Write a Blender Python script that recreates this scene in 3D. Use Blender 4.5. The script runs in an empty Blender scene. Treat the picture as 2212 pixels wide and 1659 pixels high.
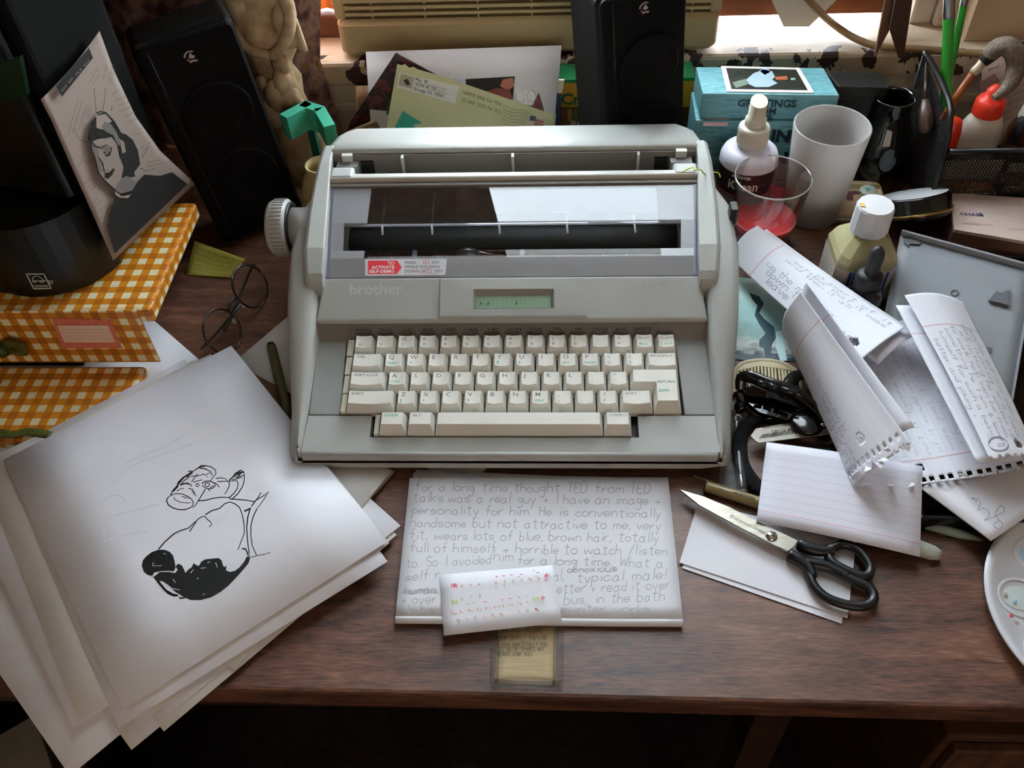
import bpy, math, random
from mathutils import Matrix, Vector
random.seed(11)
SC = bpy.context.scene
COL = SC.collection
PI = math.pi

# ---------------------------------------------------------------- camera
F_PX, CAM_H, PITCH, ROLL, YAW = 1950.0, 0.626, 0.8385, -0.055, 0.072
def _axes():
    fw = Vector((0, math.cos(PITCH), -math.sin(PITCH))); r = Vector((1, 0, 0)); u = r.cross(fw)
    r2 = r*math.cos(ROLL) + u*math.sin(ROLL); u2 = u*math.cos(ROLL) - r*math.sin(ROLL)
    R = Matrix.Rotation(YAW, 3, 'Z')
    return R @ fw, R @ r2, R @ u2
FW, RT, UP = _axes()
cam = bpy.data.cameras.new('camera'); cam_o = bpy.data.objects.new('camera', cam); COL.objects.link(cam_o)
cam.sensor_width = 36.0; cam.lens = F_PX/2212*36.0; cam.clip_start = 0.02
m3 = Matrix((RT, UP, -FW)).transposed()
cam_o.matrix_world = Matrix.Translation((0, 0, CAM_H)) @ m3.to_4x4()
SC.camera = cam_o
def at(px, py, z):
    """world point at height z on the sight line of a photo pixel (desk top is z = 0)"""
    d = FW + (px-1106)/F_PX*RT - (py-829.5)/F_PX*UP
    t = (z-CAM_H)/d.z
    return Vector((0, 0, CAM_H)) + d*t
def aty(px, py, y):
    d = FW + (px-1106)/F_PX*RT - (py-829.5)/F_PX*UP
    return Vector((0, 0, CAM_H)) + d*(y/d.y)

# ---------------------------------------------------------------- sky, window light, exposure
SC.view_settings.view_transform = 'Standard'; SC.view_settings.look = 'None'
SC.view_settings.gamma = 1.0; SC.view_settings.use_curve_mapping = False
SC.view_settings.exposure = 0.0
SKY_STRENGTH = 46.0
w = bpy.data.worlds.new('overcast_sky'); SC.world = w; w.use_nodes = True
nt = w.node_tree; nt.nodes.clear()
n_o = nt.nodes.new('ShaderNodeOutputWorld'); n_b = nt.nodes.new('ShaderNodeBackground')
n_t = nt.nodes.new('ShaderNodeTexCoord'); n_s = nt.nodes.new('ShaderNodeSeparateXYZ'); n_r = nt.nodes.new('ShaderNodeValToRGB')
n_r.color_ramp.elements[0].position = 0.47; n_r.color_ramp.elements[0].color = (0.10, 0.10, 0.09, 1)
n_r.color_ramp.elements[1].position = 0.53; n_r.color_ramp.elements[1].color = (0.84, 0.915, 1.0, 1)
n_m = nt.nodes.new('ShaderNodeMath'); n_m.operation = 'MULTIPLY_ADD'; n_m.inputs[1].default_value = 0.5; n_m.inputs[2].default_value = 0.5
nt.links.new(n_t.outputs['Generated'], n_s.inputs[0]); nt.links.new(n_s.outputs['Z'], n_m.inputs[0])
nt.links.new(n_m.outputs[0], n_r.inputs[0]); nt.links.new(n_r.outputs[0], n_b.inputs['Color'])
n_b.inputs['Strength'].default_value = SKY_STRENGTH; nt.links.new(n_b.outputs[0], n_o.inputs[0])
# the window is a light portal for the sky
BK = 1.05                                   # the wall stands this much further off than first measured
WX0, WX1, WZ0, WZ1 = -0.50, 0.45, 0.125, 2.15
pl = bpy.data.lights.new('window_portal', 'AREA'); pl.shape = 'RECTANGLE'; pl.size = (WX1-WX0)*BK; pl.size_y = (WZ1-WZ0)*BK
pl.cycles.is_portal = True
po = bpy.data.objects.new('window_portal', pl); COL.objects.link(po)
po.location = ((WX0+WX1)/2*BK, 1.14*BK, CAM_H+((WZ0+WZ1)/2-CAM_H)*BK); po.rotation_euler = (-PI/2, 0, 0)
# added warm fill lamp behind the camera; the room has no source there
rl = bpy.data.lights.new('added_room_fill', 'AREA'); rl.shape = 'RECTANGLE'; rl.size = 1.3; rl.size_y = 1.1; rl.energy = 11.0; rl.color = (1.0, 0.85, 0.70)
ro_ = bpy.data.objects.new('added_room_fill', rl); COL.objects.link(ro_); ro_.location = (0.35, -1.9, 0.75); ro_.rotation_euler = (PI/2, 0, 0)

# ---------------------------------------------------------------- materials
def lin(h):
    if not isinstance(h, str): return tuple(h)
    h = h.lstrip('#'); o = []
    for i in (0, 2, 4):
        c = int(h[i:i+2], 16)/255; o.append(c/12.92 if c <= .04045 else ((c+.055)/1.055)**2.4)
    return tuple(o)
_mats = {}
def mat(name, col, rough=.5, metal=0, spec=.5, c2=None, scale=30, detail=4, stretch=None, bump=0, bscale=None, trans=0, ior=1.45,
        coat=0, sheen=0, sss=0, thr=(.35, .65), subcol=None):
    if name in _mats: return _mats[name]
    m = bpy.data.materials.new(name); m.use_nodes = True; t = m.node_tree; b = t.nodes['Principled BSDF']
    b.inputs['Base Color'].default_value = (*lin(col), 1); b.inputs['Roughness'].default_value = rough
    b.inputs['Metallic'].default_value = metal; b.inputs['Specular IOR Level'].default_value = spec
    b.inputs['Transmission Weight'].default_value = trans; b.inputs['IOR'].default_value = ior
    b.inputs['Coat Weight'].default_value = coat; b.inputs['Sheen Weight'].default_value = sheen
    if sss:
        b.inputs['Subsurface Weight'].default_value = sss; b.inputs['Subsurface Radius'].default_value = (.01, .006, .004)
    tc = t.nodes.new('ShaderNodeTexCoord'); src = tc.outputs['Object']
    if stretch:
        mp = t.nodes.new('ShaderNodeMapping'); mp.inputs['Scale'].default_value = stretch
        t.links.new(src, mp.inputs[0]); src = mp.outputs[0]
    if c2 is not None:
        n = t.nodes.new('ShaderNodeTexNoise'); n.inputs['Scale'].default_value = scale; n.inputs['Detail'].default_value = detail
        t.links.new(src, n.inputs['Vector'])
        r = t.nodes.new('ShaderNodeValToRGB'); r.color_ramp.elements[0].position, r.color_ramp.elements[1].position = thr
        r.color_ramp.elements[0].color = (*lin(col), 1); r.color_ramp.elements[1].color = (*lin(c2), 1)
        t.links.new(n.outputs['Fac'], r.inputs[0]); t.links.new(r.outputs[0], b.inputs['Base Color'])
    if bump:
        n2 = t.nodes.new('ShaderNodeTexNoise'); n2.inputs['Scale'].default_value = bscale or scale*4; n2.inputs['Detail'].default_value = 3
        t.links.new(src, n2.inputs['Vector'])
        bp = t.nodes.new('ShaderNodeBump'); bp.inputs['Strength'].default_value = bump; bp.inputs['Distance'].default_value = .002
        t.links.new(n2.outputs['Fac'], bp.inputs['Height']); t.links.new(bp.outputs[0], b.inputs['Normal'])
    _mats[name] = m
    return m
def clear(name, tint=(1, 1, 1), rough=.02, haze=0.0, hazecol=(.8, .8, .8), fres=1.45, body=0):
    """thin clear plastic or glass: lets light straight through, mirrors by Fresnel; haze adds a diffuse film"""
    if name in _mats: return _mats[name]
    m = bpy.data.materials.new(name); m.use_nodes = True; t = m.node_tree
    o = t.nodes['Material Output']; t.nodes.remove(t.nodes['Principled BSDF'])
    tr = t.nodes.new('ShaderNodeBsdfTransparent'); tr.inputs[0].default_value = (*tint, 1)
    gl = t.nodes.new('ShaderNodeBsdfGlossy'); gl.inputs['Roughness'].default_value = rough; gl.inputs['Color'].default_value = (1, 1, 1, 1)
    fr = t.nodes.new('ShaderNodeFresnel'); ge = t.nodes.new('ShaderNodeNewGeometry'); ma = t.nodes.new('ShaderNodeMath'); ma.operation = 'MULTIPLY_ADD'
    ma.inputs[1].default_value = 1/fres-fres; ma.inputs[2].default_value = fres; t.links.new(ge.outputs['Backfacing'], ma.inputs[0]); t.links.new(ma.outputs[0], fr.inputs['IOR'])   # thin wall: same Fresnel from both sides
    mx = t.nodes.new('ShaderNodeMixShader'); t.links.new(fr.outputs[0], mx.inputs[0])
    under = tr.outputs[0]
    if haze:
        df = t.nodes.new('ShaderNodeBsdfDiffuse'); df.inputs[0].default_value = (*hazecol, 1)
        tl = t.nodes.new('ShaderNodeBsdfTranslucent'); tl.inputs[0].default_value = (*hazecol, 1)
        a = t.nodes.new('ShaderNodeMixShader'); a.inputs[0].default_value = .4
        t.links.new(df.outputs[0], a.inputs[1]); t.links.new(tl.outputs[0], a.inputs[2])
        h = t.nodes.new('ShaderNodeMixShader'); h.inputs[0].default_value = haze
        t.links.new(under, h.inputs[1]); t.links.new(a.outputs[0], h.inputs[2]); under = h.outputs[0]
    t.links.new(under, mx.inputs[1]); t.links.new(gl.outputs[0], mx.inputs[2]); t.links.new(mx.outputs[0], o.inputs['Surface'])
    _mats[name] = m
    return m
def translucent(name, col, amount=.5):
    if name in _mats: return _mats[name]
    m = bpy.data.materials.new(name); m.use_nodes = True; t = m.node_tree; o = t.nodes['Material Output']; t.nodes.remove(t.nodes['Principled BSDF'])
    d = t.nodes.new('ShaderNodeBsdfDiffuse'); l = t.nodes.new('ShaderNodeBsdfTranslucent'); x = t.nodes.new('ShaderNodeMixShader')
    d.inputs[0].default_value = l.inputs[0].default_value = (*lin(col), 1); x.inputs[0].default_value = amount
    t.links.new(d.outputs[0], x.inputs[1]); t.links.new(l.outputs[0], x.inputs[2]); t.links.new(x.outputs[0], o.inputs[0])
    _mats[name] = m; return m
class G:
    """tiny node-graph writer for UV-printed patterns"""
    def __init__(s, name, rough=.6, coat=0, spec=.5):
        s.m = bpy.data.materials.new(name); s.m.use_nodes = True; s.t = s.m.node_tree; s.b = s.t.nodes['Principled BSDF']
        s.b.inputs['Roughness'].default_value = rough; s.b.inputs['Coat Weight'].default_value = coat; s.b.inputs['Specular IOR Level'].default_value = spec
        tc = s.t.nodes.new('ShaderNodeTexCoord'); s.uvv = tc.outputs['UV']; s.objv = tc.outputs['Object']
        sp = s.t.nodes.new('ShaderNodeSeparateXYZ'); s.t.links.new(s.uvv, sp.inputs[0]); s.u, s.v = sp.outputs[0], sp.outputs[1]
        _mats[name] = s.m
    def _in(s, sock, v):
        if hasattr(v, 'is_linked') or isinstance(v, bpy.types.NodeSocket): s.t.links.new(v, sock)
        else: sock.default_value = v
    def op(s, o, a, b=0.0, c=0.0):
        n = s.t.nodes.new('ShaderNodeMath'); n.operation = o
        s._in(n.inputs[0], a); s._in(n.inputs[1], b); s._in(n.inputs[2], c); return n.outputs[0]
    def noise(s, scale, vec=None, detail=3, stretch=None, dist=0):
        n = s.t.nodes.new('ShaderNodeTexNoise'); n.inputs['Scale'].default_value = scale; n.inputs['Detail'].default_value = detail; n.inputs['Distortion'].default_value = dist
        v = vec or s.objv
        if stretch:
            mp = s.t.nodes.new('ShaderNodeMapping'); mp.inputs['Scale'].default_value = stretch; s.t.links.new(v, mp.inputs[0]); v = mp.outputs[0]
        s.t.links.new(v, n.inputs['Vector']); return n.outputs['Fac']
    def mix(s, f, a, b):
        n = s.t.nodes.new('ShaderNodeMix'); n.data_type = 'RGBA'
        s._in(n.inputs[0], f)
        for sock, v in ((n.inputs[6], a), (n.inputs[7], b)):
            if isinstance(v, (str, tuple)): sock.default_value = (*lin(v), 1)
            else: s.t.links.new(v, sock)
        return n.outputs[2]
    def ramp(s, f, stops):
        n = s.t.nodes.new('ShaderNodeValToRGB'); e = n.color_ramp.elements
        while len(e) < len(stops): e.new(.5)
        for k, (p, c) in enumerate(stops): e[k].position = p; e[k].color = (*lin(c), 1)
        s.t.links.new(f, n.inputs[0]); return n.outputs[0]
    def stripe(s, coord, n, duty):
        return s.op('LESS_THAN', s.op('FRACT', s.op('MULTIPLY', coord, float(n))), duty)
    def rect(s, u0, u1, v0, v1):
        a = s.op('MULTIPLY', s.op('GREATER_THAN', s.u, u0), s.op('LESS_THAN', s.u, u1))
        b = s.op('MULTIPLY', s.op('GREATER_THAN', s.v, v0), s.op('LESS_THAN', s.v, v1))
        return s.op('MULTIPLY', a, b)
    def out(s, c, bump=None, bs=.2):
        s.t.links.new(c, s.b.inputs['Base Color'])
        if bump is not None:
            bp = s.t.nodes.new('ShaderNodeBump'); bp.inputs['Strength'].default_value = bs; bp.inputs['Distance'].default_value = .002
            s.t.links.new(bump, bp.inputs['Height']); s.t.links.new(bp.outputs[0], s.b.inputs['Normal'])
        return s.m

# ---------------------------------------------------------------- mesh builder
class MB:
    def __init__(s): s.v = []; s.f = []; s.uv = []; s.sm = []
    def add(s, vs, fs, uvs=None, smooth=False):
        b = len(s.v); s.v += [Vector(p) for p in vs]; s.uv += list(uvs) if uvs else [(0, 0)]*len(vs)
        for f in fs: s.f.append(tuple(b+i for i in f)); s.sm.append(smooth)
        return s
    def join(s, o):
        b = len(s.v); s.v += o.v; s.uv += o.uv; s.f += [tuple(b+i for i in f) for f in o.f]; s.sm += o.sm; return s
    def tf(s, M):
        s.v = [M @ p for p in s.v]; return s
    def box(s, x0, x1, y0, y1, z0, z1, fn=None):
        P = [(x0,y0,z0),(x1,y0,z0),(x1,y1,z0),(x0,y1,z0),(x0,y0,z1),(x1,y0,z1),(x1,y1,z1),(x0,y1,z1)]
        if fn: P = [fn(*p) for p in P]
        # own verts per face, with a 0..1 UV on each
        for f in ((3,2,1,0),(4,5,6,7),(0,1,5,4),(1,2,6,5),(2,3,7,6),(3,0,4,7)):
            s.add([P[i] for i in f], [(0,1,2,3)], [(0,0),(1,0),(1,1),(0,1)])
        return s
    def rbox(s, x0, x1, y0, y1, z0, z1, r=.003, n=3, M=None):
        """box with rounded vertical edges and a small top chamfer"""
        def ring(ins, z):
            o = []
            for cx, cy, a0 in ((x1-r, y0+r, -PI/2), (x1-r, y1-r, 0), (x0+r, y1-r, PI/2), (x0+r, y0+r, PI)):
                for k in range(n+1):
                    a = a0+PI/2*k/n; o.append((cx+(r-ins)*math.cos(a), cy+(r-ins)*math.sin(a), z))
            return o
        c = min(r*.45, (z1-z0)*.3)
        R = [ring(c, z0), ring(0, z0+c), ring(0, z1-c), ring(c, z1)]
        t = MB().rings(R, cap=True, smooth=False)
        if M: t.tf(M)
        return s.join(t)
    def rings(s, R, cap=True, smooth=True, close=True):
        n = len(R[0]); vs = [p for r in R for p in r]; fs = []
        uvs = [(k/n, i/max(1, len(R)-1)) for i in range(len(R)) for k in range(n)]
        for i in range(len(R)-1):
            for k in range(n if close else n-1):
                k2 = (k+1) % n; fs.append((i*n+k, i*n+k2, (i+1)*n+k2, (i+1)*n+k))
        s.add(vs, fs, uvs, smooth)
        if cap:
            b = len(s.v)-n*len(R)
            s.f.append(tuple(b+k for k in reversed(range(n)))); s.sm.append(False)
            s.f.append(tuple(b+(len(R)-1)*n+k for k in range(n))); s.sm.append(False)
        return s
    def lathe(s, prof, n=28, M=None, sx=1, sy=1, smooth=True, a0=0, a1=2*PI):
        """prof: list of (r, z); r<=0 closes to a point"""
        full = abs(a1-a0-2*PI) < 1e-6; k_n = n if full else n+1
        R = []
        for r, z in prof:
            R.append([(max(r, 1e-5)*sx*math.cos(a0+(a1-a0)*k/n), max(r, 1e-5)*sy*math.sin(a0+(a1-a0)*k/n), z) for k in range(k_n)])
        vs = [p for r in R for p in r]; fs = []; L = k_n
        tot = max(1, len(prof)-1)
        uvs = [(k/n, i/tot) for i in range(len(prof)) for k in range(L)]
        for i in range(len(R)-1):
            for k in range(n):
                k2 = (k+1) % L; fs.append((i*L+k, i*L+k2, (i+1)*L+k2, (i+1)*L+k))
        t = MB().add(vs, fs, uvs, smooth)
        if M: t.tf(M)
        return s.join(t)
    def tube(s, pts, r, n=8, cap=True, flat=None):
        """round tube along a polyline; r number or list; flat=(a,b) makes an elliptic band"""
        pts = [Vector(p) for p in pts]; R = []; up = None
        for i, p in enumerate(pts):
            t = (pts[min(i+1, len(pts)-1)]-pts[max(i-1, 0)]).normalized()
            if up is None: up = Vector((0, 0, 1)) if abs(t.z) < .9 else Vector((1, 0, 0))
            a = t.cross(up).normalized(); b = a.cross(t).normalized(); up = b
            rr = r[i] if isinstance(r, (list, tuple)) else r
            fa, fb = flat or (1, 1)
            R.append([p+(a*math.cos(2*PI*k/n)*fa+b*math.sin(2*PI*k/n)*fb)*rr for k in range(n)])
        return s.rings(R, cap=cap)
    def prism(s, poly, z0, z1, fn=None, uvscale=None):
        """extrude an (x,y) polygon from z0 to z1; fn maps (x,y,z) to space"""
        n = len(poly); f = fn or (lambda x, y, z: (x, y, z))
        a = sum(poly[i][0]*poly[(i+1) % n][1]-poly[(i+1) % n][0]*poly[i][1] for i in range(n))
        if a < 0: poly = poly[::-1]
        xs = [p[0] for p in poly]; ys = [p[1] for p in poly]; wx = max(max(xs)-min(xs), 1e-6); wy = max(max(ys)-min(ys), 1e-6)
        uv = [((p[0]-min(xs))/wx, (p[1]-min(ys))/wy) for p in poly]
        s.add([f(x, y, z1) for x, y in poly], [tuple(range(n))], uv)
        s.add([f(x, y, z0) for x, y in poly], [tuple(reversed(range(n)))], uv)
        for i in range(n):
            j = (i+1) % n; (x0, y0), (x1, y1) = poly[i], poly[j]
            s.add([f(x0,y0,z0), f(x1,y1,z0), f(x1,y1,z1), f(x0,y0,z1)], [(0,1,2,3)], [uv[i], uv[j], uv[j], uv[i]])
        return s
    def sheet(s, fn, nu, nv, th=.00014, mask=None):
        """sheet of real thickness over fn(u,v); mask(u,v) False cuts holes"""
        P = [[Vector(fn(i/nu, j/nv)) for i in range(nu+1)] for j in range(nv+1)]
        N = []
        for j in range(nv+1):
            row = []
            for i in range(nu+1):
                a = P[j][min(i+1, nu)]-P[j][max(i-1, 0)]; b = P[min(j+1, nv)][i]-P[max(j-1, 0)][i]
                c = a.cross(b); row.append(c.normalized() if c.length > 1e-12 else Vector((0, 0, 1)))
            N.append(row)
        L = nu+1; vs = []; uvs = []; fs = []
        for sg in (.5, -.5):
            for j in range(nv+1):
                for i in range(nu+1): vs.append(P[j][i]+N[j][i]*th*sg); uvs.append((i/nu, j/nv))
        K = (nu+1)*(nv+1); keep = [[mask is None or mask((i+.5)/nu, (j+.5)/nv) for i in range(nu)] for j in range(nv)]
        for j in range(nv):
            for i in range(nu):
                if not keep[j][i]: continue
                a, b, c, d = j*L+i, j*L+i+1, (j+1)*L+i+1, (j+1)*L+i
                fs.append((a, b, c, d)); fs.append((K+d, K+c, K+b, K+a))
                for (di, dj, e0, e1) in ((0,-1,a,b),(1,0,b,c),(0,1,c,d),(-1,0,d,a)):
                    ii, jj = i+di, j+dj
                    if not (0 <= ii < nu and 0 <= jj < nv and keep[jj][ii]): fs.append((e1, e0, K+e0, K+e1))
        return s.add(vs, fs, uvs, True)
    def stroke(s, pts, w, fn=None, w2=None):
        """flat ink ribbon along 2D points (u,v in metres); fn lifts to space"""
        f = fn or (lambda x, y: (x, y, 0)); n = len(pts)
        if n < 2: return s
        A = []; 
        for i, p in enumerate(pts):
            q0, q1 = pts[max(i-1, 0)], pts[min(i+1, n-1)]
            dx, dy = q1[0]-q0[0], q1[1]-q0[1]; l = math.hypot(dx, dy) or 1
            ww = w/2 if w2 is None else (w+(w2-w)*i/(n-1))/2
            A.append((p[0]-dy/l*ww, p[1]+dx/l*ww)); A.append((p[0]+dy/l*ww, p[1]-dx/l*ww))
        s.add([f(*a) for a in A], [(2*i+1, 2*i+3, 2*i+2, 2*i) for i in range(n-1)]); return s
    def blob(s, poly, fn=None):
        f = fn or (lambda x, y: (x, y, 0)); n = len(poly)
        a = sum(poly[i][0]*poly[(i+1) % n][1]-poly[(i+1) % n][0]*poly[i][1] for i in range(n))
        if a < 0: poly = poly[::-1]
        return s.add([f(*p) for p in poly], [tuple(range(n))])

def _mesh(name, mb, m):
    me = bpy.data.meshes.new(name); me.from_pydata([tuple(p) for p in mb.v], [], mb.f)
    if len(me.polygons) == len(mb.sm): me.polygons.foreach_set('use_smooth', mb.sm)
    ul = me.uv_layers.new(name='UVMap'); li = [l.vertex_index for l in me.loops]
    flat = [c for i in li for c in mb.uv[i]]; ul.data.foreach_set('uv', flat)
    if m: me.materials.append(m)
    me.update(); return me
def _tag(o, label, cat, group, kind):
    if label: o['label'] = label
    if cat: o['category'] = cat
    if group: o['group'] = group
    if kind: o['kind'] = kind
def bevel(o, wdt, seg=2, ang=40):
    if wdt:
        # merge the split corners so that the bevel sees real edges
        wm = o.modifiers.new('weld', 'WELD'); wm.merge_threshold = 1e-5
        b = o.modifiers.new('bevel', 'BEVEL'); b.width = wdt; b.segments = seg; b.limit_method = 'ANGLE'; b.angle_limit = math.radians(ang)
        b.harden_normals = False
_root = {}
def thing(name, label, cat, loc=(0, 0, 0), M=None, group=None):
    """an Empty at the thing's base; parts hang under it"""
    o = bpy.data.objects.new(name, None); o.empty_display_size = .01; COL.objects.link(o)
    o.matrix_world = M if M is not None else Matrix.Translation(loc)
    _root[o] = o.matrix_world.copy(); _tag(o, label, cat, group, None); return o
WS = [None]                                  # when set, geometry is set back by this matrix
def part(name, mb, m, par, label=None, local=False, bev=0, kind=None, seg=2):
    """a part (or sub-part): mesh coordinates are world unless local=True (then in the thing's own frame)"""
    top = par
    while top.parent is not None: top = top.parent
    if WS[0] and not local: mb.tf(WS[0])
    if not local: mb.tf(_root[top].inverted())
    o = bpy.data.objects.new(name, _mesh(name, mb, m)); COL.objects.link(o); o.parent = par
    _tag(o, label, None, None, kind); bevel(o, bev, seg); return o
def solo(name, mb, m, label=None, cat=None, group=None, kind=None, bev=0, seg=2):
    """a thing made of one mesh, origin under its middle"""
    if WS[0]: mb.tf(WS[0])
    xs = [p.x for p in mb.v]; ys = [p.y for p in mb.v]; zs = [p.z for p in mb.v]
    L = Vector(((min(xs)+max(xs))/2, (min(ys)+max(ys))/2, min(zs)))
    mb.tf(Matrix.Translation(-L)); o = bpy.data.objects.new(name, _mesh(name, mb, m)); COL.objects.link(o)
    o.location = L; _root[o] = Matrix.Translation(L); _tag(o, label, cat, group, kind); bevel(o, bev, seg); return o
def frame(o, x, y=None, n=None):
    """matrix with origin o, x axis and y axis (or normal)"""
    x = Vector(x).normalized()
    if y is not None: z = x.cross(Vector(y)).normalized()
    else: z = Vector(n).normalized()
    y = z.cross(x).normalized(); x = y.cross(z).normalized()
    M = Matrix((x, y, z)).transposed().to_4x4(); M.translation = Vector(o); return M
_tc = {}
def text(s, size, M, align='CENTER', bold=0, fn=None, squeeze=1.0):
    key = (s, bold, align)
    if key not in _tc:
        cu = bpy.data.curves.new('lettering', 'FONT'); cu.body = s; cu.size = 1; cu.align_x = align; cu.resolution_u = 2; cu.offset = bold
        ob = bpy.data.objects.new('lettering', cu); me = bpy.data.meshes.new_from_object(ob)
        _tc[key] = ([v.co.copy() for v in me.vertices], [tuple(p.vertices) for p in me.polygons])
        bpy.data.objects.remove(ob); bpy.data.meshes.remove(me); bpy.data.curves.remove(cu)
    vs, fs = _tc[key]
    if fn: return MB().add([fn(v.x*size*squeeze, v.y*size) for v in vs], fs)
    return MB().add([M @ Vector((v.x*size*squeeze, v.y*size, 0)) for v in vs], fs)
# ---- a single-stroke hand for the handwriting (x digit, y letter: E base line, I x-height, M ascender)
_H = {
'a':'4H2I0G0F1E3E4G;4I4F5E','b':'0M0E;0H2I4G3E1E0F','c':'4H2I0G0F2E4F','d':'4M4E;4H2I0G0F2E4F','e':'0G4G4H2I0H0F2E4F','f':'4M3M2L2E;0I4I',
'g':'4H2I0H1F3F4G;4I4C3A1A0B','h':'0M0E;0H2I4H4E','i':'1I1E;1K1L','j':'2I2B1A0B;2K2L','k':'0M0E;4I0G;1G4E','l':'1M1E','m':'0I0E;0H1I3H3E;3H4I6H6E',
'n':'0I0E;0H2I4H4E','o':'2I0H0F2E4F4H2I','p':'0I0A;0H2I4H4F2E0F','q':'4H2I0H0F2E4F;4I4A5B','r':'0I0E;0G2I3I','s':'4H2I0H1G3G4F2E0F','t':'2L2F3E4E;0J4J',
'u':'0I0F2E4F;4I4E','v':'0I2E4I','w':'0I1E3H5E6I','x':'0I4E;4I0E','y':'0I2E;4I1A','z':'0I4I0E4E',
'A':'0E2M4E;1H3H','B':'0E0M3M4K3I0I;3I4G3E0E','C':'4L2M0K0F2E4F','D':'0E0M2M4K4G2E0E','E':'4M0M0E4E;0I3I','F':'4M0M0E;0I3I','G':'4L2M0K0F2E4F4I2I','H':'0M0E;4M4E;0I4I',
'I':'2M2E','J':'3M3F1E0F','K':'0M0E;4M0I4E','L':'0M0E4E','M':'0E0M2H4M4E','N':'0E0M4E4M','O':'2M0K0G2E4G4K2M','P':'0E0M3M4K3I0I','Q':'2M0K0G2E4G4K2M;2G4E','R':'0E0M3M4K3I0I;2I4E',
'S':'4L2M0L0J4H4F2E0F','T':'0M4M;2M2E','U':'0M0F2E4F4M','V':'0M2E4M','W':'0M1E3K5E6M','X':'0M4E;0E4M','Y':'0M2I4M;2I2E','Z':'0M4M0E4E',
'+':'0G4G;2I2E','/':'0D4M','.':'0E1E','\'':'1M1K',',':'1F0D','!':'1M1G;1F1E','?':'0L2M4K2I2G;2F2E','&':'4E0K2M2K0G2E4H','-':'0G3G','4':'3E3M0G4G','2':'0L2M4K0E4E','3':'0M4M2I4G2E0E',
':':'1H1I;1E1F','1':'2M2E','0':'2M0K0G2E4G4K2M','5':'4M0M0I3I4G3E0E','6':'4M1J0G2E4G2I0G','7':'0M4M1E','8':'2I0K2M4K2I0G2E4G2I','9':'4J2I0K2M4K3E'}
def hand(mb, s, x, y, h, fn, w=.0004, jit=.06, slant=.12, gap=1.6, rnd=None, wave=0):
    """write s from (x, y); h is the x-height in metres; returns the end x"""
    rn = rnd or random; k = h/4
    for ch in s:
        if ch == ' ': x += k*4.2*(1+rn.uniform(-.15, .25)); continue
        g = _H.get(ch)
        if g is None: x += k*3; continue
        wd = 0; oy = rn.uniform(-1, 1)*jit*h; sc = 1+rn.uniform(-.1, .1)
        for st in g.split(';'):
            P = [(int(st[i]), ord(st[i+1])-69) for i in range(0, len(st), 2)]
            wd = max(wd, max(p[0] for p in P))
            Q = []
            for i, p in enumerate(P):               # Catmull-Rom smoothing, two sub-steps
                p0, p1, p2, p3 = P[max(i-1, 0)], p, P[min(i+1, len(P)-1)], P[min(i+2, len(P)-1)]
                if i == len(P)-1: Q.append(p); break
                for t in ((0, .33, .67) if len(P) > 2 else (0,)):
                    Q.append(tuple(.5*((2*p1[d])+(-p0[d]+p2[d])*t+(2*p0[d]-5*p1[d]+4*p2[d]-p3[d])*t*t+(-p0[d]+3*p1[d]-3*p2[d]+p3[d])*t**3) for d in (0, 1)))
            jx = [(rn.uniform(-1, 1)*jit*.5*h, rn.uniform(-1, 1)*jit*.5*h) for _ in Q]
            mb.stroke([(x+(qx*sc+qy*slant)*k+a, y+oy+qy*k*sc+b+wave*math.sin(x*90)) for (qx, qy), (a, b) in zip(Q, jx)], w, fn)
        x += (wd+gap)*k*sc
    return x
def lift(M, h=.00012): return lambda x, y: M @ Vector((x, y, h))
def rect_poly(x0, x1, y0, y1): return [(x0, y0), (x1, y0), (x1, y1), (x0, y1)]
def rrect(x0, x1, y0, y1, r, n=3):
    o = []
    for cx, cy, a0 in ((x1-r, y0+r, -PI/2), (x1-r, y1-r, 0), (x0+r, y1-r, PI/2), (x0+r, y0+r, PI)):
        for k in range(n+1): a = a0+PI/2*k/n; o.append((cx+r*math.cos(a), cy+r*math.sin(a)))
    return o
def ring_pts(r, n=24, cx=0, cy=0, sx=1, sy=1): return [(cx+r*sx*math.cos(2*PI*k/n), cy+r*sy*math.sin(2*PI*k/n)) for k in range(n)]
def smooth_path(P, sub=6):
    P = [Vector(p) for p in P]; o = []
    for i in range(len(P)-1):
        p0, p1, p2, p3 = P[max(i-1, 0)], P[i], P[i+1], P[min(i+2, len(P)-1)]
        for k in range(sub):
            t = k/sub; o.append(.5*((2*p1)+(p2-p0)*t+(2*p0-5*p1+4*p2-p3)*t*t+(3*p1-p0-3*p2+p3)*t**3))
    o.append(P[-1]); return o

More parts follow.
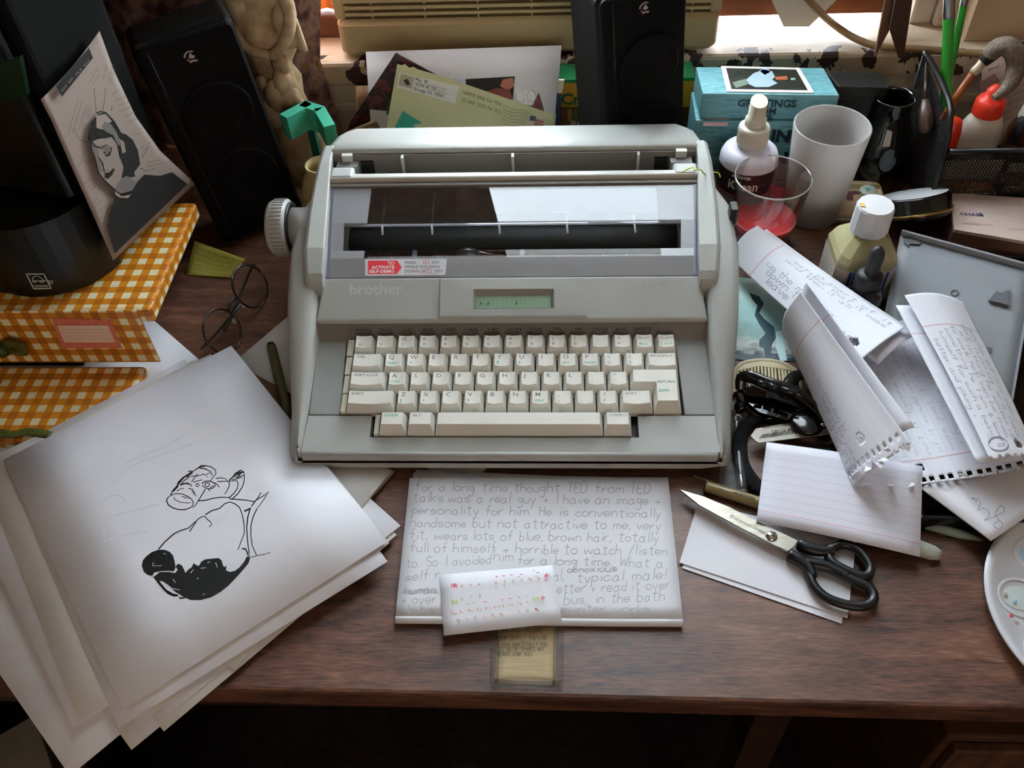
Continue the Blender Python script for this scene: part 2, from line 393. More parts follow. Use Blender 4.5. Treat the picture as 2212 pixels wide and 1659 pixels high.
def onplane(px, py, p, n):
    """where a photo pixel's sight line meets the plane through p with normal n"""
    d = FW + (px-1106)/F_PX*RT - (py-829.5)/F_PX*UP; o = Vector((0, 0, CAM_H)); n = Vector(n)
    return o+d*((Vector(p)-o).dot(n)/d.dot(n))
def bez(E0, E1, u, v):
    """ruled patch between two polylines E0 (u=0) and E1 (u=1), v along them from end to start"""
    def pt(E, t):
        t = t*(len(E)-1); i = min(int(t), len(E)-2); f = t-i; a, b = Vector(E[i]), Vector(E[i+1]); return a*(1-f)+b*f
    return pt(E0, 1-v)*(1-u)+pt(E1, 1-v)*u
def scribble(mb, n, x, y, dx, dy, h, fn, w, rnd=random):
    """a line of illegible small writing from (x,y) along (dx,dy)"""
    P = []; L = math.hypot(dx, dy); tx, ty = dx/L, dy/L
    for k in range(n):
        t = k/(n-1)*L; a = (h if k % 2 else 0)*rnd.uniform(.5, 1.1)
        P.append((x+tx*t-ty*a, y+ty*t+tx*a))
    s = 0
    while s < n-2:
        e = min(n, s+rnd.randint(5, 12)); mb.stroke(P[s:e], w, fn); s = e+1
# ================================================================ the room
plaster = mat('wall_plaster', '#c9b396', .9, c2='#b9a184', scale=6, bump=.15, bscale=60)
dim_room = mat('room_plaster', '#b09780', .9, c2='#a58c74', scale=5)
XL, XR, YF, YB, ZF, ZC = -1.5, 1.7, -2.0, 0.96, -0.74, 2.5
def structure(name, mb, m, bev=0): return solo(name, mb, m, kind='structure', bev=bev)
carpet = mat('dark_carpet', '#2a1c18', .95, c2='#171012', scale=90, bump=.4, bscale=400)
structure('floor', MB().box(XL-.1, XR+.1, YF-.1, 1.25, ZF-.05, ZF), carpet)
structure('ceiling', MB().box(XL-.1, XR+.1, YF-.1, 1.25, ZC, ZC+.05), mat('ceiling_paint', '#e2d9cb', .9, c2='#dad0c0', scale=4))
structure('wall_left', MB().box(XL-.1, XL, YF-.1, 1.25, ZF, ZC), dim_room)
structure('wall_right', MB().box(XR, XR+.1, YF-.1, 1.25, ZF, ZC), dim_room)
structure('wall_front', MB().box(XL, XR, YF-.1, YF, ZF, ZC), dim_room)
WS[0] = Matrix.Translation((0, 0, CAM_H)) @ Matrix.Scale(BK, 4) @ Matrix.Translation((0, 0, -CAM_H))
ZF, ZC = -.67, 2.41                          # so that the set-back wall meets floor and ceiling
wb = MB(); wb.box(XL/BK, WX0, YB, 1.10, ZF, ZC); wb.box(WX1, XR/BK, YB, 1.10, ZF, ZC)
wb.box(WX0, WX1, YB, 1.10, ZF, WZ0-.03); wb.box(WX0, WX1, YB, 1.10, WZ1, ZC)
structure('wall_back', wb, plaster)
# sill with paint chipped off along its front edge
g = G('chipped_sill_paint', .55)
sx = g.t.nodes.new('ShaderNodeSeparateXYZ'); g.t.links.new(g.objv, sx.inputs[0])
edge = g.op('LESS_THAN', sx.outputs[1], -.045)
chip = g.op('GREATER_THAN', g.noise(26, stretch=(1.6, 1, 1.2), detail=5), .555)
dirt = g.ramp(g.noise(9, stretch=(1, 5, 1), detail=6), [(.35, '#ddcfb8'), (.55, '#c6b193'), (.75, '#937860')])
structure_sill = g.out(g.mix(g.op('MULTIPLY', edge, chip), dirt, '#3a2420'), g.op('MULTIPLY', edge, chip), .6)
structure('trim_1', MB().box(-.78, .78, .938, 1.06, .090, .120), structure_sill, bev=.005)
cream = mat('old_cream_paint', '#dfd4c0', .6, c2='#cbbca3', scale=14, detail=6, bump=.1, bscale=40)
ap = MB(); ap.box(-.78, .78, .948, .96, .060, .090); ap.box(-.78, .78, .953, .96, .018, .060); ap.box(-.78, .78, .945, .96, .054, .064)
structure('trim_2', ap, cream, bev=.002)
# side casings and the outer sill
structure('trim_3', MB().box(.425, .545, .992, 1.02, .120, 2.3).box(.40, .425, 1.0, 1.06, .12, 2.2), mat('white_casing_paint', '#d9cfc4', .5, c2='#c2b2a4', scale=11, detail=5), bev=.004)
structure('trim_4', MB().box(-.62, -.50, .935, .96, .120, 2.3), cream, bev=.004)
structure('trim_5', MB().box(WX0-.05, WX1+.05, 1.085, 1.32, .07, .118), mat('weathered_outer_sill', '#b5b0a8', .7, c2='#a39c92', scale=10))
yellow = mat('mustard_wall_board', '#8a6a3a', .7, c2='#785a30', scale=12)
structure('trim_6', MB().box(.56, .80, .935, .96, .125, 1.2), yellow)
# window: sash, panes, brown filler board
wood_brown = mat('sash_wood', '#6b3f1f', .5, c2='#57321a', scale=12, stretch=(1, 8, 12), detail=5)
win = thing('window_1', None, None, (0, 1.04, WZ0)); win['kind'] = 'structure'
fr = MB()
for x0, x1 in ((WX0, WX0+.045), (WX1-.075, WX1-.03)): fr.box(x0, x1, 1.02, 1.06, .12, WZ1)
fr.box(WX0+.045, WX1-.075, 1.02, 1.06, WZ1-.06, WZ1)
part('sash_frame', fr, wood_brown, win)
part('meeting_rail', MB().box(WX0+.045, WX1-.075, 1.015, 1.06, 1.02, 1.065), wood_brown, win)
pane = clear('window_pane_glass', (.96, .98, .97), .0)
part('pane', MB().box(WX0+.045, WX1-.075, 1.036, 1.040, 1.065, WZ1-.06), pane, win)
part('pane', MB().box(WX0+.045, WX1-.075, 1.036, 1.040, .27, 1.02), pane, win)
part('filler_board', MB().box(.182, .378, .998, 1.012, .136, .53), mat('filler_board_wood', '#8a4f28', .6, c2='#6d3c1d', scale=7, stretch=(1, 1, 10), detail=4), win, 'brown wooden board')

WS[0] = None
# ================================================================ desk
g = G('walnut_desk_top', .4, spec=.5)
big = g.noise(4, stretch=(1.5, 5, 5), detail=4, dist=.8)
wv = g.noise(16, stretch=(1.0, 7, 7), detail=8, dist=.5)
fi = g.noise(70, stretch=(1.2, 9, 9), detail=5)
f2 = g.op('MULTIPLY_ADD', fi, .45, g.op('MULTIPLY_ADD', wv, .40, g.op('MULTIPLY', big, .30)))
walnut = g.out(g.ramp(f2, [(.42, '#2f1d18'), (.54, '#553629'), (.64, '#6d4836'), (.76, '#85604a')]), fi, .05)
rg = g.op('MULTIPLY_ADD', g.noise(3), .2, .33); g.t.links.new(rg, g.b.inputs['Roughness'])
desk_dark = mat('walnut_desk_frame', '#3a241c', .45, c2='#281812', scale=8, stretch=(1, 10, 10), detail=6)
dk = thing('desk', 'dark walnut wood desk under all the papers and the typewriter', 'desk', (0, .6, -.74))
def fe(x): return .2625 - .009*x           # front edge runs very slightly askew
top = MB().prism([(-1.15, fe(-1.15)), (.78, fe(.78)), (.78, .982), (-1.15, .982)], -.026, 0.0)
part('desktop', top, walnut, dk, bev=.003)
part('front_apron', MB().box(-1.10, .165, .285, .305, -.078, -.026), desk_dark, dk)
part('side_panel', MB().box(-1.13, -1.10, .29, .92, -.74, -.026), desk_dark, dk)
part('side_panel', MB().box(.74, .77, .29, .92, -.74, -.026), desk_dark, dk)
part('back_panel', MB().box(-1.10, .74, .90, .915, -.74, -.026), desk_dark, dk)
part('leg', MB().prism([(.165, .30), (.195, .30), (.195, .335), (.165, .335)], -.74, -.026), desk_dark, dk)
bx = MB().box(.352, .70, .318, .70, -.74, -.205)
cab = thing('drawer_cabinet', 'low brown wooden cabinet standing under the right of the desk', 'cabinet', (.52, .5, -.74))
part('carcass', bx, mat('cabinet_wood', '#5a3a26', .5, c2='#432a1b', scale=9, stretch=(1, 1, 9), detail=5), cab, bev=.003)
for k in range(3):
    z1 = -.215-.17*k
    dr = part('drawer', MB().box(.36, .692, .308, .318, z1-.16, z1), mat('cabinet_drawer_wood', '#63422c', .5, c2='#4b3020', scale=9, stretch=(9, 1, 1), detail=5), cab, bev=.002)
    part('knob', MB().lathe([(.0, 0), (.006, .002), (.006, .008), (.012, .014), (.012, .02), (0, .024)], 14, Matrix.Translation((.526, .308, z1-.08)) @ Matrix.Rotation(PI/2, 4, 'X')), desk_dark, dr)
cb = thing('cardboard_carton', 'pale closed cardboard carton on the floor by the left front of the desk', 'box', (-.62, .15, -.74))
card = mat('grey_cardboard', '#8c857a', .8, c2='#7b756b', scale=20, bump=.1)
cbm = frame((-.62, .165, -.74), (.8, .6, 0), n=(0, 0, 1))
part('carton_body', MB().box(-.17, .17, -.12, .12, 0, .43).tf(cbm), card, cb, bev=.002)
part('flap', MB().box(-.17, .17, -.12, -.002, .4305, .433).tf(cbm), card, cb)
part('flap', MB().box(-.17, .17, .002, .12, .4305, .433).tf(cbm), card, cb)

# ================================================================ things in and at the window
WS[0] = Matrix.Translation((0, 0, CAM_H)) @ Matrix.Scale(BK, 4) @ Matrix.Translation((0, 0, -CAM_H))
# room air conditioner: louvred beige front standing on the sill
beige = mat('aged_beige_plastic', '#b8a67e', .5, c2='#ad9a72', scale=8, bump=.05, bscale=300)
dark_in = mat('louvre_dark', '#241a14', .8)
A0, A1, AY = -.240, .178, .945
ac = thing('air_conditioner', 'beige louvred air conditioner standing on the window sill', 'air conditioner', ((A0+A1)/2, 1.0, .12))
part('casing', MB().box(A0+.012, A1-.012, AY+.030, 1.20, .120, .262), dark_in, ac)
fb = MB().rbox(A0, A1, AY, AY+.055, .1225, .1640, .012, 4)
part('front_panel', fb, beige, ac)
sd = MB().box(A0, A0+.012, AY+.004, AY+.055, .164, .265).box(A1-.012, A1, AY+.004, AY+.055, .164, .265).box(A0, A1, AY+.004, AY+.055, .248, .265)
part('front_frame', sd, beige, ac, bev=.003)
sm_ = None
for k in range(11):
    z = .1685+k*.0074
    o = bpy.data.objects.new('louvre_slat', sm_) if sm_ else part('louvre_slat', MB().box(A0+.012, A1-.012, AY+.002, AY+.022, .1685, .1722), beige, ac, bev=.0008)
    if sm_: COL.objects.link(o); o.parent = ac; o.location = (0, 0, k*.0074*BK)
    sm_ = o.data
rb = MB()
for x in (-.20, -.142, -.084, -.026, .032, .09, .146): rb.box(x, x+.002, AY+.006, AY+.02, .164, .25)
part('louvre_ribs', rb, beige, ac)
# pleated filler left of it
pf = MB().sheet(lambda u, v: (-.497+u*.257, 1.008+.006*abs(((u*22) % 2)-1), .148+v*.12), 88, 2, .0008)
solo('accordion_panel', pf, translucent('pleated_vinyl', '#c98a58', .5), 'backlit pleated side panel between the curtain and the air conditioner', 'panel')
solo('panel_rail', MB().box(-.497, -.243, .996, 1.03, .1205, .1465), wood_brown, 'brown wooden rail under the backlit pleated panel', 'rail', bev=.002)
# curtain, mauve print, gathered to the left
g = G('mauve_floral_cloth', .95)
n1 = g.noise(24, vec=g.uvv, stretch=(1, 4, 1), detail=4); n2 = g.noise(60, vec=g.uvv, stretch=(1, 4, 1))
base = g.ramp(n1, [(.38, '#5d3d40'), (.48, '#8b6660'), (.58, '#b08f80'), (.7, '#7b5248')])
cloth = g.out(g.mix(g.op('GREATER_THAN', n2, .62), base, '#9a6a35'), n2, .2)
def curt(u, v):
    z = .035+v*2.25
    xr = -.252-.03*min(1, max(0, (z-.1)/.1))+.165*min(1, max(0, (z-.2)/.09))+.10*max(0, (z-.3)/1.95)  # out of view the edge swings right, shaped to narrow the window light
    x = -.66+u*(xr+.66)
    return (x, .925-.004+.010*math.sin(u*46+.6*math.sin(v*9)), z)
cu = MB().sheet(curt, 90, 24, .0009)
solo('curtain', cu, cloth, 'mauve patterned curtain hanging at the left of the window', 'curtain')
# unseen white blind, added to dim the sky above a low gap
rb_ = thing('added_blind', 'unseen white blind added to dim the upper part of the window', 'blind', (0, 1.02, .45))
part('added_blind_cloth', MB().box(WX0+.05, WX1-.08, .990, .991, .44, 2.10), translucent('added_blind_cloth', '#f4f6f8', .85), rb_)
part('hem_bar', MB().box(WX0+.05, WX1-.08, .986, .995, .425, .44), mat('added_blind_hem', '#cfcac2', .6), rb_)
part('roller', MB().tube([(WX0+.05, .990, 2.11), (WX1-.08, .990, 2.11)], .018, 12), mat('added_blind_hem', '#cfcac2', .6), rb_)
# white card, cardboard strips and cord at the right of the window
P0 = [aty(1649, -40, .985), aty(1692, 56, .985), aty(1747, 56, .985), aty(1845, -40, .985)]
solo('white_card', MB().add([], []).prism([(p.x, p.z) for p in P0], .983, .9855, lambda x, z, y: (x, y, z)), mat('white_card_stock', '#d8d2cc', .7), 'white card standing on the sill before the brown board', 'card')
kraft = mat('corrugated_kraft', '#7c5a48', .85, c2='#664838', scale=60, stretch=(1, 1, .1)); kraftd = mat('corrugated_kraft_inside', '#4a3128', .9)
for nm, q, lab in (('cardboard_strip', [(1922, -60), (1952, -60), (1921, 62), (1889, 122)], 'left of two brown cardboard strips hanging at the window'),
              ('cardboard_strip', [(1945, -60), (1979, -60), (1951, 124), (1940, 124), (1921, 62)], 'right of two brown cardboard strips hanging at the window')):
    yy = .915 if 'left' in lab else .905
    P0 = [aty(a, b, yy) for a, b in q]
    solo(nm, MB().prism([(p.x, p.z) for p in P0], yy-.002, yy+.002, lambda x, z, y: (x, y, z)), kraft if 'left' in lab else kraftd, lab, 'cardboard', group='cardboard strips at the window')
WS[0] = None
cp = smooth_path([at(1722, -30, .17), at(1760, 15, .145), at(1800, 52, .108), at(1850, 84, .100), at(1900, 100, .0995), at(1980, 106, .0995), at(2060, 112, .0995), at(2140, 118, .0995), at(2230, 124, .0995)], 6)
solo('cord', MB().tube(cp, .0042, 8), mat('tan_cord_sheath', '#a98a62', .5, c2='#8f7250', scale=30), 'tan cord sagging along the right of the window sill', 'cord')
# ================================================================ the typewriter
XC = -.040
shell = mat('typewriter_grey_plastic', '#aeafab', .42, c2='#a6a7a3', scale=14, detail=6, bump=.10, bscale=900)
shell_dk = mat('typewriter_dark_grey', '#8f8f8c', .5, c2='#878784', scale=14, detail=6, bump=.12, bscale=900)
strip_g = mat('typewriter_strip_grey', '#77736d', .5)
slot_g = mat('typewriter_slot_grey', '#6f6a63', .55)
black = mat('matte_black_plastic', '#131313', .45)
keym = mat('key_ivory', '#dedbd2', .42, c2='#d8d5cb', scale=40, bump=.06, bscale=900)
ink_g = mat('key_legend_grey', '#6e6c68', .6); ink_t = mat('key_legend_green', '#3aa585', .6)
tw = thing('typewriter', 'grey electronic typewriter with ivory keys in the middle of the desk', 'typewriter', (XC, .64, 0))
SL = .19
def zd(y): return .0318+SL*(y-.47)                       # deck plane
def ip(y, T):
    for (a, b), (c, d) in zip(T, T[1:]):
        if y <= c: return b+(d-b)*max(0, (y-a)/(c-a))
    return T[-1][1]
HW = [(.4545, .1815), (.456, .183), (.465, .1865), (.50, .190), (.58, .2015), (.65, .2085), (.70, .208), (.76, .190), (.80, .172), (.822, .160)]
ZT = [(.4545, .0225), (.456, .0275), (.459, .0305), (.465, .033), (.50, .044), (.545, .065), (.575, .079), (.60, .088), (.65, .097), (.70, .101), (.78, .098), (.805, .085), (.822, .05)]
# lower shell: lofted hull with raised side rails and a sunk middle
R = []
ys = [.4545, .456, .4588, .4592, .465, .48, .50, .52, .545, .563, .575, .60, .625, .65, .675, .70, .73, .76, .78, .80, .81, .822]
for y in ys:
    hw = ip(y, HW); zt = ip(y, ZT); xi = .1735
    zf = zt-.0005 if y < .4590 else (zd(y)-.011 if y < .5635 else .050)
    zf = min(zf, zt-.0005)
    zb = max(0, .0135-(y-.454)*.9) if y < .469 else 0       # undercut front
    half = [(0, zb), (hw-.020, zb), (hw-.006, zb+.003), (hw, max(zb+.004, zt*.45)), (hw-.001, max(zb+.0045, zt-.010)), (hw-.004, zt-.004), (hw-.009, zt-.0005), (xi+.004, zt), (xi+.0005, zt-.003), (xi, zf)]
    R.append([(XC+x, y, z) for x, z in half]+[(XC-x, y, z) for x, z in reversed(half[1:])])
# ring order must run so that normals face out: looking from +y they go counter-clockwise
hull = MB().rings([r[::-1] for r in R][::1], cap=True, smooth=True)
part('lower_shell', hull, shell, tw)
# front deck with the space-bar notch
def deck(x, y, z): return (x, y, zd(y)+z)
fd = [(-.2138, .459), (.1358, .459), (.1345, .4935), (.0695, .4935), (.0695, .4722), (-.1572, .4722), (-.1572, .4935), (-.2122, .4935)]
fdp = MB(); fdp.prism([(-.2138, .459), (.1358, .459), (.1355, .4722), (-.2134, .4722)], -.009, 0, deck)
fdp.prism([(-.2134, .4722), (-.1572, .4722), (-.1572, .4926), (-.2123, .4926)], -.009, 0, deck)
fdp.prism([(.0695, .4722), (.1355, .4722), (.1345, .4926), (.0695, .4926)], -.009, 0, deck)
part('front_deck', fdp, shell, tw)
part('side_panel', MB().prism([(-.2121, .4938), (-.1852, .4938), (-.1888, .5690), (-.2143, .5690)], -.009, 0, deck), shell_dk, tw, bev=.0006)
part('side_panel', MB().prism([(.1092, .4938), (.1343, .4938), (.1332, .5690), (.1062, .5690)], -.009, 0, deck), shell_dk, tw, bev=.0006)
part('key_well', MB().prism(rect_poly(-.2135, .1345, .4600, .5700), -.0125, -.0102, deck), black, tw)
ledge_m = mat('ledge_ivory', '#cbc8b6', .5)                 # pale ledges at the left ends of the rows
for y0, y1, x0, x1 in ((.4735, .4918, -.1535, -.1496), (.4946, .5118, -.1846, -.1800), (.5132, .5302, -.1850, -.1802), (.5318, .5492, -.1856, -.1804), (.5508, .5678, -.1862, -.1806)):
    part('row_ledge', MB().prism(rect_poly(x0, x1, y0, y1), -.010, .0025, deck), ledge_m, tw)
# ---- keys: each is a child, legends are children of the key
U = .0191; KX = -.1800; ROW = {'S': .4735, 'Z': .4946, 'A': .5132, 'Q': .5318, 'N': .5508}; KD = .0177
Mslope = Matrix.Rotation(math.atan(SL), 4, 'X')
_cap = {}
def cap_mesh(wu, dish):
    key = (round(wu, 3), dish)
    if key in _cap: return _cap[key]
    w_, d, h = wu*U-.0009, KD, .0098
    n = 10; m = MB()
    tx0, tx1, ty0, ty1 = .0026, w_-.0030, .0048 if dish else .0055, d-.0012
    def tz(u): return h-(.0009*(4*u*(1-u)) if dish else 0)
    def ty(u): return ty0-(.0008*(4*u*(1-u)) if dish else 0)
    bz = -.006; mz = .0008
    # rows of points: base, skirt, top rim, all counter-clockwise
    base = [(0, 0)]; 
    front = [i/n for i in range(n+1)]
    ring_b = [(u*w_, 0, mz) for u in front]+[((1-u)*w_, d, mz) for u in front]
    ring_0 = [(x, y, bz) for x, y, _ in ring_b]
    ring_m = [(tx0-.0006+u*(tx1-tx0+.0012), ty(u)-.0007, tz(u)-.0009) for u in front]+[(tx1+.0006-u*(tx1-tx0+.0012), ty1+.0006, tz(1-u)-.0009) for u in front]
    ring_t = [(tx0+u*(tx1-tx0), ty(u), tz(u)) for u in front]+[(tx1-u*(tx1-tx0), ty1, tz(1-u)) for u in front]
    m.rings([ring_0, ring_b, ring_m, ring_t], cap=False, smooth=False)
    b = len(m.v); m.add(ring_t, [])
    L = len(front)
    for i in range(n): m.f.append((b+i, b+i+1, b+2*L-2-i, b+2*L-1-i)); m.sm.append(True)
    _cap[key] = (_mesh('key_cap', m, keym), (tx0, tx1, ty0, ty1, h)); return _cap[key]
def legend_fn(ko):
    return None
def add_key(row, col, wu, legs, dish=True):
    me, (tx0, tx1, ty0, ty1, h) = cap_mesh(wu, dish)
    y = ROW[row]; p = Vector((KX+col*U+.00045, y, zd(y)+.0008))
    o = bpy.data.objects.new('key', me); COL.objects.link(o); o.parent = tw
    o.matrix_local = _root[tw].inverted() @ Matrix.Translation(p) @ Mslope
    wd = tx1-tx0
    for (s, sz, fx, fy, colr, bold) in legs:
        def fn(a, b, fx=fx, fy=fy):
            x = tx0+.0012+fx*wd+a; u = min(1, max(0, (x-tx0)/wd))
            return (x, ty0+fy*(ty1-ty0)+b, h-(.0009*4*u*(1-u) if dish else 0)+.00009)
        t = text(s, sz, None, 'LEFT', bold, fn, 1.15)
        lg = bpy.data.objects.new('legend', _mesh('legend', t, ink_t if colr else ink_g)); COL.objects.link(lg); lg.parent = o
    return o
B, Gn = .01, .02
top = '°!@#$%¢&*()_+'; bot = ['±', '1', '2', '3', '4', '5', '6', '7', '8', '9', '0', '-', '=']
for i in range(13): add_key('N', i, 1, [(top[i], .0044, .06, .62, 0, 0), (bot[i], .0044, .06, .12, 0, 0)])
add_key('N', 13, 1, [('RELOC', .0029, -.03, .66, 0, .01), ('BS ½', .0030, .04, .12, 1, .02)])
add_key('N', 14, 1, [('W OUT', .0029, -.03, .66, 0, .01), ('L OUT', .0030, .04, .12, 1, .02)])
add_key('Q', 0, 1.5, [('TAB', .0034, .04, .68, 0, .01)])
sub = {'Q': 'RESET', 'W': '<', 'Y': '¶', 'U': '>', 'O': 'REV', 'P': 'INDEX', 'A': 'P INS', 'Z': '§', 'X': '2', 'V': '3', 'M': 'VIEW'}
def letter_key(row, col, ch):
    L = [(ch, .0056, .06, .56, 0, .006)]
    if ch in sub: L.append((sub[ch], .0030 if len(sub[ch]) > 1 else .0036, .02, .12, 1, .015))
    add_key(row, col, 1, L)
for i, ch in enumerate('QWERTYUIOP'): letter_key('Q', 1.5+i, ch)
add_key('Q', 11.5, 1, [('¼', .0040, .06, .60, 0, 0), ('½', .0040, .06, .12, 0, 0)])
add_key('Q', 12.5, 1, [('[', .0038, .06, .62, 0, 0), (']', .0038, .06, .14, 0, 0)])
add_key('Q', 13.5, 1.5, [('BACKSPACE', .0031, .00, .70, 0, .01)])
add_key('A', 0, 1.75, [('SHIFT LOCK', .0034, .03, .68, 0, .01)])
for i, ch in enumerate('ASDFGHJKL'): letter_key('A', 1.75+i, ch)
add_key('A', 10.75, 1, [(':', .0042, .1, .58, 0, 0), (';', .0042, .1, .12, 0, 0)])
add_key('A', 11.75, 1, [('"', .0042, .1, .58, 0, 0), ("'", .0042, .1, .08, 0, 0)])
# L-shaped return key
rk = MB(); xa, xb, xm = KX+12.75*U+.00045, KX+15*U-.0005, KX+13.75*U+.00045
ya0, ya1, yz0 = ROW['A'], ROW['A']+KD, ROW['Z']
def zk(y): return zd(y)
outer = [(xm, yz0), (xb, yz0), (xb, ya1), (xa, ya1), (xa, ya0), (xm, ya0)]
inner = [(xm+.003, yz0+.005), (xb-.003, yz0+.005), (xb-.003, ya1-.0012), (xa+.0026, ya1-.0012), (xa+.0026, ya0+.0048), (xm+.003, ya0+.0048)]
rk.rings([[(x, y, zk(y)-.006) for x, y in outer], [(x, y, zk(y)+.0014) for x, y in outer], [(x, y, zk(y)+.0104) for x, y in inner]], cap=True, smooth=False)
ro = part('key', rk, keym, tw, 'L-shaped return key')
for s, sz, x, y, c_ in (('RETURN', .0034, xm+.0036, ya0+.0035, 0), ('EXPR', .0034, xm+.0042, yz0+.0135, 1)):
    part('legend', text(s, sz, None, 'LEFT', .012, lambda a, b, x=x, y=y: (x+a, y+b, zk(y+b)+.0105), 1.15), ink_t if c_ else ink_g, ro)
add_key('Z', 0, 2.25, [('SHIFT', .0036, .02, .68, 0, .01)])
for i, ch in enumerate('ZXCVBNM'): letter_key('Z', 2.25+i, ch)
for i, (a_, b_) in enumerate(((',', ','), ('.', '.'), ('?', '/'))): add_key('Z', 9.25+i, 1, [(a_, .0048, .12, .58, 0, .01), (b_, .0048, .12, .12, 0, .01)])
add_key('Z', 12.25, 1.5, [('SHIFT', .0034, .03, .68, 0, 0)])
add_key('S', 1.6, 1.25, [('CODE', .0036, .06, .66, 1, .02)], False)
add_key('S', 2.85, 1.25, [('ALT', .0036, .06, .66, 0, .01)], False)
add_key('S', 4.1, 7.42, [], False)
add_key('S', 11.52, 1.25, [('CORRECT', .0029, .01, .70, 0, 0)], False)
# ---- wall strip behind the number row with its printed functions
ws = MB().box(-.2135, .1335, .5695, .5740, .046, .0695, lambda x, y, z: (x, y+(z-.0525)*.5, z))
def onstrip(x, z, d=.0002): return (x, .5695+(z-.0525)*.5-d, z)
stp = part('function_strip', ws, strip_g, tw)
stl = MB()
for s, x in zip(['W.SPELL', 'TH.CH', 'LINE', 'M.REL', 'L MAR', 'R MAR', 'T SET', 'DT SET', 'T CLR', 'CTR', 'RMF', 'UNDLN', 'BOLD', 'OPERATE'],
                [786, 834, 880, 926, 972, 1019, 1065, 1112, 1158, 1204, 1250, 1295, 1342, 1387]):
    q = aty(x, 718, .573)
    stl.join(text(s, .0036, None, 'CENTER', .02, lambda a, b, q=q: onstrip(q.x+a, .0592+b*.9, .0008), 1.1))
part('function_lettering', stl, mat('strip_lettering', '#3c3833', .6), stp)
part('strip_panel', MB().box(-.187, .092, 0, 1, .0540, .0655, lambda x, y, z: onstrip(x, z, .0005*(1-y))), mat('strip_inlay', '#706c66', .5), stp)
# ---- display housing: sloping panel from the overhang up to the cover
def house(x, y, z):                                       # plane through (.5605,.0835) and (.5985,.1005)
    return (x, y, .0705+(y-.5740)*.508+z)
hp = MB().prism([(-.2136, .5740), (.1334, .5740), (.1284, .6108), (-.2096, .6108)], -.0050, 0, house)
hs = part('display_housing', hp, shell, tw, bev=.0022, seg=3)
# embossed maker's lettering and type number
Mh = frame(house(-.1855, .5962, .0001), (1, 0, 0), y=(0, 1, .508))
part('emblem', text('brother', .0150, Mh, 'LEFT', .02, squeeze=1.02), mat('emblem_pale_grey', '#bcbcb8', .35), hs)
Mh = frame(house(.076, .6004, .0001), (1, 0, 0), y=(0, 1, .508))
part('type_number', text('SX-4000', .0106, Mh, 'LEFT', -.005, squeeze=1.02), mat('type_number_grey', '#a0a09b', .35), hs)
Mh = frame(house(.076, .5958, .0001), (1, 0, 0), y=(0, 1, .508))
part('type_caption', text('ELECTRONIC TYPEWRITER', .0026, Mh, 'LEFT', 0, squeeze=1.05), mat('type_number_grey', '#a0a09b', .35), hs)
# raised display block with its window
bz = MB(); bxo = [(-.1030, .5743), (.0280, .5743), (.0262, .6062), (-.1035, .6062)]; wi = [(-.0722, .5807), (-.0015, .5807), (-.0020, .5964), (-.0722, .5964)]
def block(x, y, z): return house(x, y, z+.0038+.0012*math.cos((x+.0377)*16))
for (a, b) in ((0, 1), (1, 2), (2, 3), (3, 0)):
    q = [bxo[a], bxo[b], wi[b], wi[a]]; bz.prism(q, -.0055, 0, block)
part('display_block', bz, shell, tw, bev=.0012)
bv = MB(); wl = [(-.0697, .5831), (-.0040, .5831), (-.0045, .5940), (-.0697, .5940)]
for a in range(4):
    b = (a+1) % 4; bv.add([block(*wi[a], 0), block(*wi[b], 0), block(*wl[b], -.0040), block(*wl[a], -.0040)], [(0, 1, 2, 3)])
part('display_bevel', bv, shell_dk, tw)
g = G('liquid_crystal_panel', .25)
cells = g.op('MAXIMUM', g.stripe(g.u, 16, .08), g.op('LESS_THAN', g.v, .1))
lcdm = g.out(g.mix(cells, '#8fae92', '#a9c4aa'))
lc = part('display_panel', MB().prism(wl, -.0062, -.0042, block), lcdm, tw, 'green liquid crystal display')
lt = MB()
for x in (-.066, -.0595, -.0345): 
    q = Vector(block(x, .5862, -.00405)); lt.join(text('▲' if False else 'A', .0040, frame(q, (1, 0, 0), y=(0, 1, .508)), 'CENTER', .03))
part('display_characters', lt, mat('lcd_ink', '#3d5a4c', .5), lc)
WS[0] = Matrix.Translation((0, 0, CAM_H)) @ Matrix.Scale(1.015, 4) @ Matrix.Translation((0, 0, -CAM_H))   # upper works set slightly back
# ---- upper frame: two side arms, rear bar, hood
for sgn in (-1, 1):
    A = []
    for y, zb, zt, xo, xn in ((.590, .090, .0965, .177, .166), (.5915, .080, .1015, .1795, .165), (.597, .075, .1065, .1815, .1645), (.62, .08, .1165, .1845, .165), (.66, .08, .1255, .186, .1675), (.695, .08, .1325, .186, .170), (.72, .08, .1375, .1855, .172), (.745, .08, .140, .184, .172)):
        c = .004
        A.append([(XC+sgn*x, y, z) for x, z in ((xn, zb), (xo, zb), (xo, zt-c), (xo-c*.4, zt-c*.4), (xo-c, zt), (xn, zt))])
    arm = MB().rings(A if sgn < 0 else [a[::-1] for a in A], cap=True, smooth=False)
    part('side_arm', arm, shell, tw, bev=.0012)
rear = MB().box(XC-.172, XC+.172, .7000, .7075, .1200, .1335)
part('rear_bar', rear, mat('typewriter_pale_grey', '#bfbeb6', .4), tw, bev=.0015)
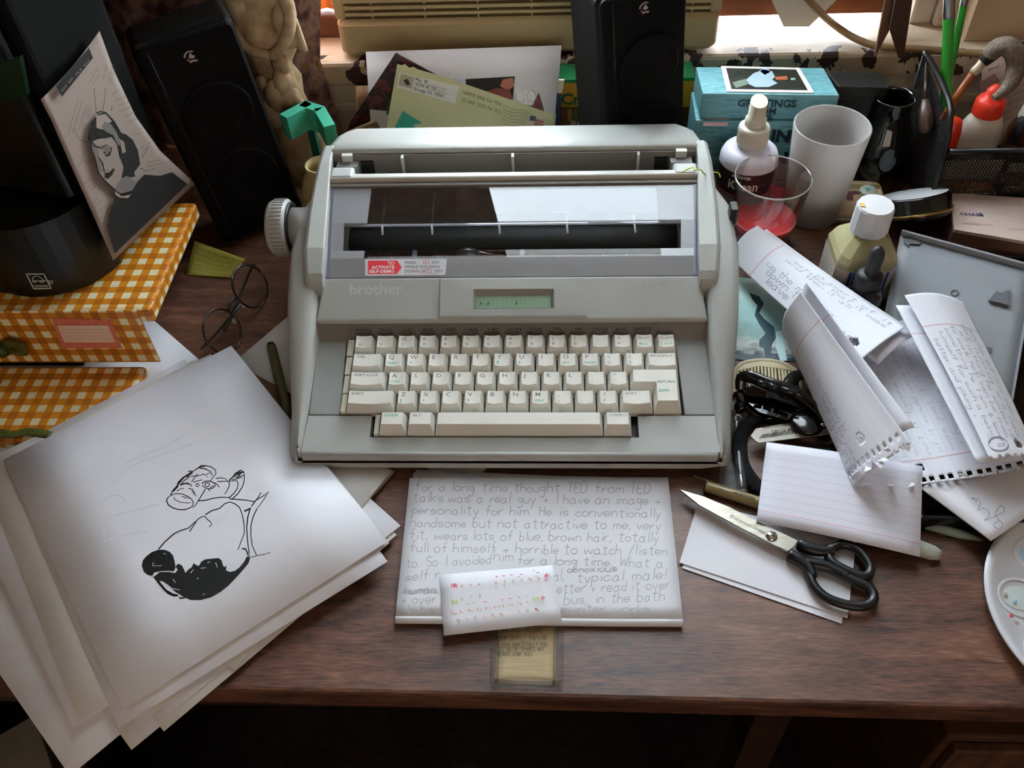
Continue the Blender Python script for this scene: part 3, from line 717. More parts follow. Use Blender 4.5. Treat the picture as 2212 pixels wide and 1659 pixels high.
# corner blocks that tie the bar to the arms
for sgn in (-1, 1):
    part('corner_block', MB().box(XC+sgn*.160-.011, XC+sgn*.160+.011, .7005, .7175, .112, .1345), shell, tw, bev=.003, seg=3)
hd = []
for y, zt, hw in ((.7345, .1395, .1815), (.737, .1410, .1828), (.75, .1400, .1815), (.775, .1350, .1775), (.791, .1285, .171), (.799, .1190, .163), (.803, .108, .158), (.804, .085, .156)):
    c = .012
    hd.append([(XC-hw, y, .085), (XC+hw, y, .085), (XC+hw, y, max(.086, zt-c)), (XC+hw-c*.3, y, max(.087, zt-c*.35)), (XC+hw-c, y, zt), (XC-hw+c, y, zt), (XC-hw+c*.3, y, max(.087, zt-c*.35)), (XC-hw, y, max(.086, zt-c))])
part('rear_hood', MB().rings(hd, cap=True, smooth=True), shell, tw)
# paper slot: floor, rear wall, ribs and guide tabs
part('slot_wall', MB().box(XC-.171, XC+.171, .7315, .7345, .085, .1365), slot_g, tw)
part('slot_floor', MB().box(XC-.171, XC+.171, .7075, .7315, .095, .1010), slot_g, tw)
part('slot_wall', MB().box(XC-.171, XC+.171, .6945, .7000, .095, .1285), slot_g, tw)
for x, dz in ((-.105, 0), (.0, 0), (.118, 0)):
    part('paper_guide_rib', MB().box(XC+x-.0012, XC+x+.0012, .7255, .7315, .118, .1372), shell, tw)
for x in (-.158, .158):
    part('slot_lug', MB().box(XC+x-.010, XC+x+.010, .7215, .7315, .101, .1310), shell_dk, tw)
    part('slot_clip', MB().box(XC+x-.005, XC+x+.005, .7285, .7345, .1315, .1385), mat('typewriter_pale_grey', '#bfbeb6', .4), tw)
for x in (-.14, .14):
    part('slot_recess', MB().box(XC+x-.006, XC+x+.006, .7295, .7316, .101, .131), black, tw)
for x in (-.119, .131):
    part('slot_hole', MB().prism([(XC+x-.0065, .101), (XC+x+.0065, .101), (XC+x+.0065, .110), (XC+x+.004, .1155), (XC+x, .118), (XC+x-.004, .1155), (XC+x-.0065, .110)], .7297, .7314, lambda x, z, y: (x, y, z)), black, tw)
# ---- mechanism under the cover
well = MB().box(XC-.164, XC+.164, .600, .694, .052, .056)
part('mechanism_tray', well, black, tw)
MP = Matrix.Translation((XC, .662, .084)) @ Matrix.Rotation(PI/2, 4, 'Y')
pla = MB().lathe([(0, -.1585), (.0155, -.1585), (.0165, -.1575), (.0165, .1575), (.0155, .1585), (0, .1585)], 36, MP)
part('platen', pla, mat('platen_rubber', '#232523', .62), tw, 'dark rubber roller')
for sgn in (-1, 1):
    mc = Matrix.Translation((XC+sgn*.1575, .662, .084)) @ Matrix.Rotation(PI/2, 4, 'Y')
    part('platen_end', MB().lathe([(0, -.006), (.0185, -.006), (.0195, -.004), (.0195, .004), (.0185, .006), (0, .006)], 28, mc), mat('platen_end_grey', '#6d736e', .5), tw)
dark_metal = mat('mechanism_steel', '#6c6a66', .35, metal=.9)
mech = MB().tube([(XC-.16, .630, .072), (XC+.16, .630, .072)], .003, 8).tube([(XC-.16, .640, .066), (XC+.16, .640, .066)], .002, 8)
part('carriage_rails', mech, dark_metal, tw)
car = MB().rbox(XC-.075, XC-.005, .612, .646, .066, .088, .006, 3)
cr = part('print_carriage', car, black, tw)
for sgn in (-1, 1):
    wing = [(0, 0), (.016, 0), (.010, .012), (.004, .016), (.003, .026), (-.001, .026)]
    x0 = XC-.040+sgn*.047
    part('ribbon_arm', MB().prism([(x0-sgn*a+sgn*.004, .622+b) for a, b in wing], .0885, .0905), mat('ribbon_arm_grey', '#6f7d80', .45), cr)
part('ribbon_spool', MB().lathe([(0, 0), (.012, 0), (.013, .003), (.012, .006), (0, .006)], 24, Matrix.Translation((XC-.040, .634, .088))), black, cr)
part('ribbon_lever', MB().tube([(XC-.050, .640, .092), (XC-.041, .6435, .0935), (XC-.029, .641, .092), (XC-.015, .639, .090)], .0011, 6), mat('ribbon_lever_steel', '#a59c8c', .3, metal=.8), cr)
part('print_pointer', MB().box(XC-.0435, XC-.0425, .6145, .6160, .088, .0985).box(XC-.049, XC-.038, .6140, .6165, .0882, .0892), mat('pointer_pink', '#c88a7a', .5), cr)
# ruler strip under the front of the cover
CVF = [(.6020, .0970), (.6185, .1052), (.6265, .1071), (.6545, .1168), (.6940, .1262)]      # cover profile, y and z
def cz(y): return ip(y, CVF)
rs = part('paper_scale', MB().box(XC-.130, XC+.135, .6175, .6275, .086, .0975, lambda x, y, z: (x, y, z+(y-.6175)*.2)), mat('scale_grey', '#77736c', .5), tw)
tk = MB(); tl_ = MB(); yb = .6177
def sc_at(x, y): return (x, y, .0977+(y-.6175)*.2)
for k in range(0, 51):
    x = XC-.108+k*.00423
    if k % 5 == 0: tk.add([sc_at(x-.0003, .6177), sc_at(x+.0003, .6177), sc_at(x+.0003, .6272), sc_at(x-.0003, .6272)], [(0, 1, 2, 3)])
    else:
        for ya, yb_ in ((.6182, .6192), (.6248, .6262)): tk.add([sc_at(x-.0002, ya), sc_at(x+.0002, ya), sc_at(x+.0002, yb_), sc_at(x-.0002, yb_)], [(0, 1, 2, 3)])
for k in range(10):
    x = XC-.108+k*5*.00423+.0012
    tl_.join(text(str(k*10), .0026, None, 'LEFT', .01, lambda a, b, x=x: sc_at(x+a, .6243+b))); tl_.join(text(str(k*12), .0022, None, 'LEFT', .01, lambda a, b, x=x: sc_at(x+a, .6179+b)))
part('scale_ticks', tk, mat('scale_white', '#dcd8d0', .5), rs); part('scale_figures', tl_, mat('scale_white', '#dcd8d0', .5), rs)
# ---- tinted clear cover: window in the middle, frosted ends and lip
cwin = clear('cover_clear_plastic', (.86, .86, .88), .015, fres=1.75)
cfro = clear('cover_frosted_plastic', (.75, .75, .78), .22, haze=.72, hazecol=(.50, .50, .52), fres=1.7)
ced = clear('cover_edge_plastic', (.60, .58, .80), .1, haze=.45, hazecol=(.52, .50, .68), fres=1.5)
def cover_strip(x0a, x1a, x0b, x1b, ya, yb, th=.0016):
    return MB().box(0, 1, 0, 1, 0, 1, lambda u, v, z: ((x0a+(x1a-x0a)*u)*(1-v)+(x0b+(x1b-x0b)*u)*v, ya+(yb-ya)*v, (cz(ya)*(1-v)+cz(yb)*v)-th*(1-z)))
cvL, cvR = -.2005, .1205
def ex(y, s): return (cvL-.0062*(y-.598)/.096 if s < 0 else cvR+.0062*(y-.598)/.096)
wL, wR = -.1715, .0930
cov = part('cover_lip', cover_strip(cvL, cvR, ex(.6185, -1), ex(.6185, 1), .6020, .6185), cfro, tw)
part('cover_window', cover_strip(wL, wR, wL-.0005, wR+.0005, .6185, .6265), cwin, tw)
part('cover_window', cover_strip(wL, wR, wL, wR, .6545, .6940), cwin, tw)
# middle band of the window drops a little and leans forward, so it shows the roller
mid = MB().box(0, 1, 0, 1, 0, 1, lambda u, v, z: (wL+(wR-wL)*u, .6265+.028*v, .1071-.0005+.0062*v**1.0-.0016*(1-z)-.0035*math.sin(PI*v)))
for s, xi_ in ((-1, wL), (1, wR)):
    for ya, yb in ((.6185, .6265), (.6545, .6940)):
        a0, b0 = (ex(ya, s), xi_) if s < 0 else (xi_, ex(ya, s)); a1, b1 = (ex(yb, s), xi_) if s < 0 else (xi_, ex(yb, s))
        part('cover_frosted_end', cover_strip(a0, b0, a1, b1, ya, yb), cfro, tw)
    e = MB().box(0, 1, 0, 1, 0, 1, lambda u, v, z, s=s: (ex(.598+.096*v, s)+s*(.0015+.0045*(u if s > 0 else 1-u))-s*.0015, .6020+.0920*v, cz(.6020+.0920*v)-.012*(1-z)+.0006))
    part('cover_edge', e, ced, tw)
    e2 = cover_strip(*( (ex(.6265, s), ex(.6265, s)+.0115, ex(.6545, s), ex(.6545, s)+.0115) if s < 0 else (ex(.6265, s)-.0115, ex(.6265, s), ex(.6545, s)-.0115, ex(.6545, s))), .6265, .6545)
    part('cover_side_web', e2, cfro, tw)
part('tear_edge', MB().box(ex(.6545, -1)+.004, ex(.6545, 1)-.004, .6538, .6550, .1128, .1146), clear('tear_edge_plastic', (.8, .8, .85), .05, haze=.5, hazecol=(.75, .75, .8)), tw)
for px in (829, 935, 1079, 1224, 1369):
    x = at(px, 468, .114).x
    f_ = part('paper_finger', MB().box(x-.0007, x+.0007, .6540, .6925 if px < 1000 else .666, .110, .1122, lambda a, b, c: (a, b, c+(b-.654)*.30)), mat('finger_smoke', '#55504c', .3), tw)
    part('finger_tip', MB().tube([(x, .6545, .1135), (x+.0008, .6470, .1085)], .0011, 8), mat('finger_tip_clear', '#c9cbd6', .12, spec=.8), f_)
# ---- self-demo sticker on the lip
def stk(u, v, h=.0003):                                   # u,v in 0..1 over the sticker
    xa, xb = -.1690, -.0975
    y = .6032+.0140*v; return (xa+(xb-xa)*u-.001*v*(1-2*u), y, cz(y)+h)
sk = part('sticker', MB().prism([(a, b) for a, b in rrect(0, 1, 0, 1, .045, 3)], .0001, .0003, lambda u, v, z: stk(u, v, z)), mat('sticker_white', '#d9d9de', .4), tw, 'red and white self-demonstration sticker')
part('red_arrow', MB().blob([(.035, .09), (.395, .09), (.455, .5), (.395, .92), (.035, .92)], lambda u, v: stk(u, v, .00038)), mat('sticker_red', '#d8303c', .45), sk)
def stext(s, size, u, v, al, m, bold=.02, sq=1.0):
    t = text(s, 1, None, al, bold, lambda a, b: stk(u+a*size*sq*.285, v+b*size, .00048)); part('sticker_lettering', t, m, sk)
wht = mat('sticker_lettering_white', '#f2eeee', .5); gry = mat('sticker_lettering_grey', '#7d7f84', .5); redl = mat('sticker_red', '#d8303c', .45)
for s, v in (('TO', .66), ('ACTIVATE', .41), ('SELF-DEMO', .16)): stext(s, .27, .365, v, 'RIGHT', wht, .03, .80)
for s, v, u in (('PRESS', .70, .49), ('KEY', .70, .82), ('WHILE HOLDING', .44, .49), ('DOWN', .17, .49), ('KEY', .17, .87)): stext(s, .23, u, v, 'LEFT', gry, .02, .84)
stext('S', .20, .735, .72, 'LEFT', gry, .02, .8); stext('ALT', .20, .715, .19, 'LEFT', gry, .02, .8); stext('UF2073001', .08, .80, .06, 'LEFT', gry, 0, .9)
bxs = MB()
for u0, u1, v0, v1 in ((.715, .785, .68, .91), (.70, .825, .13, .37)):
    for a, b, c, d in ((u0, u1, v0, v0+.018), (u0, u1, v1-.018, v1), (u0, u0+.006, v0, v1), (u1-.006, u1, v0, v1)):
        bxs.add([stk(a, c, .00045), stk(b, c, .00045), stk(b, d, .00045), stk(a, d, .00045)], [(0, 1, 2, 3)])
part('key_boxes', bxs, redl, sk)
# ---- platen knob on the left, release lever on the right
kc = Matrix.Translation((-.2250, .678, .0935)) @ Matrix.Rotation(-PI/2, 4, 'Y')
kb = MB().lathe([(0, 0), (.019, 0), (.019, .024), (0, .024)], 32, kc)
kn = part('platen_knob', kb, shell, tw)
kp = MB(); prof = [(.0245, .026), (.0268, .028), (.0268, .040), (.0245, .0445), (.015, .0455), (0, .0455)]
kp.lathe([(0, .026)]+prof, 40, kc); part('knob_wheel', kp, shell, kn)
rd = MB()
for k in range(40):
    a = 2*PI*k/40; rd.box(-.0005, .0005, .0262, .0276, .0285, .0395, lambda x, y, z, a=a: kc @ Vector((x*math.cos(a)-y*math.sin(a), x*math.sin(a)+y*math.cos(a), z)))
part('knob_ridges', rd, shell_dk, kn)
part('knob_collar', MB().lathe([(.020, .024), (.024, .024), (.024, .0265), (.020, .0265)], 32, kc), black, kn)
lev = MB().rbox(.1590, .1665, .668, .682, .098, .116, .002, 2); part('release_lever', lev, black, tw)

WS[0] = None
# ================================================================ gift boxes in orange gingham
g = G('orange_gingham_paper', .38, coat=.15)
ga = g.stripe(g.u, 1, .5); gb = g.stripe(g.v, 1, .5)
both = g.op('MULTIPLY', ga, gb); none_ = g.op('MULTIPLY', g.op('SUBTRACT', 1.0, ga), g.op('SUBTRACT', 1.0, gb))
ging = g.out(g.mix(both, g.mix(none_, '#c27d1e', '#a85f10'), '#e6dcb8'))
def gbox(x0, x1, y0, y1, z0, z1, p=.0148, M=None):
    m = MB()
    for pts, uv in (([(x0,y0,z0),(x1,y0,z0),(x1,y0,z1),(x0,y0,z1)], lambda a: (a[0], a[2])), ([(x1,y0,z0),(x1,y1,z0),(x1,y1,z1),(x1,y0,z1)], lambda a: (a[1], a[2])),
                    ([(x1,y1,z0),(x0,y1,z0),(x0,y1,z1),(x1,y1,z1)], lambda a: (-a[0], a[2])), ([(x0,y1,z0),(x0,y0,z0),(x0,y0,z1),(x0,y1,z1)], lambda a: (-a[1], a[2])),
                    ([(x0,y0,z1),(x1,y0,z1),(x1,y1,z1),(x0,y1,z1)], lambda a: (a[0], a[1]-y0+z1)), ([(x0,y1,z0),(x1,y1,z0),(x1,y0,z0),(x0,y0,z0)], lambda a: (a[0], a[1]))):
        m.add([M @ Vector(q) for q in pts] if M else pts, [(0, 1, 2, 3)], [tuple(c/p+40 for c in uv(q)) for q in pts])
    return m
GZ = .080                                    # top of the box
GY = at(295, 672, GZ).y; GXF = at(295, 672, GZ).x; GXL = at(322, 672, GZ).x
gx = thing('gingham_box', 'orange and white gingham gift box under the black printer', 'box', (-.58, GY+.08, 0))
part('box_body', MB().box(-.86, -.455, GY+.004, GY+.150, 0, GZ-.017), mat('gift_box_shade', '#1d1410', .9), gx)  # dark body colour stands for the shadow under the lid
part('lid', gbox(-.862, GXL, GY+.002, GY+.160, GZ-.0165, GZ, p=.0158), ging, gx, bev=.003)
fl = part('front_flap', gbox(-.862, GXF, GY-.0006, GY+.0018, .0135, GZ+.001, p=.0158), ging, gx, bev=.001)
g = G('pink_floral_border', .5)
nz = g.noise(700); pk = g.out(g.ramp(nz, [(.4, '#c4473c'), (.55, '#d98a6a'), (.7, '#b5342f')]))
def onflap(px, py, d=0): return aty(px, py, GY-.0008-d)
def flq(Q, d0, d1): 
    P = [onflap(*q) for q in Q]; return MB().prism([(p.x, p.z) for p in P], GY-.0006-d1, GY-.0006-d0, lambda x, z, y: (x, y, z))
lb = part('label_border', flq([(112, 688), (240, 690), (264, 752), (134, 752)], .0002, .0006), pk, fl)
part('label_card', flq([(124, 702), (234, 702), (250, 738), (140, 738)], .0009, .0012), mat('label_pink_paper', '#e3c4ae', .7), fl, 'pale pink ruled label')
rl_ = MB()
for k in range(4):
    a, b = onflap(131+4*k, 710+7*k), onflap(236+4*k, 710+7*k); rl_.stroke([(a.x, a.z), (b.x, b.z)], .0003, lambda x, z: (x, GY-.0021, z))
part('label_rules', rl_, mat('label_rule_red', '#b9716a', .7), fl)
green_rib = mat('olive_green_ribbon', '#5b6128', .4, c2='#3c4018', scale=50)
bow = MB()
bc = onflap(8, 752, .004)
for sg, ln in ((-1, .03), (1, .022)):
    bow.tube(smooth_path([bc, bc+Vector((sg*ln*.6, -.004, .010)), bc+Vector((sg*ln, -.006, .003)), bc+Vector((sg*ln*.6, -.003, -.004)), bc], 5), .0042, 8, flat=(.35, 1.2))
bow.lathe([(0, -.006), (.006, -.004), (.006, .004), (0, .006)], 12, Matrix.Translation(bc+Vector((0, -.003, 0))))
part('ribbon_bow', bow, green_rib, fl)
g2 = thing('gift_bag', 'flat gingham gift bag with a green ribbon, before the gingham box', 'bag', (-.63, .54, 0))
part('bag', gbox(-.84, at(300, 830, .012).x, .482, GY-.003, 0, .012, p=.0158), ging, g2, bev=.004)
rp = [at(-60, 925, .0135), at(20, 938, .015), at(60, 932, .0145), at(110, 940, .0135)]
part('ribbon', MB().tube(smooth_path(rp, 6), .0045, 8, flat=(1.0, .3)), green_rib, g2)

# ================================================================ black printer on the boxes, with a photocopied page on its side
AX = Vector((.962, -.273, 0)); AYp = Vector((.273, .962, 0))
side_n = Vector((.962, -.273, .0)).normalized()
PS = (CAM_H-(GZ+.010))/(CAM_H-.160)
PB = Vector((-.350*PS, .556*PS, GZ+.010))
MPn = frame(PB - side_n*.006 + Vector((0, 0, -.0085)), AX, n=(0, 0, 1))
MPn.translation.z = GZ+.0018; MPn = MPn @ Matrix.Scale(PS, 4)
pblk = mat('printer_black_gloss', '#0c0f0d', .32, c2='#090b0a', scale=8, coat=.1); pblk2 = mat('printer_black_matt', '#080808', .7, spec=.15)
pr_ = thing('printer', 'big black printer standing on the gingham boxes', 'printer', M=Matrix.Translation(MPn.translation))
def prb(*a, r=.01): return MB().rbox(*a, r, 4).tf(MPn)
part('body', prb(-.42, 0, 0, .092, .004, .30, r=.008), pblk2, pr_)
part('top_cover', prb(-.42, .001, -.008, .098, .302, .335, r=.008), pblk, pr_)
def rounded_tray():
    o = [(-.42, .0), (-.42, -.050), (-.075, -.056)]
    for k in range(9):
        a = -PI/2+PI/2*k/8; o.append((-.060+.058*math.cos(a), .002+.058*math.sin(a)))
    o.append((-.002, 0)); return o
part('front_tray', MB().prism(rounded_tray(), 0, .066).tf(MPn), pblk, pr_, bev=.006, seg=3)
part('tray_foot', MB().prism([(-.40, -.02), (-.40, -.060), (-.13, -.060), (-.11, -.045), (-.11, -.02)], -.0008, .004).tf(MPn), pblk2, pr_)
part('front_cover', prb(-.42, -.006, -.012, .0, .070, .296, r=.006), pblk, pr_)
part('paper_tray_lip', prb(-.42, -.012, -.030, -.012, .20, .212, r=.004), pblk2, pr_)
gp = [onplane(a, b, MPn @ Vector((0, -.0125, 0)), AYp) for a, b in ((-30, 150), (42, 122), (58, 205), (-20, 236))]
gm = MB().add(gp+[q+AYp*.004 for q in gp], [(3, 2, 1, 0), (0, 1, 5, 4), (1, 2, 6, 5), (2, 3, 7, 6), (3, 0, 4, 7)]); part('control_panel', gm, mat('dark_green_panel', '#16301f', .25), pr_)
# efficiency label: framed arc, wordmark and bars
def onfront(px, py, d=.0003): return onplane(px, py, MPn @ Vector((0, -.0565-d, .03)), AYp)
ew = mat('label_white_ink', '#cfd0c6', .6)
q4 = [(57, 592), (95, 592), (110, 623), (73, 624)]
def lab(u, v): 
    a = Vector(q4[0]); b = Vector(q4[1]); c = Vector(q4[2]); d = Vector(q4[3])
    p = (a*(1-u)+b*u)*v+(d*(1-u)+c*u)*(1-v); return onfront(p.x, p.y, .0006)
es = MB()
for P in ([(0, 0), (1, 0)], [(1, 0), (1, 1)], [(1, 1), (0, 1)], [(0, 1), (0, 0)]): es.stroke(P, .07, lab)
es.stroke([(.5+.36*math.cos(t*.1), .34+.52*math.sin(t*.1)) for t in range(3, 29)], .04, lab)
for k in range(2): es.stroke([(.1, .22-.09*k), (.9, .22-.09*k)], .04, lab)
part('efficiency_label', es, ew, pr_)
ht = MB(); hand(ht, 'energy', .16, .42, .15, lab, w=.035, jit=.02)
part('label_script', ht, ew, pr_)
# the photocopied page
pg = thing('photocopied_page', 'curled photocopied page with a woman\'s portrait, leaning on the black printer', 'page', PB)
def onpage(px, py, d=0.0): return onplane(px, py, PB+side_n*(.0022+d), side_n)
E0 = [(88, 215), (112, 262), (150, 350), (197, 455), (245, 563)]; E1 = [(215, 67), (245, 150), (292, 250), (345, 325), (422, 397)]
def pgf(u, v):
    p = bez([(a, b, 0) for a, b in E0], [(a, b, 0) for a, b in E1], u, v); p.y += 8*math.sin(PI*u)*(1 if v > .5 else -.2)*(abs(v-.5)*2)
    return onpage(p.x, p.y, .004*math.sin(PI*v)*u)
part('sheet', MB().sheet(pgf, 14, 16, .0002), mat('photocopy_paper', '#998880', .85), pg)
ik = mat('photocopy_black', '#14100f', .7); ikg = mat('photocopy_grey', '#6d6460', .7)
def pp(d): return lambda x, y: onpage(x, y, d)
def pagepoly(name, P, d, m): part(name, MB().blob(P, pp(d)), m, pg)
D0 = .0048
pagepoly('title_bar', [(121, 186), (192, 103), (201, 125), (134, 209)], D0, ik)
pagepoly('sweater', [(312, 377), (345, 380), (372, 372), (405, 398), (248, 548), (236, 508), (234, 490), (247, 425), (262, 430)], D0, ik)
hair = [(200, 262), (212, 246), (228, 243), (243, 258), (258, 286), (272, 290), (287, 302), (298, 325), (303, 355), (290, 372), (292, 382), (262, 385), (268, 352), (258, 340), (252, 308), (240, 296), (226, 300), (212, 300), (196, 308), (190, 298), (196, 280)]
pagepoly('portrait_hair', hair, D0+.0001, ik)
pagepoly('portrait_face', [(199, 306), (214, 300), (240, 296), (252, 310), (258, 340), (268, 362), (262, 385), (250, 408), (243, 404), (226, 388), (212, 372), (208, 350), (199, 328)], D0+.0001, mat('photocopy_light_grey', '#8a7b73', .8))
pagepoly('portrait_brow', [(208, 250), (228, 246), (242, 262), (232, 268), (222, 280), (208, 276)], D0+.0003, mat('photocopy_paper', '#998880', .85))
pagepoly('portrait_neck', [(262, 385), (275, 380), (296, 395), (285, 412), (262, 418), (246, 410)], D0+.0003, ikg)
pagepoly('portrait_collar', [(248, 412), (262, 424), (284, 420), (276, 428), (258, 427), (250, 420)], D0+.0004, mat('photocopy_paper', '#998880', .85))
pagepoly('portrait_lock', [(226, 262), (240, 268), (252, 286), (262, 310), (256, 316), (244, 292), (228, 284), (220, 274)], D0+.00045, ikg)
pagepoly('portrait_lock', [(258, 300), (268, 306), (272, 328), (264, 332)], D0+.00045, mat('photocopy_light_grey', '#8a7b73', .8))
pagepoly('portrait_eye', [(222, 318), (232, 312), (240, 318), (238, 328), (228, 330)], D0+.00042, ikg)
pagepoly('portrait_eye', [(204, 330), (210, 326), (214, 334), (208, 338)], D0+.00042, ikg)
pagepoly('portrait_shade', [(199, 312), (210, 316), (216, 345), (222, 372), (214, 370), (206, 345)], D0+.00022, mat('photocopy_mid_grey', '#6f625c', .8))
pagepoly('portrait_mouth', [(226, 374), (236, 372), (246, 362), (244, 376), (234, 386), (228, 384)], D0+.00042, ik)
sk = MB()
for P, ww in (([(200, 262), (194, 290), (197, 320), (206, 345), (212, 372), (228, 392), (250, 412)], 3), ([(208, 245), (216, 241), (228, 243), (246, 262), (262, 290)], 3), ([(222, 318), (230, 314), (240, 320), (236, 334), (228, 336)], 5), ([(213, 340), (222, 352), (226, 372), (234, 366)], 2), ([(226, 382), (238, 376), (247, 366)], 4), ([(224, 330), (238, 326)], 4),
               ([(196, 302), (206, 316), (222, 320)], 3), ([(205, 286), (214, 296), (228, 296)], 3), ([(313, 398), (309, 415), (302, 432)], 1.2), ([(208, 243), (205, 215), (203, 190)], 1), ([(222, 240), (226, 215), (228, 190)], 1), ([(240, 240), (243, 228)], 1), ([(160, 278), (170, 300), (188, 308)], 1), ([(180, 348), (190, 352), (200, 343)], 1), ([(302, 363), (318, 370), (334, 364)], 1), ([(306, 340), (315, 328), (318, 318)], 1)):
    sk.stroke(P, ww, pp(D0+.0004))
part('portrait_lines', sk, ik, pg)
wl = MB()
for k, (x, y, dx, dy) in enumerate([(146, 290, 22, -78), (156, 286, 20, -70), (176, 252, 10, -24), (182, 252, 12, -26), (188, 256, 8, -18), (168, 280, 10, -26), (176, 282, 6, -18), (192, 178, 16, -30), (200, 182, 14, -26), (222, 170, 8, -32), (232, 176, 12, -38), (238, 180, 10, -36), (242, 205, 16, -14), (246, 218, 26, -12), (254, 228, 24, -10), (258, 240, 30, -14), (266, 252, 28, -14), (272, 264, 26, -10), (284, 286, 20, -10), (288, 292, 14, -6), (302, 320, 22, -14), (308, 324, 18, -10), (318, 350, 26, -6), (318, 358, 56, -12), (168, 360, 16, -34), (184, 395, 12, -10), (188, 404, 14, -8), (194, 412, 10, -10), (198, 440, 14, -16), (204, 446, 16, -14), (208, 462, 12, -14), (214, 478, 14, -40), (222, 486, 12, -46), (228, 500, 6, -38), (192, 440, 8, -14)]):
    scribble(wl, max(8, int(math.hypot(dx, dy)/1.6)), x, y, dx, dy, 3.2, pp(D0+.0003), .9)
part('handwritten_notes', wl, mat('photocopy_grey_ink', '#4d4542', .7), pg)
tl_ = MB(); 
for k in range(4): scribble(tl_, 12, 131+16*k, 196-18*k, 12, -14, 5, pp(D0+.0005), 1.3)
part('title_lettering', tl_, mat('photocopy_paper', '#998880', .85), pg)

# ================================================================ the pair of black speakers
spk_m = mat('speaker_black', '#080807', .6, spec=.2, c2='#060606', scale=20); spk_f = mat('speaker_baffle', '#0a0909', .7, spec=.15, bump=.1, c2='#080707', scale=30, bscale=700)
cone_m = mat('speaker_cone', '#100d0c', .7, spec=.2); ring_m = mat('speaker_surround', '#090808', .7, spec=.15); logo_m = mat('speaker_logo_silver', '#b9a7a5', .4); logo_r = mat('speaker_logo_dot', '#8d3a48', .4)
SX = Vector((.8949, .4366, .0927)).normalized(); SN = Vector((.439, -.898, -.009)).normalized()
SPW, SPH = .0955, .2334
def speaker(o, label, depth, foot):
    M = frame(o, SX, n=SN)
    t = thing('speaker', label, 'speaker', M=M, group=None)
    part('cabinet', MB().rbox(0, SPW, 0, SPH, -depth, -.006, .008, 4), spk_m, t, local=True)
    bf = part('front_baffle', MB().rbox(.0015, SPW-.0015, .0015, SPH-.0015, -.006, 0, .007, 4), spk_f, t, local=True)
    part('bezel_strip', MB().box(.0125, .0140, .006, SPH-.006, 0, .0012), mat('speaker_trim_gloss', '#26221f', .15), bf, local=True)
    for cy in (.150, .073):
        c = Matrix.Translation((SPW*.54, cy, 0))
        d = part('driver', MB().lathe([(.0340, 0), (.0340, .0022), (.031, .0030), (.028, .0016), (.0255, .0022), (.024, .0008), (.0225, .0006)], 36, c), ring_m, t, local=True)
        part('cone', MB().lathe([(.0225, .0006), (.017, -.0022), (.010, -.0046), (.0095, -.0042), (.006, -.0018), (0, -.0010)], 30, c), cone_m, d, local=True)
    lg = MB(); cx, cy, r = SPW*.50, SPH*.905, .0058
    fnl = lambda x, y: (cx+x*r, cy+y*r, .0002)
    lg.stroke([(1.0*math.cos(a*.1), 1.0*math.sin(a*.1)) for a in range(9, 30)], .16, fnl, .3)
    lg.blob([(-.05, .62), (.28, .80), (.20, .35), (.62, .12), (.50, -.2), (.05, -.28), (-.40, .1)], fnl)
    lg.stroke([(-.5, -.75), (.0, -.62), (.75, -.80)], .3, fnl)
    part('logo', lg, logo_m, bf, local=True)
    part('logo_dot', MB().blob(ring_pts(.28, 12, -.55, -.30), fnl), logo_r, bf, local=True)
    if foot: part('foot', MB().rbox(.008, SPW-.008, -foot, 0, -depth+.006, -.008, .004, 3), spk_m, t, local=True)
    return t
sp1 = speaker((-.363, .764, .002), 'black two-driver speaker at the left, beside the gingham box', .052, 0)
Pq = at(1393, 18, .2225); o2 = Pq - SX*(SPW*.5) - SN.cross(SX)*(SPH*.905)

sp2 = speaker(o2, 'black two-driver speaker before the air conditioner, behind the typewriter', .066, max(.002, o2.z-.001))

# ================================================================ cream figure, teal angular frame, cream cup
cl = MB(); cx, cy = -.296, .893; rs_ = random.Random(4)
prof = [(0, .0), (.026, .0), (.028, .02), (.024, .05), (.020, .08), (.025, .10), (.024, .125), (.021, .14), (.026, .16), (.028, .18), (.023, .195), (.020, .205), (.024, .22), (.026, .24), (.020, .26), (.015, .27), (.017, .285), (.0165, .30), (.010, .312), (0, .316)]
NR = 40; rr = []
for (r, z) in prof:
    ring = []
    for k in range(NR):
        a = 2*PI*k/NR; f = 1+.16*math.sin(3*a+z*40)+.10*math.sin(7*a-z*70)+.07*math.sin(11*a+z*120)
        if z > .27: f = 1+.05*math.sin(3*a)
        ring.append((cx+.004*math.sin(z*30)-z*.05+max(r, .0002)*f*math.cos(a)*1.15, cy+max(r, .0002)*f*math.sin(a)*.62, z+.004*math.sin(5*a+z*90)))
    rr.append(ring)
clay = mat('glazed_clay', '#c9ad88', .5, c2='#96785a', scale=45, detail=5, bump=.4, bscale=120)
fg = thing('clay_figure', 'lumpy cream clay figure of a robed person, beside the left speaker', 'figurine', (cx, cy, 0))
part('robe', MB().rings(rr[:14], True, True), clay, fg); part('head', MB().rings(rr[13:], True, True), mat('glazed_clay_pale', '#cdb594', .5, c2='#a58a6a', scale=40, bump=.3), fg)
for sg in (-1, 1):
    part('arm', MB().tube(smooth_path([(cx-.008+sg*.026, cy-.004, .245), (cx-.006+sg*.034, cy-.012, .205), (cx-.004+sg*.020, cy-.020, .175), (cx, cy-.021, .165)], 5), [.009, .0085, .008, .0075, .0075, .007, .007, .007, .007, .0065, .006, .006, .006, .0055, .005, .004], 9), clay, fg)
part('wing', MB().sheet(lambda u, v: (cx+.018+u*.020-v*.004, cy-.008+.004*math.sin(u*5), .165+v*.055*(1-.4*u)), 6, 8, .004), mat('glazed_clay_pale', '#cdb594', .5), fg)
rn = random.Random(21)
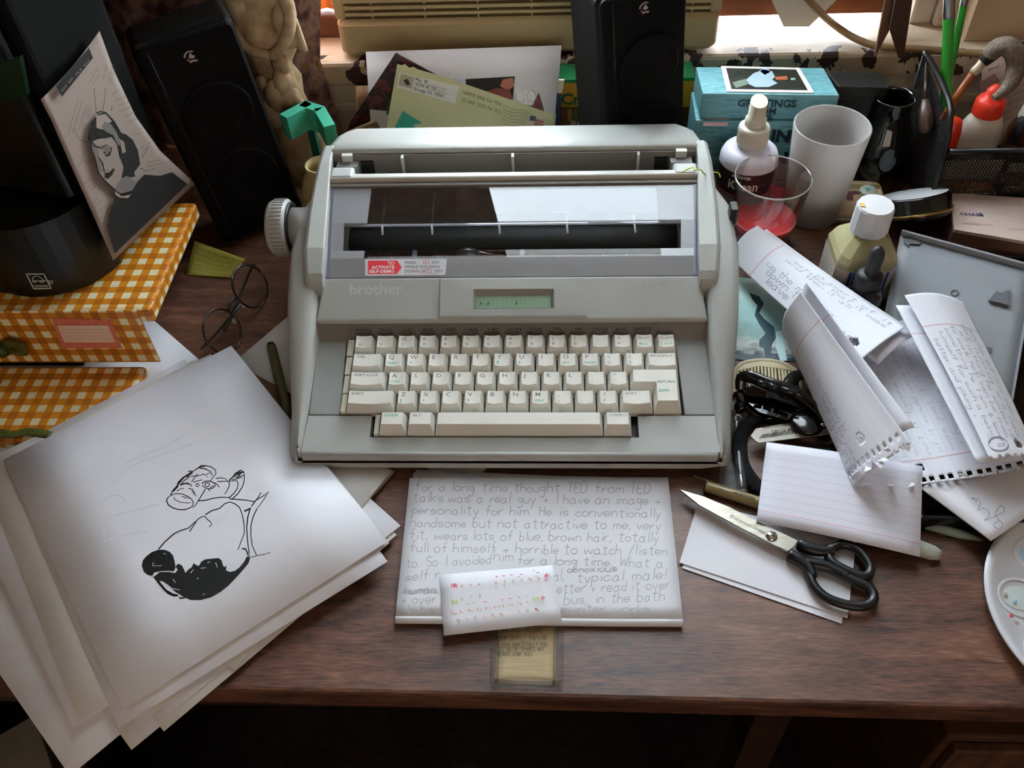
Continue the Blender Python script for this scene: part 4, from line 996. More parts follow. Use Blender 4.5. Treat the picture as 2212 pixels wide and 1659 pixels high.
for k in range(16):
    a = rn.uniform(-2.6, .3); z = rn.uniform(.09, .27); r = rn.uniform(.007, .013)
    q = Vector((cx+.026*math.cos(a)*1.15-z*.05, cy+.022*math.sin(a)*.8, z))
    mb = MB(); R_ = []
    for j2 in range(7):
        th = PI*j2/6; R_.append([q+Vector((r*math.sin(th)*math.cos(2*PI*i2/12)*(1+.25*math.sin(3*2*PI*i2/12+k)), r*.7*math.sin(th)*math.sin(2*PI*i2/12), -r*1.5*math.cos(th)*(1+.2*math.sin(k)))) for i2 in range(12)])
    mb.rings(R_, True, True); part('fold', mb, clay if k % 3 else mat('glazed_clay_pale', '#cdb594', .5), fg)
teal = mat('teal_painted_wood', '#43a88a', .45, c2='#3b997c', scale=12); teal_d = mat('teal_frame_inside', '#1d5c4a', .5)
A = [at(560, 262, .115), at(603, 246, .115), at(660, 216, .115), at(701, 229, .115), at(724, 268, .115)]
tr = thing('teal_frame', 'teal angular wooden frame below the cream clay figure', 'frame', (A[2].x, A[2].y, 0))
for a, b in zip(A[1:], A[2:]):
    d = Vector((b.x-a.x, b.y-a.y, 0)).normalized(); n = Vector((d.y, -d.x, 0)); w_ = .0125
    part('side_board', MB().prism([(a.x, a.y), (b.x, b.y), (b.x+n.x*w_, b.y+n.y*w_), (a.x+n.x*w_, a.y+n.y*w_)], .088, .115), teal, tr, bev=.0006)
for q in (A[2], A[3]): part('frame_leg', MB().box(q.x-.004, q.x+.004, q.y-.007, q.y+.001, 0, .088), teal_d, tr)
cc = Vector((-.2465, .796, 0))
cu_ = thing('cream_vase', 'cream glazed vase under the teal frame, left of the typewriter', 'vase', cc)
part('vase_body', MB().lathe([(0, 0), (.020, 0), (.024, .006), (.0262, .030), (.0250, .055), (.0195, .070), (.0150, .0765), (.0160, .084), (.0140, .084), (.013, .0765), (.017, .069), (.022, .054), (.023, .030), (.020, .008), (0, .006)], 30, Matrix.Translation(cc)), mat('cream_glaze', '#d8c594', .25, c2='#c2ad7c', scale=20), cu_)

# ================================================================ yellow note, spectacles, olive pen
def quad(P, bulge=0, curl=0):
    A_, B_, C_, D_ = P           # TL TR BR BL
    return lambda u, v: (A_*(1-u)+B_*u)*v+(D_*(1-u)+C_*u)*(1-v)+Vector((0, 0, bulge*math.sin(PI*u)*math.sin(PI*v)+curl*(v-.5)**2*4))
nf = quad([at(420, 520, .022), at(530, 560, .018), at(500, 600, .001), at(402, 594, .001)], -.004)
ns = thing('sticky_note', 'curled yellow-green sticky note beside the spectacles', 'note', nf(.5, 0))
part('note_sheet', MB().sheet(nf, 8, 8, .0002), mat('sticky_yellow', '#a9a84a', .7), ns)
nw = MB(); rn = random.Random(3)
for k in range(5): scribble(nw, 26, .12, .82-.16*k, .72, -.02, .07, lambda x, y: Vector(nf(x, y))+Vector((0, -.0002, .0003)), .012, rn)
part('handwriting', nw, mat('note_ink', '#4d5a3a', .7), ns)
rimm = mat('spectacle_rim', '#1b1410', .25, coat=.4); lens = clear('spectacle_lens', (.97, .97, .98), .0, fres=1.6)
c2_, c1_ = at(480, 716, .022), at(541, 618, .024)
dx = (c1_-c2_); L_ = dx.length; dx.normalize()
nrm = (dx.cross(Vector((0, 0, 1)))+Vector((0, 0, .62))).normalized()
Mg = frame((c1_+c2_)/2-Vector((0, 0, .021)), dx, n=nrm)
sp = thing('spectacles', 'pair of round spectacles with dark rims and clear lenses', 'spectacles', M=Matrix.Translation(Mg.translation))
Mg.translation = (c1_+c2_)/2
for s in (-1, 1):
    c = Matrix.Translation((s*L_/2, 0, 0)); rx, ry = .0232, .0215
    part('rim', MB().tube([Mg @ c @ Vector((rx*math.cos(t*PI/18), ry*math.sin(t*PI/18), .0004*math.cos(t*PI/9))) for t in range(37)], .0011, 7), rimm, sp)
    part('lens', MB().lathe([(0, .0016), (.012, .0012), (.0215, 0)], 30, Mg @ c, sx=1.04, sy=.97).lathe([(.0215, -.0008), (.012, .0003), (0, .0007)], 30, Mg @ c, sx=1.04, sy=.97), lens, sp)
    tip = Vector((s*(L_/2+.0235), .006, -.001))
    part('temple', MB().tube(smooth_path([Mg @ tip, Mg @ (tip+Vector((s*.003, 0, -.006))), Mg @ (tip+Vector((-s*.020, -.006, -.012))), Mg @ (tip+Vector((-s*.060, -.012, -.014))), Mg @ (tip+Vector((-s*.075, -.014, -.0145)))], 5), .0014, 7), rimm, sp)
    part('nose_pad', MB().lathe([(0, 0), (.003, .001), (.003, .002), (0, .003)], 10, Mg @ Matrix.Translation((s*(L_/2-.021), -.006, -.004))), clear('pad_silicone', (.9, .9, .9), .1, haze=.3), sp)
part('bridge', MB().tube(smooth_path([Mg @ Vector((-L_/2+.0225, .005, 0)), Mg @ Vector((-.003, .0085, .001)), Mg @ Vector((.003, .0085, .001)), Mg @ Vector((L_/2-.0225, .005, 0))], 5), .0016, 8), rimm, sp)
a, b = at(586, 748, .006), at(622, 900, .006); dpn = (b-a).normalized()
Mo = frame(a, dpn, n=(0, 0, 1)) @ Matrix.Rotation(PI/2, 4, 'Y')
op = thing('felt_pen', 'olive felt-tip pen on the paper left of the typewriter', 'pen', M=Matrix.Translation(a-Vector((0, 0, .0056))))
part('barrel', MB().lathe([(0, .0), (.0042, .0), (.0048, .004), (.0048, .052), (.0044, .053), (.0044, .092), (.003, .098), (0, .098)], 18, Mo), mat('pen_olive_barrel', '#5a5436', .4, c2='#4a4429', scale=60), op)
part('end_cap', MB().lathe([(0, -.004), (.0036, -.003), (.0044, .0), (.0046, .006)], 18, Mo), black, op)
# ================================================================ drawing paper, in layers from the desk up
paper = mat('drawing_paper', '#e2e0e6', .75, c2='#dddbe2', scale=18, bump=.03, bscale=500)
paper2 = mat('copy_paper_warm', '#dcd8d4', .75, c2='#d5d1cd', scale=18)
LW, LH = .2159, .2794
def sheet_m(opx, dpx, z, side=1, z2=None):
    o = at(*opx, z); d = at(*dpx, z2 if z2 is not None else z)-o
    return frame(o, d, n=(0, 0, 1) if side > 0 else (0, 0, -1))
def lay(label, opx, dpx, z, side=1, w=LW, h=LH, curl=(0, 0), m=None, group=None, name='paper_sheet', n=6):
    M = sheet_m(opx, dpx, z, side)
    f = lambda u, v: M @ Vector((u*w, v*h, side*(curl[0]*(2*u-1)**4*.5+curl[1]*(max(0, 2*v-1))**3)))
    mb = MB().sheet(f, n, n, .00022)
    if side < 0: mb.f = [t[::-1] for t in mb.f]
    return solo(name, mb, m or paper, label, 'paper', group=group)
lay('white sheet partly under the left side of the typewriter, holding the olive pen', (505, 783), (628, 678), .0010, -1, m=paper2)
lay('shaded sheet corner poking out before the front left corner of the typewriter', (853, 1019), (798, 1083), .0016, -1, w=.24, h=.216, m=paper2)
lay('large white sheet at the bottom left, with a small brush mark', (151, 1676), (316, 1540), .0030, 1, w=.28, h=.36, m=paper)
lay('grey-white sheet at the far left, under the drawing', (136, 1261), (0, 1199), .0045, -1, w=.28, h=.216, m=paper2)
lay('lowest sheet of the fan below the drawing, corner hanging over the desk edge', (284, 1620), (845, 1160), .0052, m=paper2)
lay('sheet second from the bottom of the fan below the drawing', (316, 1592), (858, 1160), .0062, m=paper)
lay('sheet third from the bottom of the fan below the drawing', (354, 1580), (856, 1156), .0074, m=paper2)
lay('sheet with the rightmost corner of the fan below the drawing', (361, 1547), (862, 1138), .0088, m=paper, curl=(0, .002))
lay('sheet turned outward from the fan with its folded corner showing below the drawing', (508, 1447), (606, 1322), .0100, w=.20, h=.24, m=paper2)
lay('sheet showing its right corner just above the rightmost corner of the fan', (300, 1566), (855, 1121), .0112, m=paper2)
lay('sheet with its upper corner showing left of the top drawing', (398, 776), (190, 884), .0124, 1, m=paper)
lay('sheet with its jagged upper corner just behind the drawing', (455, 765), (240, 866), .0136, 1, m=paper2)
lay('sheet with its upper corner nearest the spectacles, under the drawing', (512, 771), (300, 874), .0148, 1, m=paper)
lay('sheet directly under the brush drawing, edge showing along its lower left', (276, 1536), (835, 1177), .0160, m=paper2)
# the brush drawing on top of the pile
dt = thing('brush_drawing', 'white sheet with a black brush drawing of a bearded drinking man, top of the pile', 'drawing', at(267, 1533, .0174))
Md = frame(at(267, 1533, .0182), at(837, 1170, .0182)-at(267, 1533, .0182), n=(0, 0, 1))
part('sheet', MB().sheet(lambda u, v: Md @ Vector((u*LW, v*LH, 0)), 4, 4, .00022), paper, dt)
def zd_(h): return lambda X, Y: at(300+X/4.484, 950+Y/4.484, .0182+h)
ink = mat('brush_ink_black', '#121110', .5)
LS = MB()
for w0, P in (
 (9, [(280, 560), (268, 590), (285, 630), (330, 660), (385, 676), (440, 678), (490, 662), (520, 640), (528, 610), (510, 575), (470, 545), (420, 525), (360, 520), (310, 538), (280, 560)]),
 (6, [(340, 556), (350, 580), (400, 604), (470, 612), (505, 608)]), (6, [(415, 548), (440, 556), (465, 548), (440, 572), (470, 562), (490, 566)]),
 (9, [(308, 535), (330, 490), (375, 440), (450, 350), (560, 282)]), (14, [(330, 500), (372, 455), (382, 415), (430, 365), (480, 345), (520, 300)]), (8, [(400, 440), (440, 395), (470, 375), (500, 345)]), (9, [(478, 310), (500, 300), (520, 320), (480, 345), (470, 370)]),
 (8, [(560, 282), (585, 265), (600, 250), (640, 250), (700, 262), (740, 290), (748, 320), (735, 345), (718, 362), (693, 400)]), (8, [(590, 275), (640, 280), (690, 305), (710, 335), (700, 350)]), (7, [(585, 275), (600, 262), (640, 258)]),
 (7, [(505, 355), (545, 350), (575, 330)]), (7, [(510, 410), (535, 375), (560, 350), (612, 342)]), (7, [(612, 330), (640, 340), (668, 330), (690, 320)]), (6, [(655, 352), (668, 362)]), (7, [(530, 410), (570, 398), (612, 388)]),
 (7, [(400, 440), (450, 425), (500, 432), (515, 455)]), (7, [(420, 428), (470, 415), (512, 440)]), (6, [(368, 500), (400, 475), (440, 470)]), (7, [(480, 470), (520, 480), (545, 520), (555, 550)]), (7, [(512, 490), (530, 515), (538, 538)]),
 (8, [(555, 430), (572, 422), (585, 440), (570, 455), (553, 448), (555, 430)]), (9, [(640, 430), (655, 415), (680, 420), (685, 440), (665, 455), (645, 450), (640, 430)]), (9, [(612, 425), (640, 402), (690, 400), (730, 420), (740, 445), (715, 470), (680, 475), (640, 465), (612, 440)]), (8, [(690, 460), (712, 455), (725, 440)]), (7, [(672, 475), (690, 500)]),
 (8, [(645, 478), (600, 550), (545, 640), (520, 660)]), (8, [(735, 415), (762, 435), (780, 462)]), (7, [(745, 375), (800, 368), (840, 378), (868, 405)]), (7, [(760, 405), (830, 402), (880, 402), (945, 395)]), (8, [(875, 405), (875, 450), (850, 500), (830, 530)]),
 (9, [(570, 590), (640, 588), (720, 565), (800, 556), (870, 560)]), (9, [(870, 565), (920, 520), (955, 470), (962, 420), (945, 392)]), (9, [(900, 578), (960, 520), (1000, 460), (1020, 400), (1022, 340), (1010, 310)]),
 (11, [(875, 395), (915, 355), (930, 330), (985, 295), (1020, 310), (960, 320), (925, 360), (950, 340), (1010, 312)]), (8, [(940, 365), (975, 355), (1015, 345)]), (9, [(955, 370), (985, 325), (1000, 300)]), (8, [(905, 390), (945, 378), (1000, 362)]),
 (9, [(880, 572), (960, 578), (1040, 585), (1110, 598)]), (9, [(1090, 645), (1150, 565), (1185, 510)]), (8, [(1112, 600), (1160, 570), (1210, 540), (1255, 502), (1215, 570), (1150, 660)]),
 (9, [(645, 725), (700, 690), (780, 665), (830, 620), (880, 602), (930, 620), (975, 655), (1000, 720), (1020, 820), (1022, 900), (1000, 960), (960, 1065)]),
 (10, [(190, 1060), (250, 990), (340, 910), (400, 880), (480, 855), (550, 790)]), (8, [(490, 890), (530, 830), (570, 770), (610, 745), (640, 740), (655, 765), (690, 790), (705, 820), (690, 840), (678, 838)]),
 (14, [(1020, 690), (1050, 680), (1085, 660)]), (10, [(1078, 660), (1055, 750), (1045, 850), (1050, 950), (1060, 1040), (1070, 1110)]), (9, [(1145, 665), (1105, 750), (1085, 830), (1085, 930), (1100, 1030), (1140, 1118)]),
 (6, [(1088, 1140), (1150, 1120), (1210, 1112), (1275, 1090)]), (12, [(1000, 1055), (1030, 1055), (1048, 1085), (1060, 1125), (1080, 1130)]),
 (22, [(150, 1320), (200, 1390), (260, 1460), (330, 1500), (380, 1510)]), (14, [(390, 1530), (420, 1535), (450, 1525)]), (8, [(220, 1420), (280, 1490), (350, 1520)])):
    LS.stroke(P, w0*1.3, zd_(.0002), w0*.9)
part('ink_lines', LS, ink, dt, kind='stuff')
hair_k = [(70, 1130), (120, 1090), (190, 1065), (250, 1065), (300, 1085), (330, 1120), (348, 1180), (355, 1240), (340, 1275), (290, 1268), (210, 1272), (150, 1285), (130, 1318), (90, 1310), (50, 1280), (28, 1220), (40, 1165)]
part('ink_hair', MB().blob(hair_k, zd_(.00025)), ink, dt)
beard = [(150, 1325), (200, 1280), (290, 1280), (350, 1290), (375, 1260), (355, 1225), (380, 1200), (415, 1215), (440, 1260), (450, 1290), (480, 1255), (510, 1235), (530, 1195), (560, 1215), (580, 1222), (605, 1180), (640, 1158), (700, 1152), (770, 1145), (800, 1165), (815, 1215), (830, 1235), (848, 1215), (845, 1265), (880, 1280), (930, 1270), (975, 1235), (1020, 1180), (1045, 1130), (1080, 1140), (1060, 1200), (1000, 1270), (920, 1360), (860, 1420), (790, 1475), (700, 1525), (600, 1552), (500, 1552), (430, 1520), (350, 1470), (290, 1410), (240, 1375), (180, 1360)]
part('ink_beard', MB().blob(beard, zd_(.00025)), ink, dt)
gl = MB()
for P in ([(140, 1190), (130, 1220), (210, 1222)], [(200, 1222), (222, 1215)], [(240, 1100), (262, 1108)], [(330, 1350), (355, 1385)], [(262, 1400), (320, 1440), (400, 1455)], [(500, 1290), (530, 1255)], [(600, 1245), (650, 1238)], [(745, 1190), (760, 1240)], [(560, 1345), (580, 1340)], [(620, 1500), (640, 1490)], [(665, 1190), (690, 1180)]): gl.stroke(P, 9, zd_(.0004), 4)
part('ink_highlights', gl, mat('drawing_paper', '#e2e0e6', .75), dt)
# ghost of the drawing on the reverse
gh = MB()
for P in ([(-150, 240), (60, 140), (260, 60), (420, -40)], [(-250, 420), (-160, 330), (0, 220), (300, 120), (520, 40)], [(-420, 700), (-300, 560), (-200, 540), (-120, 600)], [(-340, 760), (200, 620)], [(-330, 980), (-120, 920), (100, 880)], [(-340, 860), (-330, 980)]): gh.stroke(smooth_path([(a, b, 0) for a, b in P], 5) and [(q.x, q.y) for q in smooth_path([(a, b, 0) for a, b in P], 5)], 16, zd_(.00015))
part('show_through', gh, mat('drawing_show_through', '#d6d4db', .75), dt)
bm = MB(); zl = lambda x, y: at(x, y, .0034)
for P, w_ in (([(80, 1322), (78, 1306), (90, 1292), (108, 1288)], 3), ([(80, 1322), (100, 1328), (116, 1318)], 4), ([(92, 1324), (100, 1306), (112, 1296)], 3), ([(94, 1292), (98, 1283), (104, 1294)], 3), ([(98, 1286), (108, 1290)], 3)): bm.stroke(P, w_, zl)
mark = solo('brush_mark', bm, ink, None, None); mark.parent = [o for o in COL.objects if o.get('label', '').startswith('large white sheet')][0]
mark.matrix_parent_inverse = _root[mark.parent].inverted()
mark.name = 'brush_mark'

# ================================================================ folded letter before the typewriter
pencil = mat('pencil_graphite', '#9c999d', .6)
wp = mat('writing_paper', '#e0dfe4', .75, c2='#dad9de', scale=14, bump=.05, bscale=160)
ps = thing('folded_letter', 'thick folded letter with pencil handwriting, before the typewriter', 'letter', at(1150, 1200, 0))
def padq(TL, TR, BR, BL, zs, bump=.0006):
    A_, B_, C_, D_ = (at(*p, z) for p, z in zip((TL, TR, BR, BL), zs))
    return lambda u, v: (A_*(1-u)+B_*u)*v+(D_*(1-u)+C_*u)*(1-v)+Vector((0, 0, bump*math.sin(u*7)*math.sin(v*5+1)))
f0 = padq((898, 1014), (1444, 1040), (1472, 1350), (860, 1334), (.004, .002, .003, .0035))
f1 = padq((893, 1021), (1440, 1034), (1474, 1351), (856, 1337), (.0058, .0036, .0042, .0052), .0004)
f2 = padq((885, 1033), (1443, 1031), (1475, 1338), (854, 1331), (.0082, .0056, .0072, .0080))
part('under_sheet', MB().sheet(f0, 10, 8, .0004), wp, ps); part('under_sheet', MB().sheet(f1, 10, 8, .0004), wp, ps)
tp_ = part('top_sheet', MB().sheet(f2, 16, 12, .0004), wp, ps)
fold = MB().sheet(lambda u, v: Vector(f2(u, 0))*(1)+Vector((0, -.0042*math.sin(PI*v*.95), -.0062*(1-math.cos(PI*v*.95))/2)), 16, 6, .0003)
part('fold', fold, wp, ps)
def pz(px, py):                                # pixel on the top sheet -> point just above the paper
    v = (1331+(px-854)*.011-py)/(298+6*(px-854)/620); u = (px-(854+31*v))/(621-63*v)
    p = Vector(f2(min(1.02, max(-.02, u)), min(1.02, max(-.02, v)))); q = at(px, py, p.z+.00032); return q
def pline(mb, s, x0, x1, y0, y1, h, w=1.5, seed=1, fn=None):
    """handwriting stretched between pixel columns x0 and x1, base line y0 to y1"""
    f = fn or pz; x_e = hand(MB(), s, 0, 0, h, None if False else (lambda a, b: (a, b, 0)), w, rnd=random.Random(seed)); k = (x1-x0)/x_e
    hand(mb, s, 0, 0, h, lambda a, b: f(x0+a*k, y0+(y1-y0)*a/x_e-b), w, rnd=random.Random(seed))
pw = MB()
for k, (s, x0, x1, y0, y1, h) in enumerate((('for a long time thought TED from TED', 896, 1407, 1060, 1066, 11), ('talks was a real guy + I have an image +', 892, 1430, 1084, 1090, 11), ('personality for him. He is conventionally', 890, 1430, 1110, 1118, 10.5),
      ('handsome but not attractive to me, very', 885, 1430, 1138, 1144, 11), ('fit, wears lots of blue, brown hair, totally', 884, 1425, 1165, 1171, 11), ('full of himself + horrible to watch /listen', 884, 1443, 1192, 1199, 11),
      ('to. So I avoided', 877, 1063, 1226, 1218, 11), ('him', 1066, 1112, 1212, 1212, 13), ('for a long time. What a', 1118, 1436, 1218, 1226, 11), ('self r', 875, 952, 1256, 1248, 11), ('al,', 1196, 1222, 1254, 1254, 12), ('obnoxious', 1226, 1336, 1236, 1234, 8), ('typical male!', 1246, 1442, 1258, 1250, 12),
      ('human', 874, 944, 1284, 1282, 11), ('etter + read it over', 1203, 1449, 1282, 1272, 12), ('+ over', 866, 946, 1304, 1303, 11), ('bus, in the bath', 1218, 1439, 1306, 1297, 12), ('In bed', 876, 953, 1326, 1325, 11), ('ewriter works', 1212, 1406, 1326, 1326, 12))):
    pline(pw, s, x0, x1, y0, y1, h, 1.5, 20+k)
for k in range(3): pw.stroke([(870, 1280-3*k), (890, 1284-3*k), (910, 1278-3*k), (946, 1282-3*k)], 1.3, pz)
part('handwriting', pw, pencil, tp_)
pu = MB()
def pz0(px, py): return at(px, py, .0050)
for k, (s, x0, x1, y) in enumerate((('people', 964, 1010, 1021), ('that is a thing', 905, 1050, 1032))): pline(pu, s, x0, x1, y, y+3, 7, 1.3, 60+k, pz0)
part('handwriting', pu, pencil, [o for o in ps.children if o.name.startswith('under_sheet')][0])

# ---- typed name card on it
bcz = (.0096, .0092, .0088, .0090)
fc = padq((950, 1243), (1193, 1220), (1214, 1344), (959, 1374), bcz, 0)
bc_ = thing('name_card', 'small white card with red and lime typed letters, on the folded letter', 'card', fc(.5, 0))
part('card', MB().sheet(lambda u, v: Vector(fc(u, v))+Vector((0, 0, .0006*math.cos(u*3))), 8, 4, .0003), paper, bc_)
red = mat('typed_red', '#c8324c', .6); lime = mat('typed_lime', '#a9b63a', .6)
def typed(s, pts, size, m, dx=0, dy=0):
    mb = MB(); M0 = frame((0, 0, 0), at(1193, 1220, .01)-at(950, 1243, .01), n=(0, 0, 1))
    n = len(s); (x0, y0), (x1, y1) = pts
    for i, ch in enumerate(s):
        if ch == ' ': continue
        t = i/(n-1); p = at(x0+(x1-x0)*t+dx, y0+(y1-y0)*t+dy, .0103); M = M0.copy(); M.translation = p
        mb.join(text(ch, size, M, 'CENTER', .015))
    part('typed_letters', mb, m, bc_)
typed('EVA RESTAD', ((998, 1268), (1165, 1252)), .0027, red); typed('EVA', ((998, 1296), (1037, 1286)), .0027, lime); typed('RESTAD', ((1072, 1272), (1160, 1248)), .0027, lime)
typed('CLOSEDEYE', ((976, 1325), (1125, 1307)), .0027, red); typed('CLOSEDEYE', ((979, 1328), (1140, 1303)), .0027, lime)
typed('VISION.COM', ((989, 1342), (1158, 1318)), .0027, red); typed('VISION.COM', ((992, 1346), (1162, 1321)), .0027, lime)
mk = MB(); mk2 = MB(); rn = random.Random(8); zc = lambda x, y: at(x, y, .0103)
for (x, y, nx, mb) in ((975, 1262, 9, mk), (1176, 1240, 7, mk), (976, 1298, 9, mk2), (1152, 1290, 9, mk2), (1170, 1288, 5, mk)):
    for k in range(nx):
        mb.stroke([(x+k*1.6, y+rn.uniform(-3, 3)), (x+k*1.6+rn.uniform(-.5, .5), y+rn.uniform(5, 10))], rn.uniform(.6, 1.5), zc)
for x, y in ((1073, 1246), (1088, 1244), (1105, 1242), (1126, 1241), (1162, 1237), (1048, 1300), (1086, 1296), (1102, 1293), (1121, 1290), (985, 1326)): mk.stroke([(x-2.5, y), (x+2.5, y-.5)], 1.6, zc)
for x, y in ((1153, 1233), (1121, 1246), (1012, 1305), (1022, 1302), (1138, 1288)): mk2.stroke([(x-2.5, y), (x+2.5, y-.5)], 1.6, zc)
part('typed_marks', mk, red, bc_, kind='stuff'); part('typed_marks', mk2, lime, bc_, kind='stuff')

# ---- kraft note taped to the desk
fk = padq((1078, 1350), (1202, 1345), (1200, 1480), (1067, 1478), (.0008,)*4, 0)
kn_ = thing('kraft_note', 'brown card with a pencilled saying, taped flat at the desk front', 'note', fk(.5, 0))
part('card', MB().sheet(fk, 6, 6, .0004), mat('kraft_card', '#b09c79', .7, c2='#a38e6b', scale=40, stretch=(1, 14, 1)), kn_)
kw = MB()
for k, (s, x0, x1, y) in enumerate((('HOW MUCH YOU LOVE', 1082, 1172, 1366), ('HOW GENTLY YOU LIVE', 1078, 1184, 1382), ('& HOW GRACEFULLY YOU', 1074, 1183, 1397), ('LET GO OF THINGS NOT', 1073, 1177, 1407), ('MEANT FOR YOU.', 1072, 1152, 1418))):
    pline(kw, s, x0, x1, y, y-1, 4.2, 1.1, 80+k, lambda a, b: at(a, b, .0012))
part('lettering', kw, mat('pencil_dark', '#5d5347', .7), kn_)
tape = clear('clear_tape', (.93, .92, .9), .45, haze=.10, hazecol=(.45, .42, .38), fres=1.25)
for q in ([(1060, 1352), (1080, 1350), (1076, 1484), (1058, 1478)], [(1196, 1350), (1219, 1350), (1216, 1492), (1194, 1480)], [(1066, 1466), (1212, 1470), (1210, 1490), (1062, 1484)]):
    part('tape_strip', MB().sheet(padq(*q, (.0014, .0014, .0014, .0014), .0001), 4, 6, .0001), tape, kn_)
# ================================================================ papers standing behind the typewriter
yv = Vector((0, 1, 0))
def standing(name, label, cat, P, th, m, loc=None):
    """flat card through four world points TL TR BR BL, with thickness"""
    t = thing(name, label, cat, (P[2]+P[3])/2)
    f = lambda u, v: (P[0]*(1-u)+P[1]*u)*v+(P[3]*(1-u)+P[2]*u)*(1-v)
    part('sheet', MB().sheet(f, 4, 4, th), m, t); n = (P[1]-P[0]).cross(P[0]-P[3]).normalized()
    return t, f, (P[0], n)
def down(TL, TR, BLpx, BRpx, yb):
    return [TL, TR, aty(*BRpx, yb), aty(*BLpx, yb)]
wsP = [aty(790, 112, .958), aty(1213, 98, .974), aty(1195, 330, .905), aty(805, 330, .893)]
white_st = mat('white_print_paper', '#ddd6d6', .6)
wt, wf, (wp0, wn) = standing('printed_sheet', 'tall white sheet with a printed photograph, standing behind the envelope', 'paper', wsP, .0003, white_st)
if wn.y > 0: wn = -wn
def onws(px, py, d): return onplane(px, py, wp0+wn*d, wn)
for nm, P, d, c in (('print_dark', [(1006, 171), (1112, 165), (1108, 216), (1062, 205), (1006, 182)], .0005, '#15100f'), ('print_skin', [(1086, 172), (1108, 168), (1110, 186), (1098, 196), (1080, 186)], .0007, '#a4604c'), ('print_skin', [(1048, 198), (1072, 190), (1100, 192), (1108, 214), (1080, 212)], .0007, '#7c4034'),
                    ('print_cup', [(1112, 192), (1150, 196), (1160, 212), (1152, 228), (1118, 224)], .0007, '#e9e4df'), ('print_sleeve', [(1150, 228), (1164, 200), (1172, 225), (1176, 242), (1150, 236)], .0007, '#6b3a33'), ('print_sky', [(980, 170), (1006, 172), (1006, 182), (975, 172)], .0005, '#b9bccb')):
    part(nm, MB().blob(P, lambda x, y, d=d: onws(x, y, d)), mat('print_ink_'+c[1:], c, .5), wt)
rg_ = MB()
for cx in (1124, 1148): rg_.stroke([(cx+9*math.cos(a*.3), 208+13*math.sin(a*.3)) for a in range(22)], 1.2, lambda x, y: onws(x, y, .001))
part('print_cup_rim', rg_, mat('print_ink_grey', '#bdb5ae', .5), wt)
# small wooden panel and patterned card
wdP = [aty(768, 186, .955), aty(800, 185, .957), aty(800, 300, .93), aty(772, 300, .93)]
t, _, _ = standing('small_wood_panel', 'sliver of a small wooden panel left of the patterned card', 'panel', wdP, .004, mat('pale_wood_panel', '#9c7450', .6, c2='#86603e', scale=30, stretch=(6, 1, 1)))
g = G('red_black_marbled_card', .5)
nn = g.noise(90, detail=5, dist=1.5); card_rb = g.out(g.ramp(nn, [(.42, '#1d0f10'), (.52, '#3a1516'), (.6, '#7a2028'), (.68, '#2b2a33')]))
def slab(P, y, th, m, t, nm): part(nm, MB().prism([(p.x, p.z) for p in [aty(a, b, y) for a, b in P]], y-th/2, y+th/2, lambda x, z, yy: (x, yy, z)), m, t)
pc = thing('patterned_card', 'dark red and black patterned card tilted behind the envelope', 'card', aty(850, 290, .925))
slab([(855, 114), (942, 161), (930, 310), (740, 310), (757, 262)], .922, .0016, card_rb, pc, 'card')
slab([(846, 200), (852, 198), (838, 310), (818, 310)], .9195, .0012, mat('teal_card_edge', '#1f6a5c', .5), pc, 'teal_edge')
be = thing('brown_envelope', 'thin brown envelope edge low behind the typewriter, below the patterned card', 'envelope', aty(800, 300, .905))
slab([(748, 288), (812, 261), (824, 283), (824, 320), (740, 320)], .905, .0012, mat('brown_envelope_paper', '#70503f', .7), be, 'envelope_body')
slab([(750, 284), (812, 258), (814, 262), (752, 288)], .9035, .0008, mat('brown_envelope_edge', '#b08c72', .7), be, 'torn_edge')
# yellow-green envelope
ev = thing('envelope', 'pale yellow-green stamped envelope standing crooked behind the typewriter', 'envelope', aty(1000, 300, .88))
ep0 = Vector((0, .885, .05)); en = Vector((0, -.93, .36)).normalized()
def onenv(px, py, d=0): return onplane(px, py, ep0+en*d, en)
EP = [(858, 138), (868, 141), (874, 138), (884, 146), (893, 144), (901, 149), (960, 166), (1197, 248), (1188, 330), (826, 330)]
em = MB(); a = [onenv(*p, .0008) for p in EP]; b = [onenv(*p, -.0002) for p in EP]; n = len(EP)
em.add(a+b, [tuple(reversed(range(n))), tuple(range(n, 2*n))]+[(i, (i+1) % n, n+(i+1) % n, n+i) for i in range(n)])
part('envelope_body', em, mat('envelope_yellow_green', '#c3bf92', .7, c2='#bab688', scale=12), ev)
def eblob(nm, P, d, c, rough=.6): return part(nm, MB().blob(P, lambda x, y: onenv(x, y, d)), mat('envelope_'+c[1:], c, rough), ev)
ad = eblob('address_label', [(862, 156), (992, 186), (983, 224), (857, 189)], .0011, '#d2ccc2')
eblob('label_picture', [(866, 160), (895, 167), (890, 192), (861, 184)], .0014, '#a89d84'); eblob('label_cat', [(879, 170), (884, 176), (886, 184), (878, 184), (872, 174)], .0017, '#2a211c')
et = MB(); fe_ = lambda x, y: onenv(x, y, .0016); rn = random.Random(5)
for k, (s, L_) in enumerate((('Ms. B', 26), ('1234 N. Gl', 46), ('Orange, CA. 92867', 66))):
    x0, y0 = 898-2*k, 174+10*k; z = hand(MB(), s, 0, 0, 3.2, lambda a, b: (a, b, 0), .9, rnd=random.Random(2)); kx = L_/z
    hand(et, s, 0, 0, 3.2, lambda a, b: fe_(x0+a*kx, y0+a*kx*.26-b), 1.0, rnd=random.Random(2))
for k, (n_, w_) in enumerate(((22, 38), (18, 24))): scribble(et, n_, 926+22*k-k*2, 182+13*k, w_, w_*.26, 4, lambda x, y: fe_(x, y), .9, rn)
part('address_text', et, mat('address_ink', '#5a5a66', .6), ad)
pm = MB()
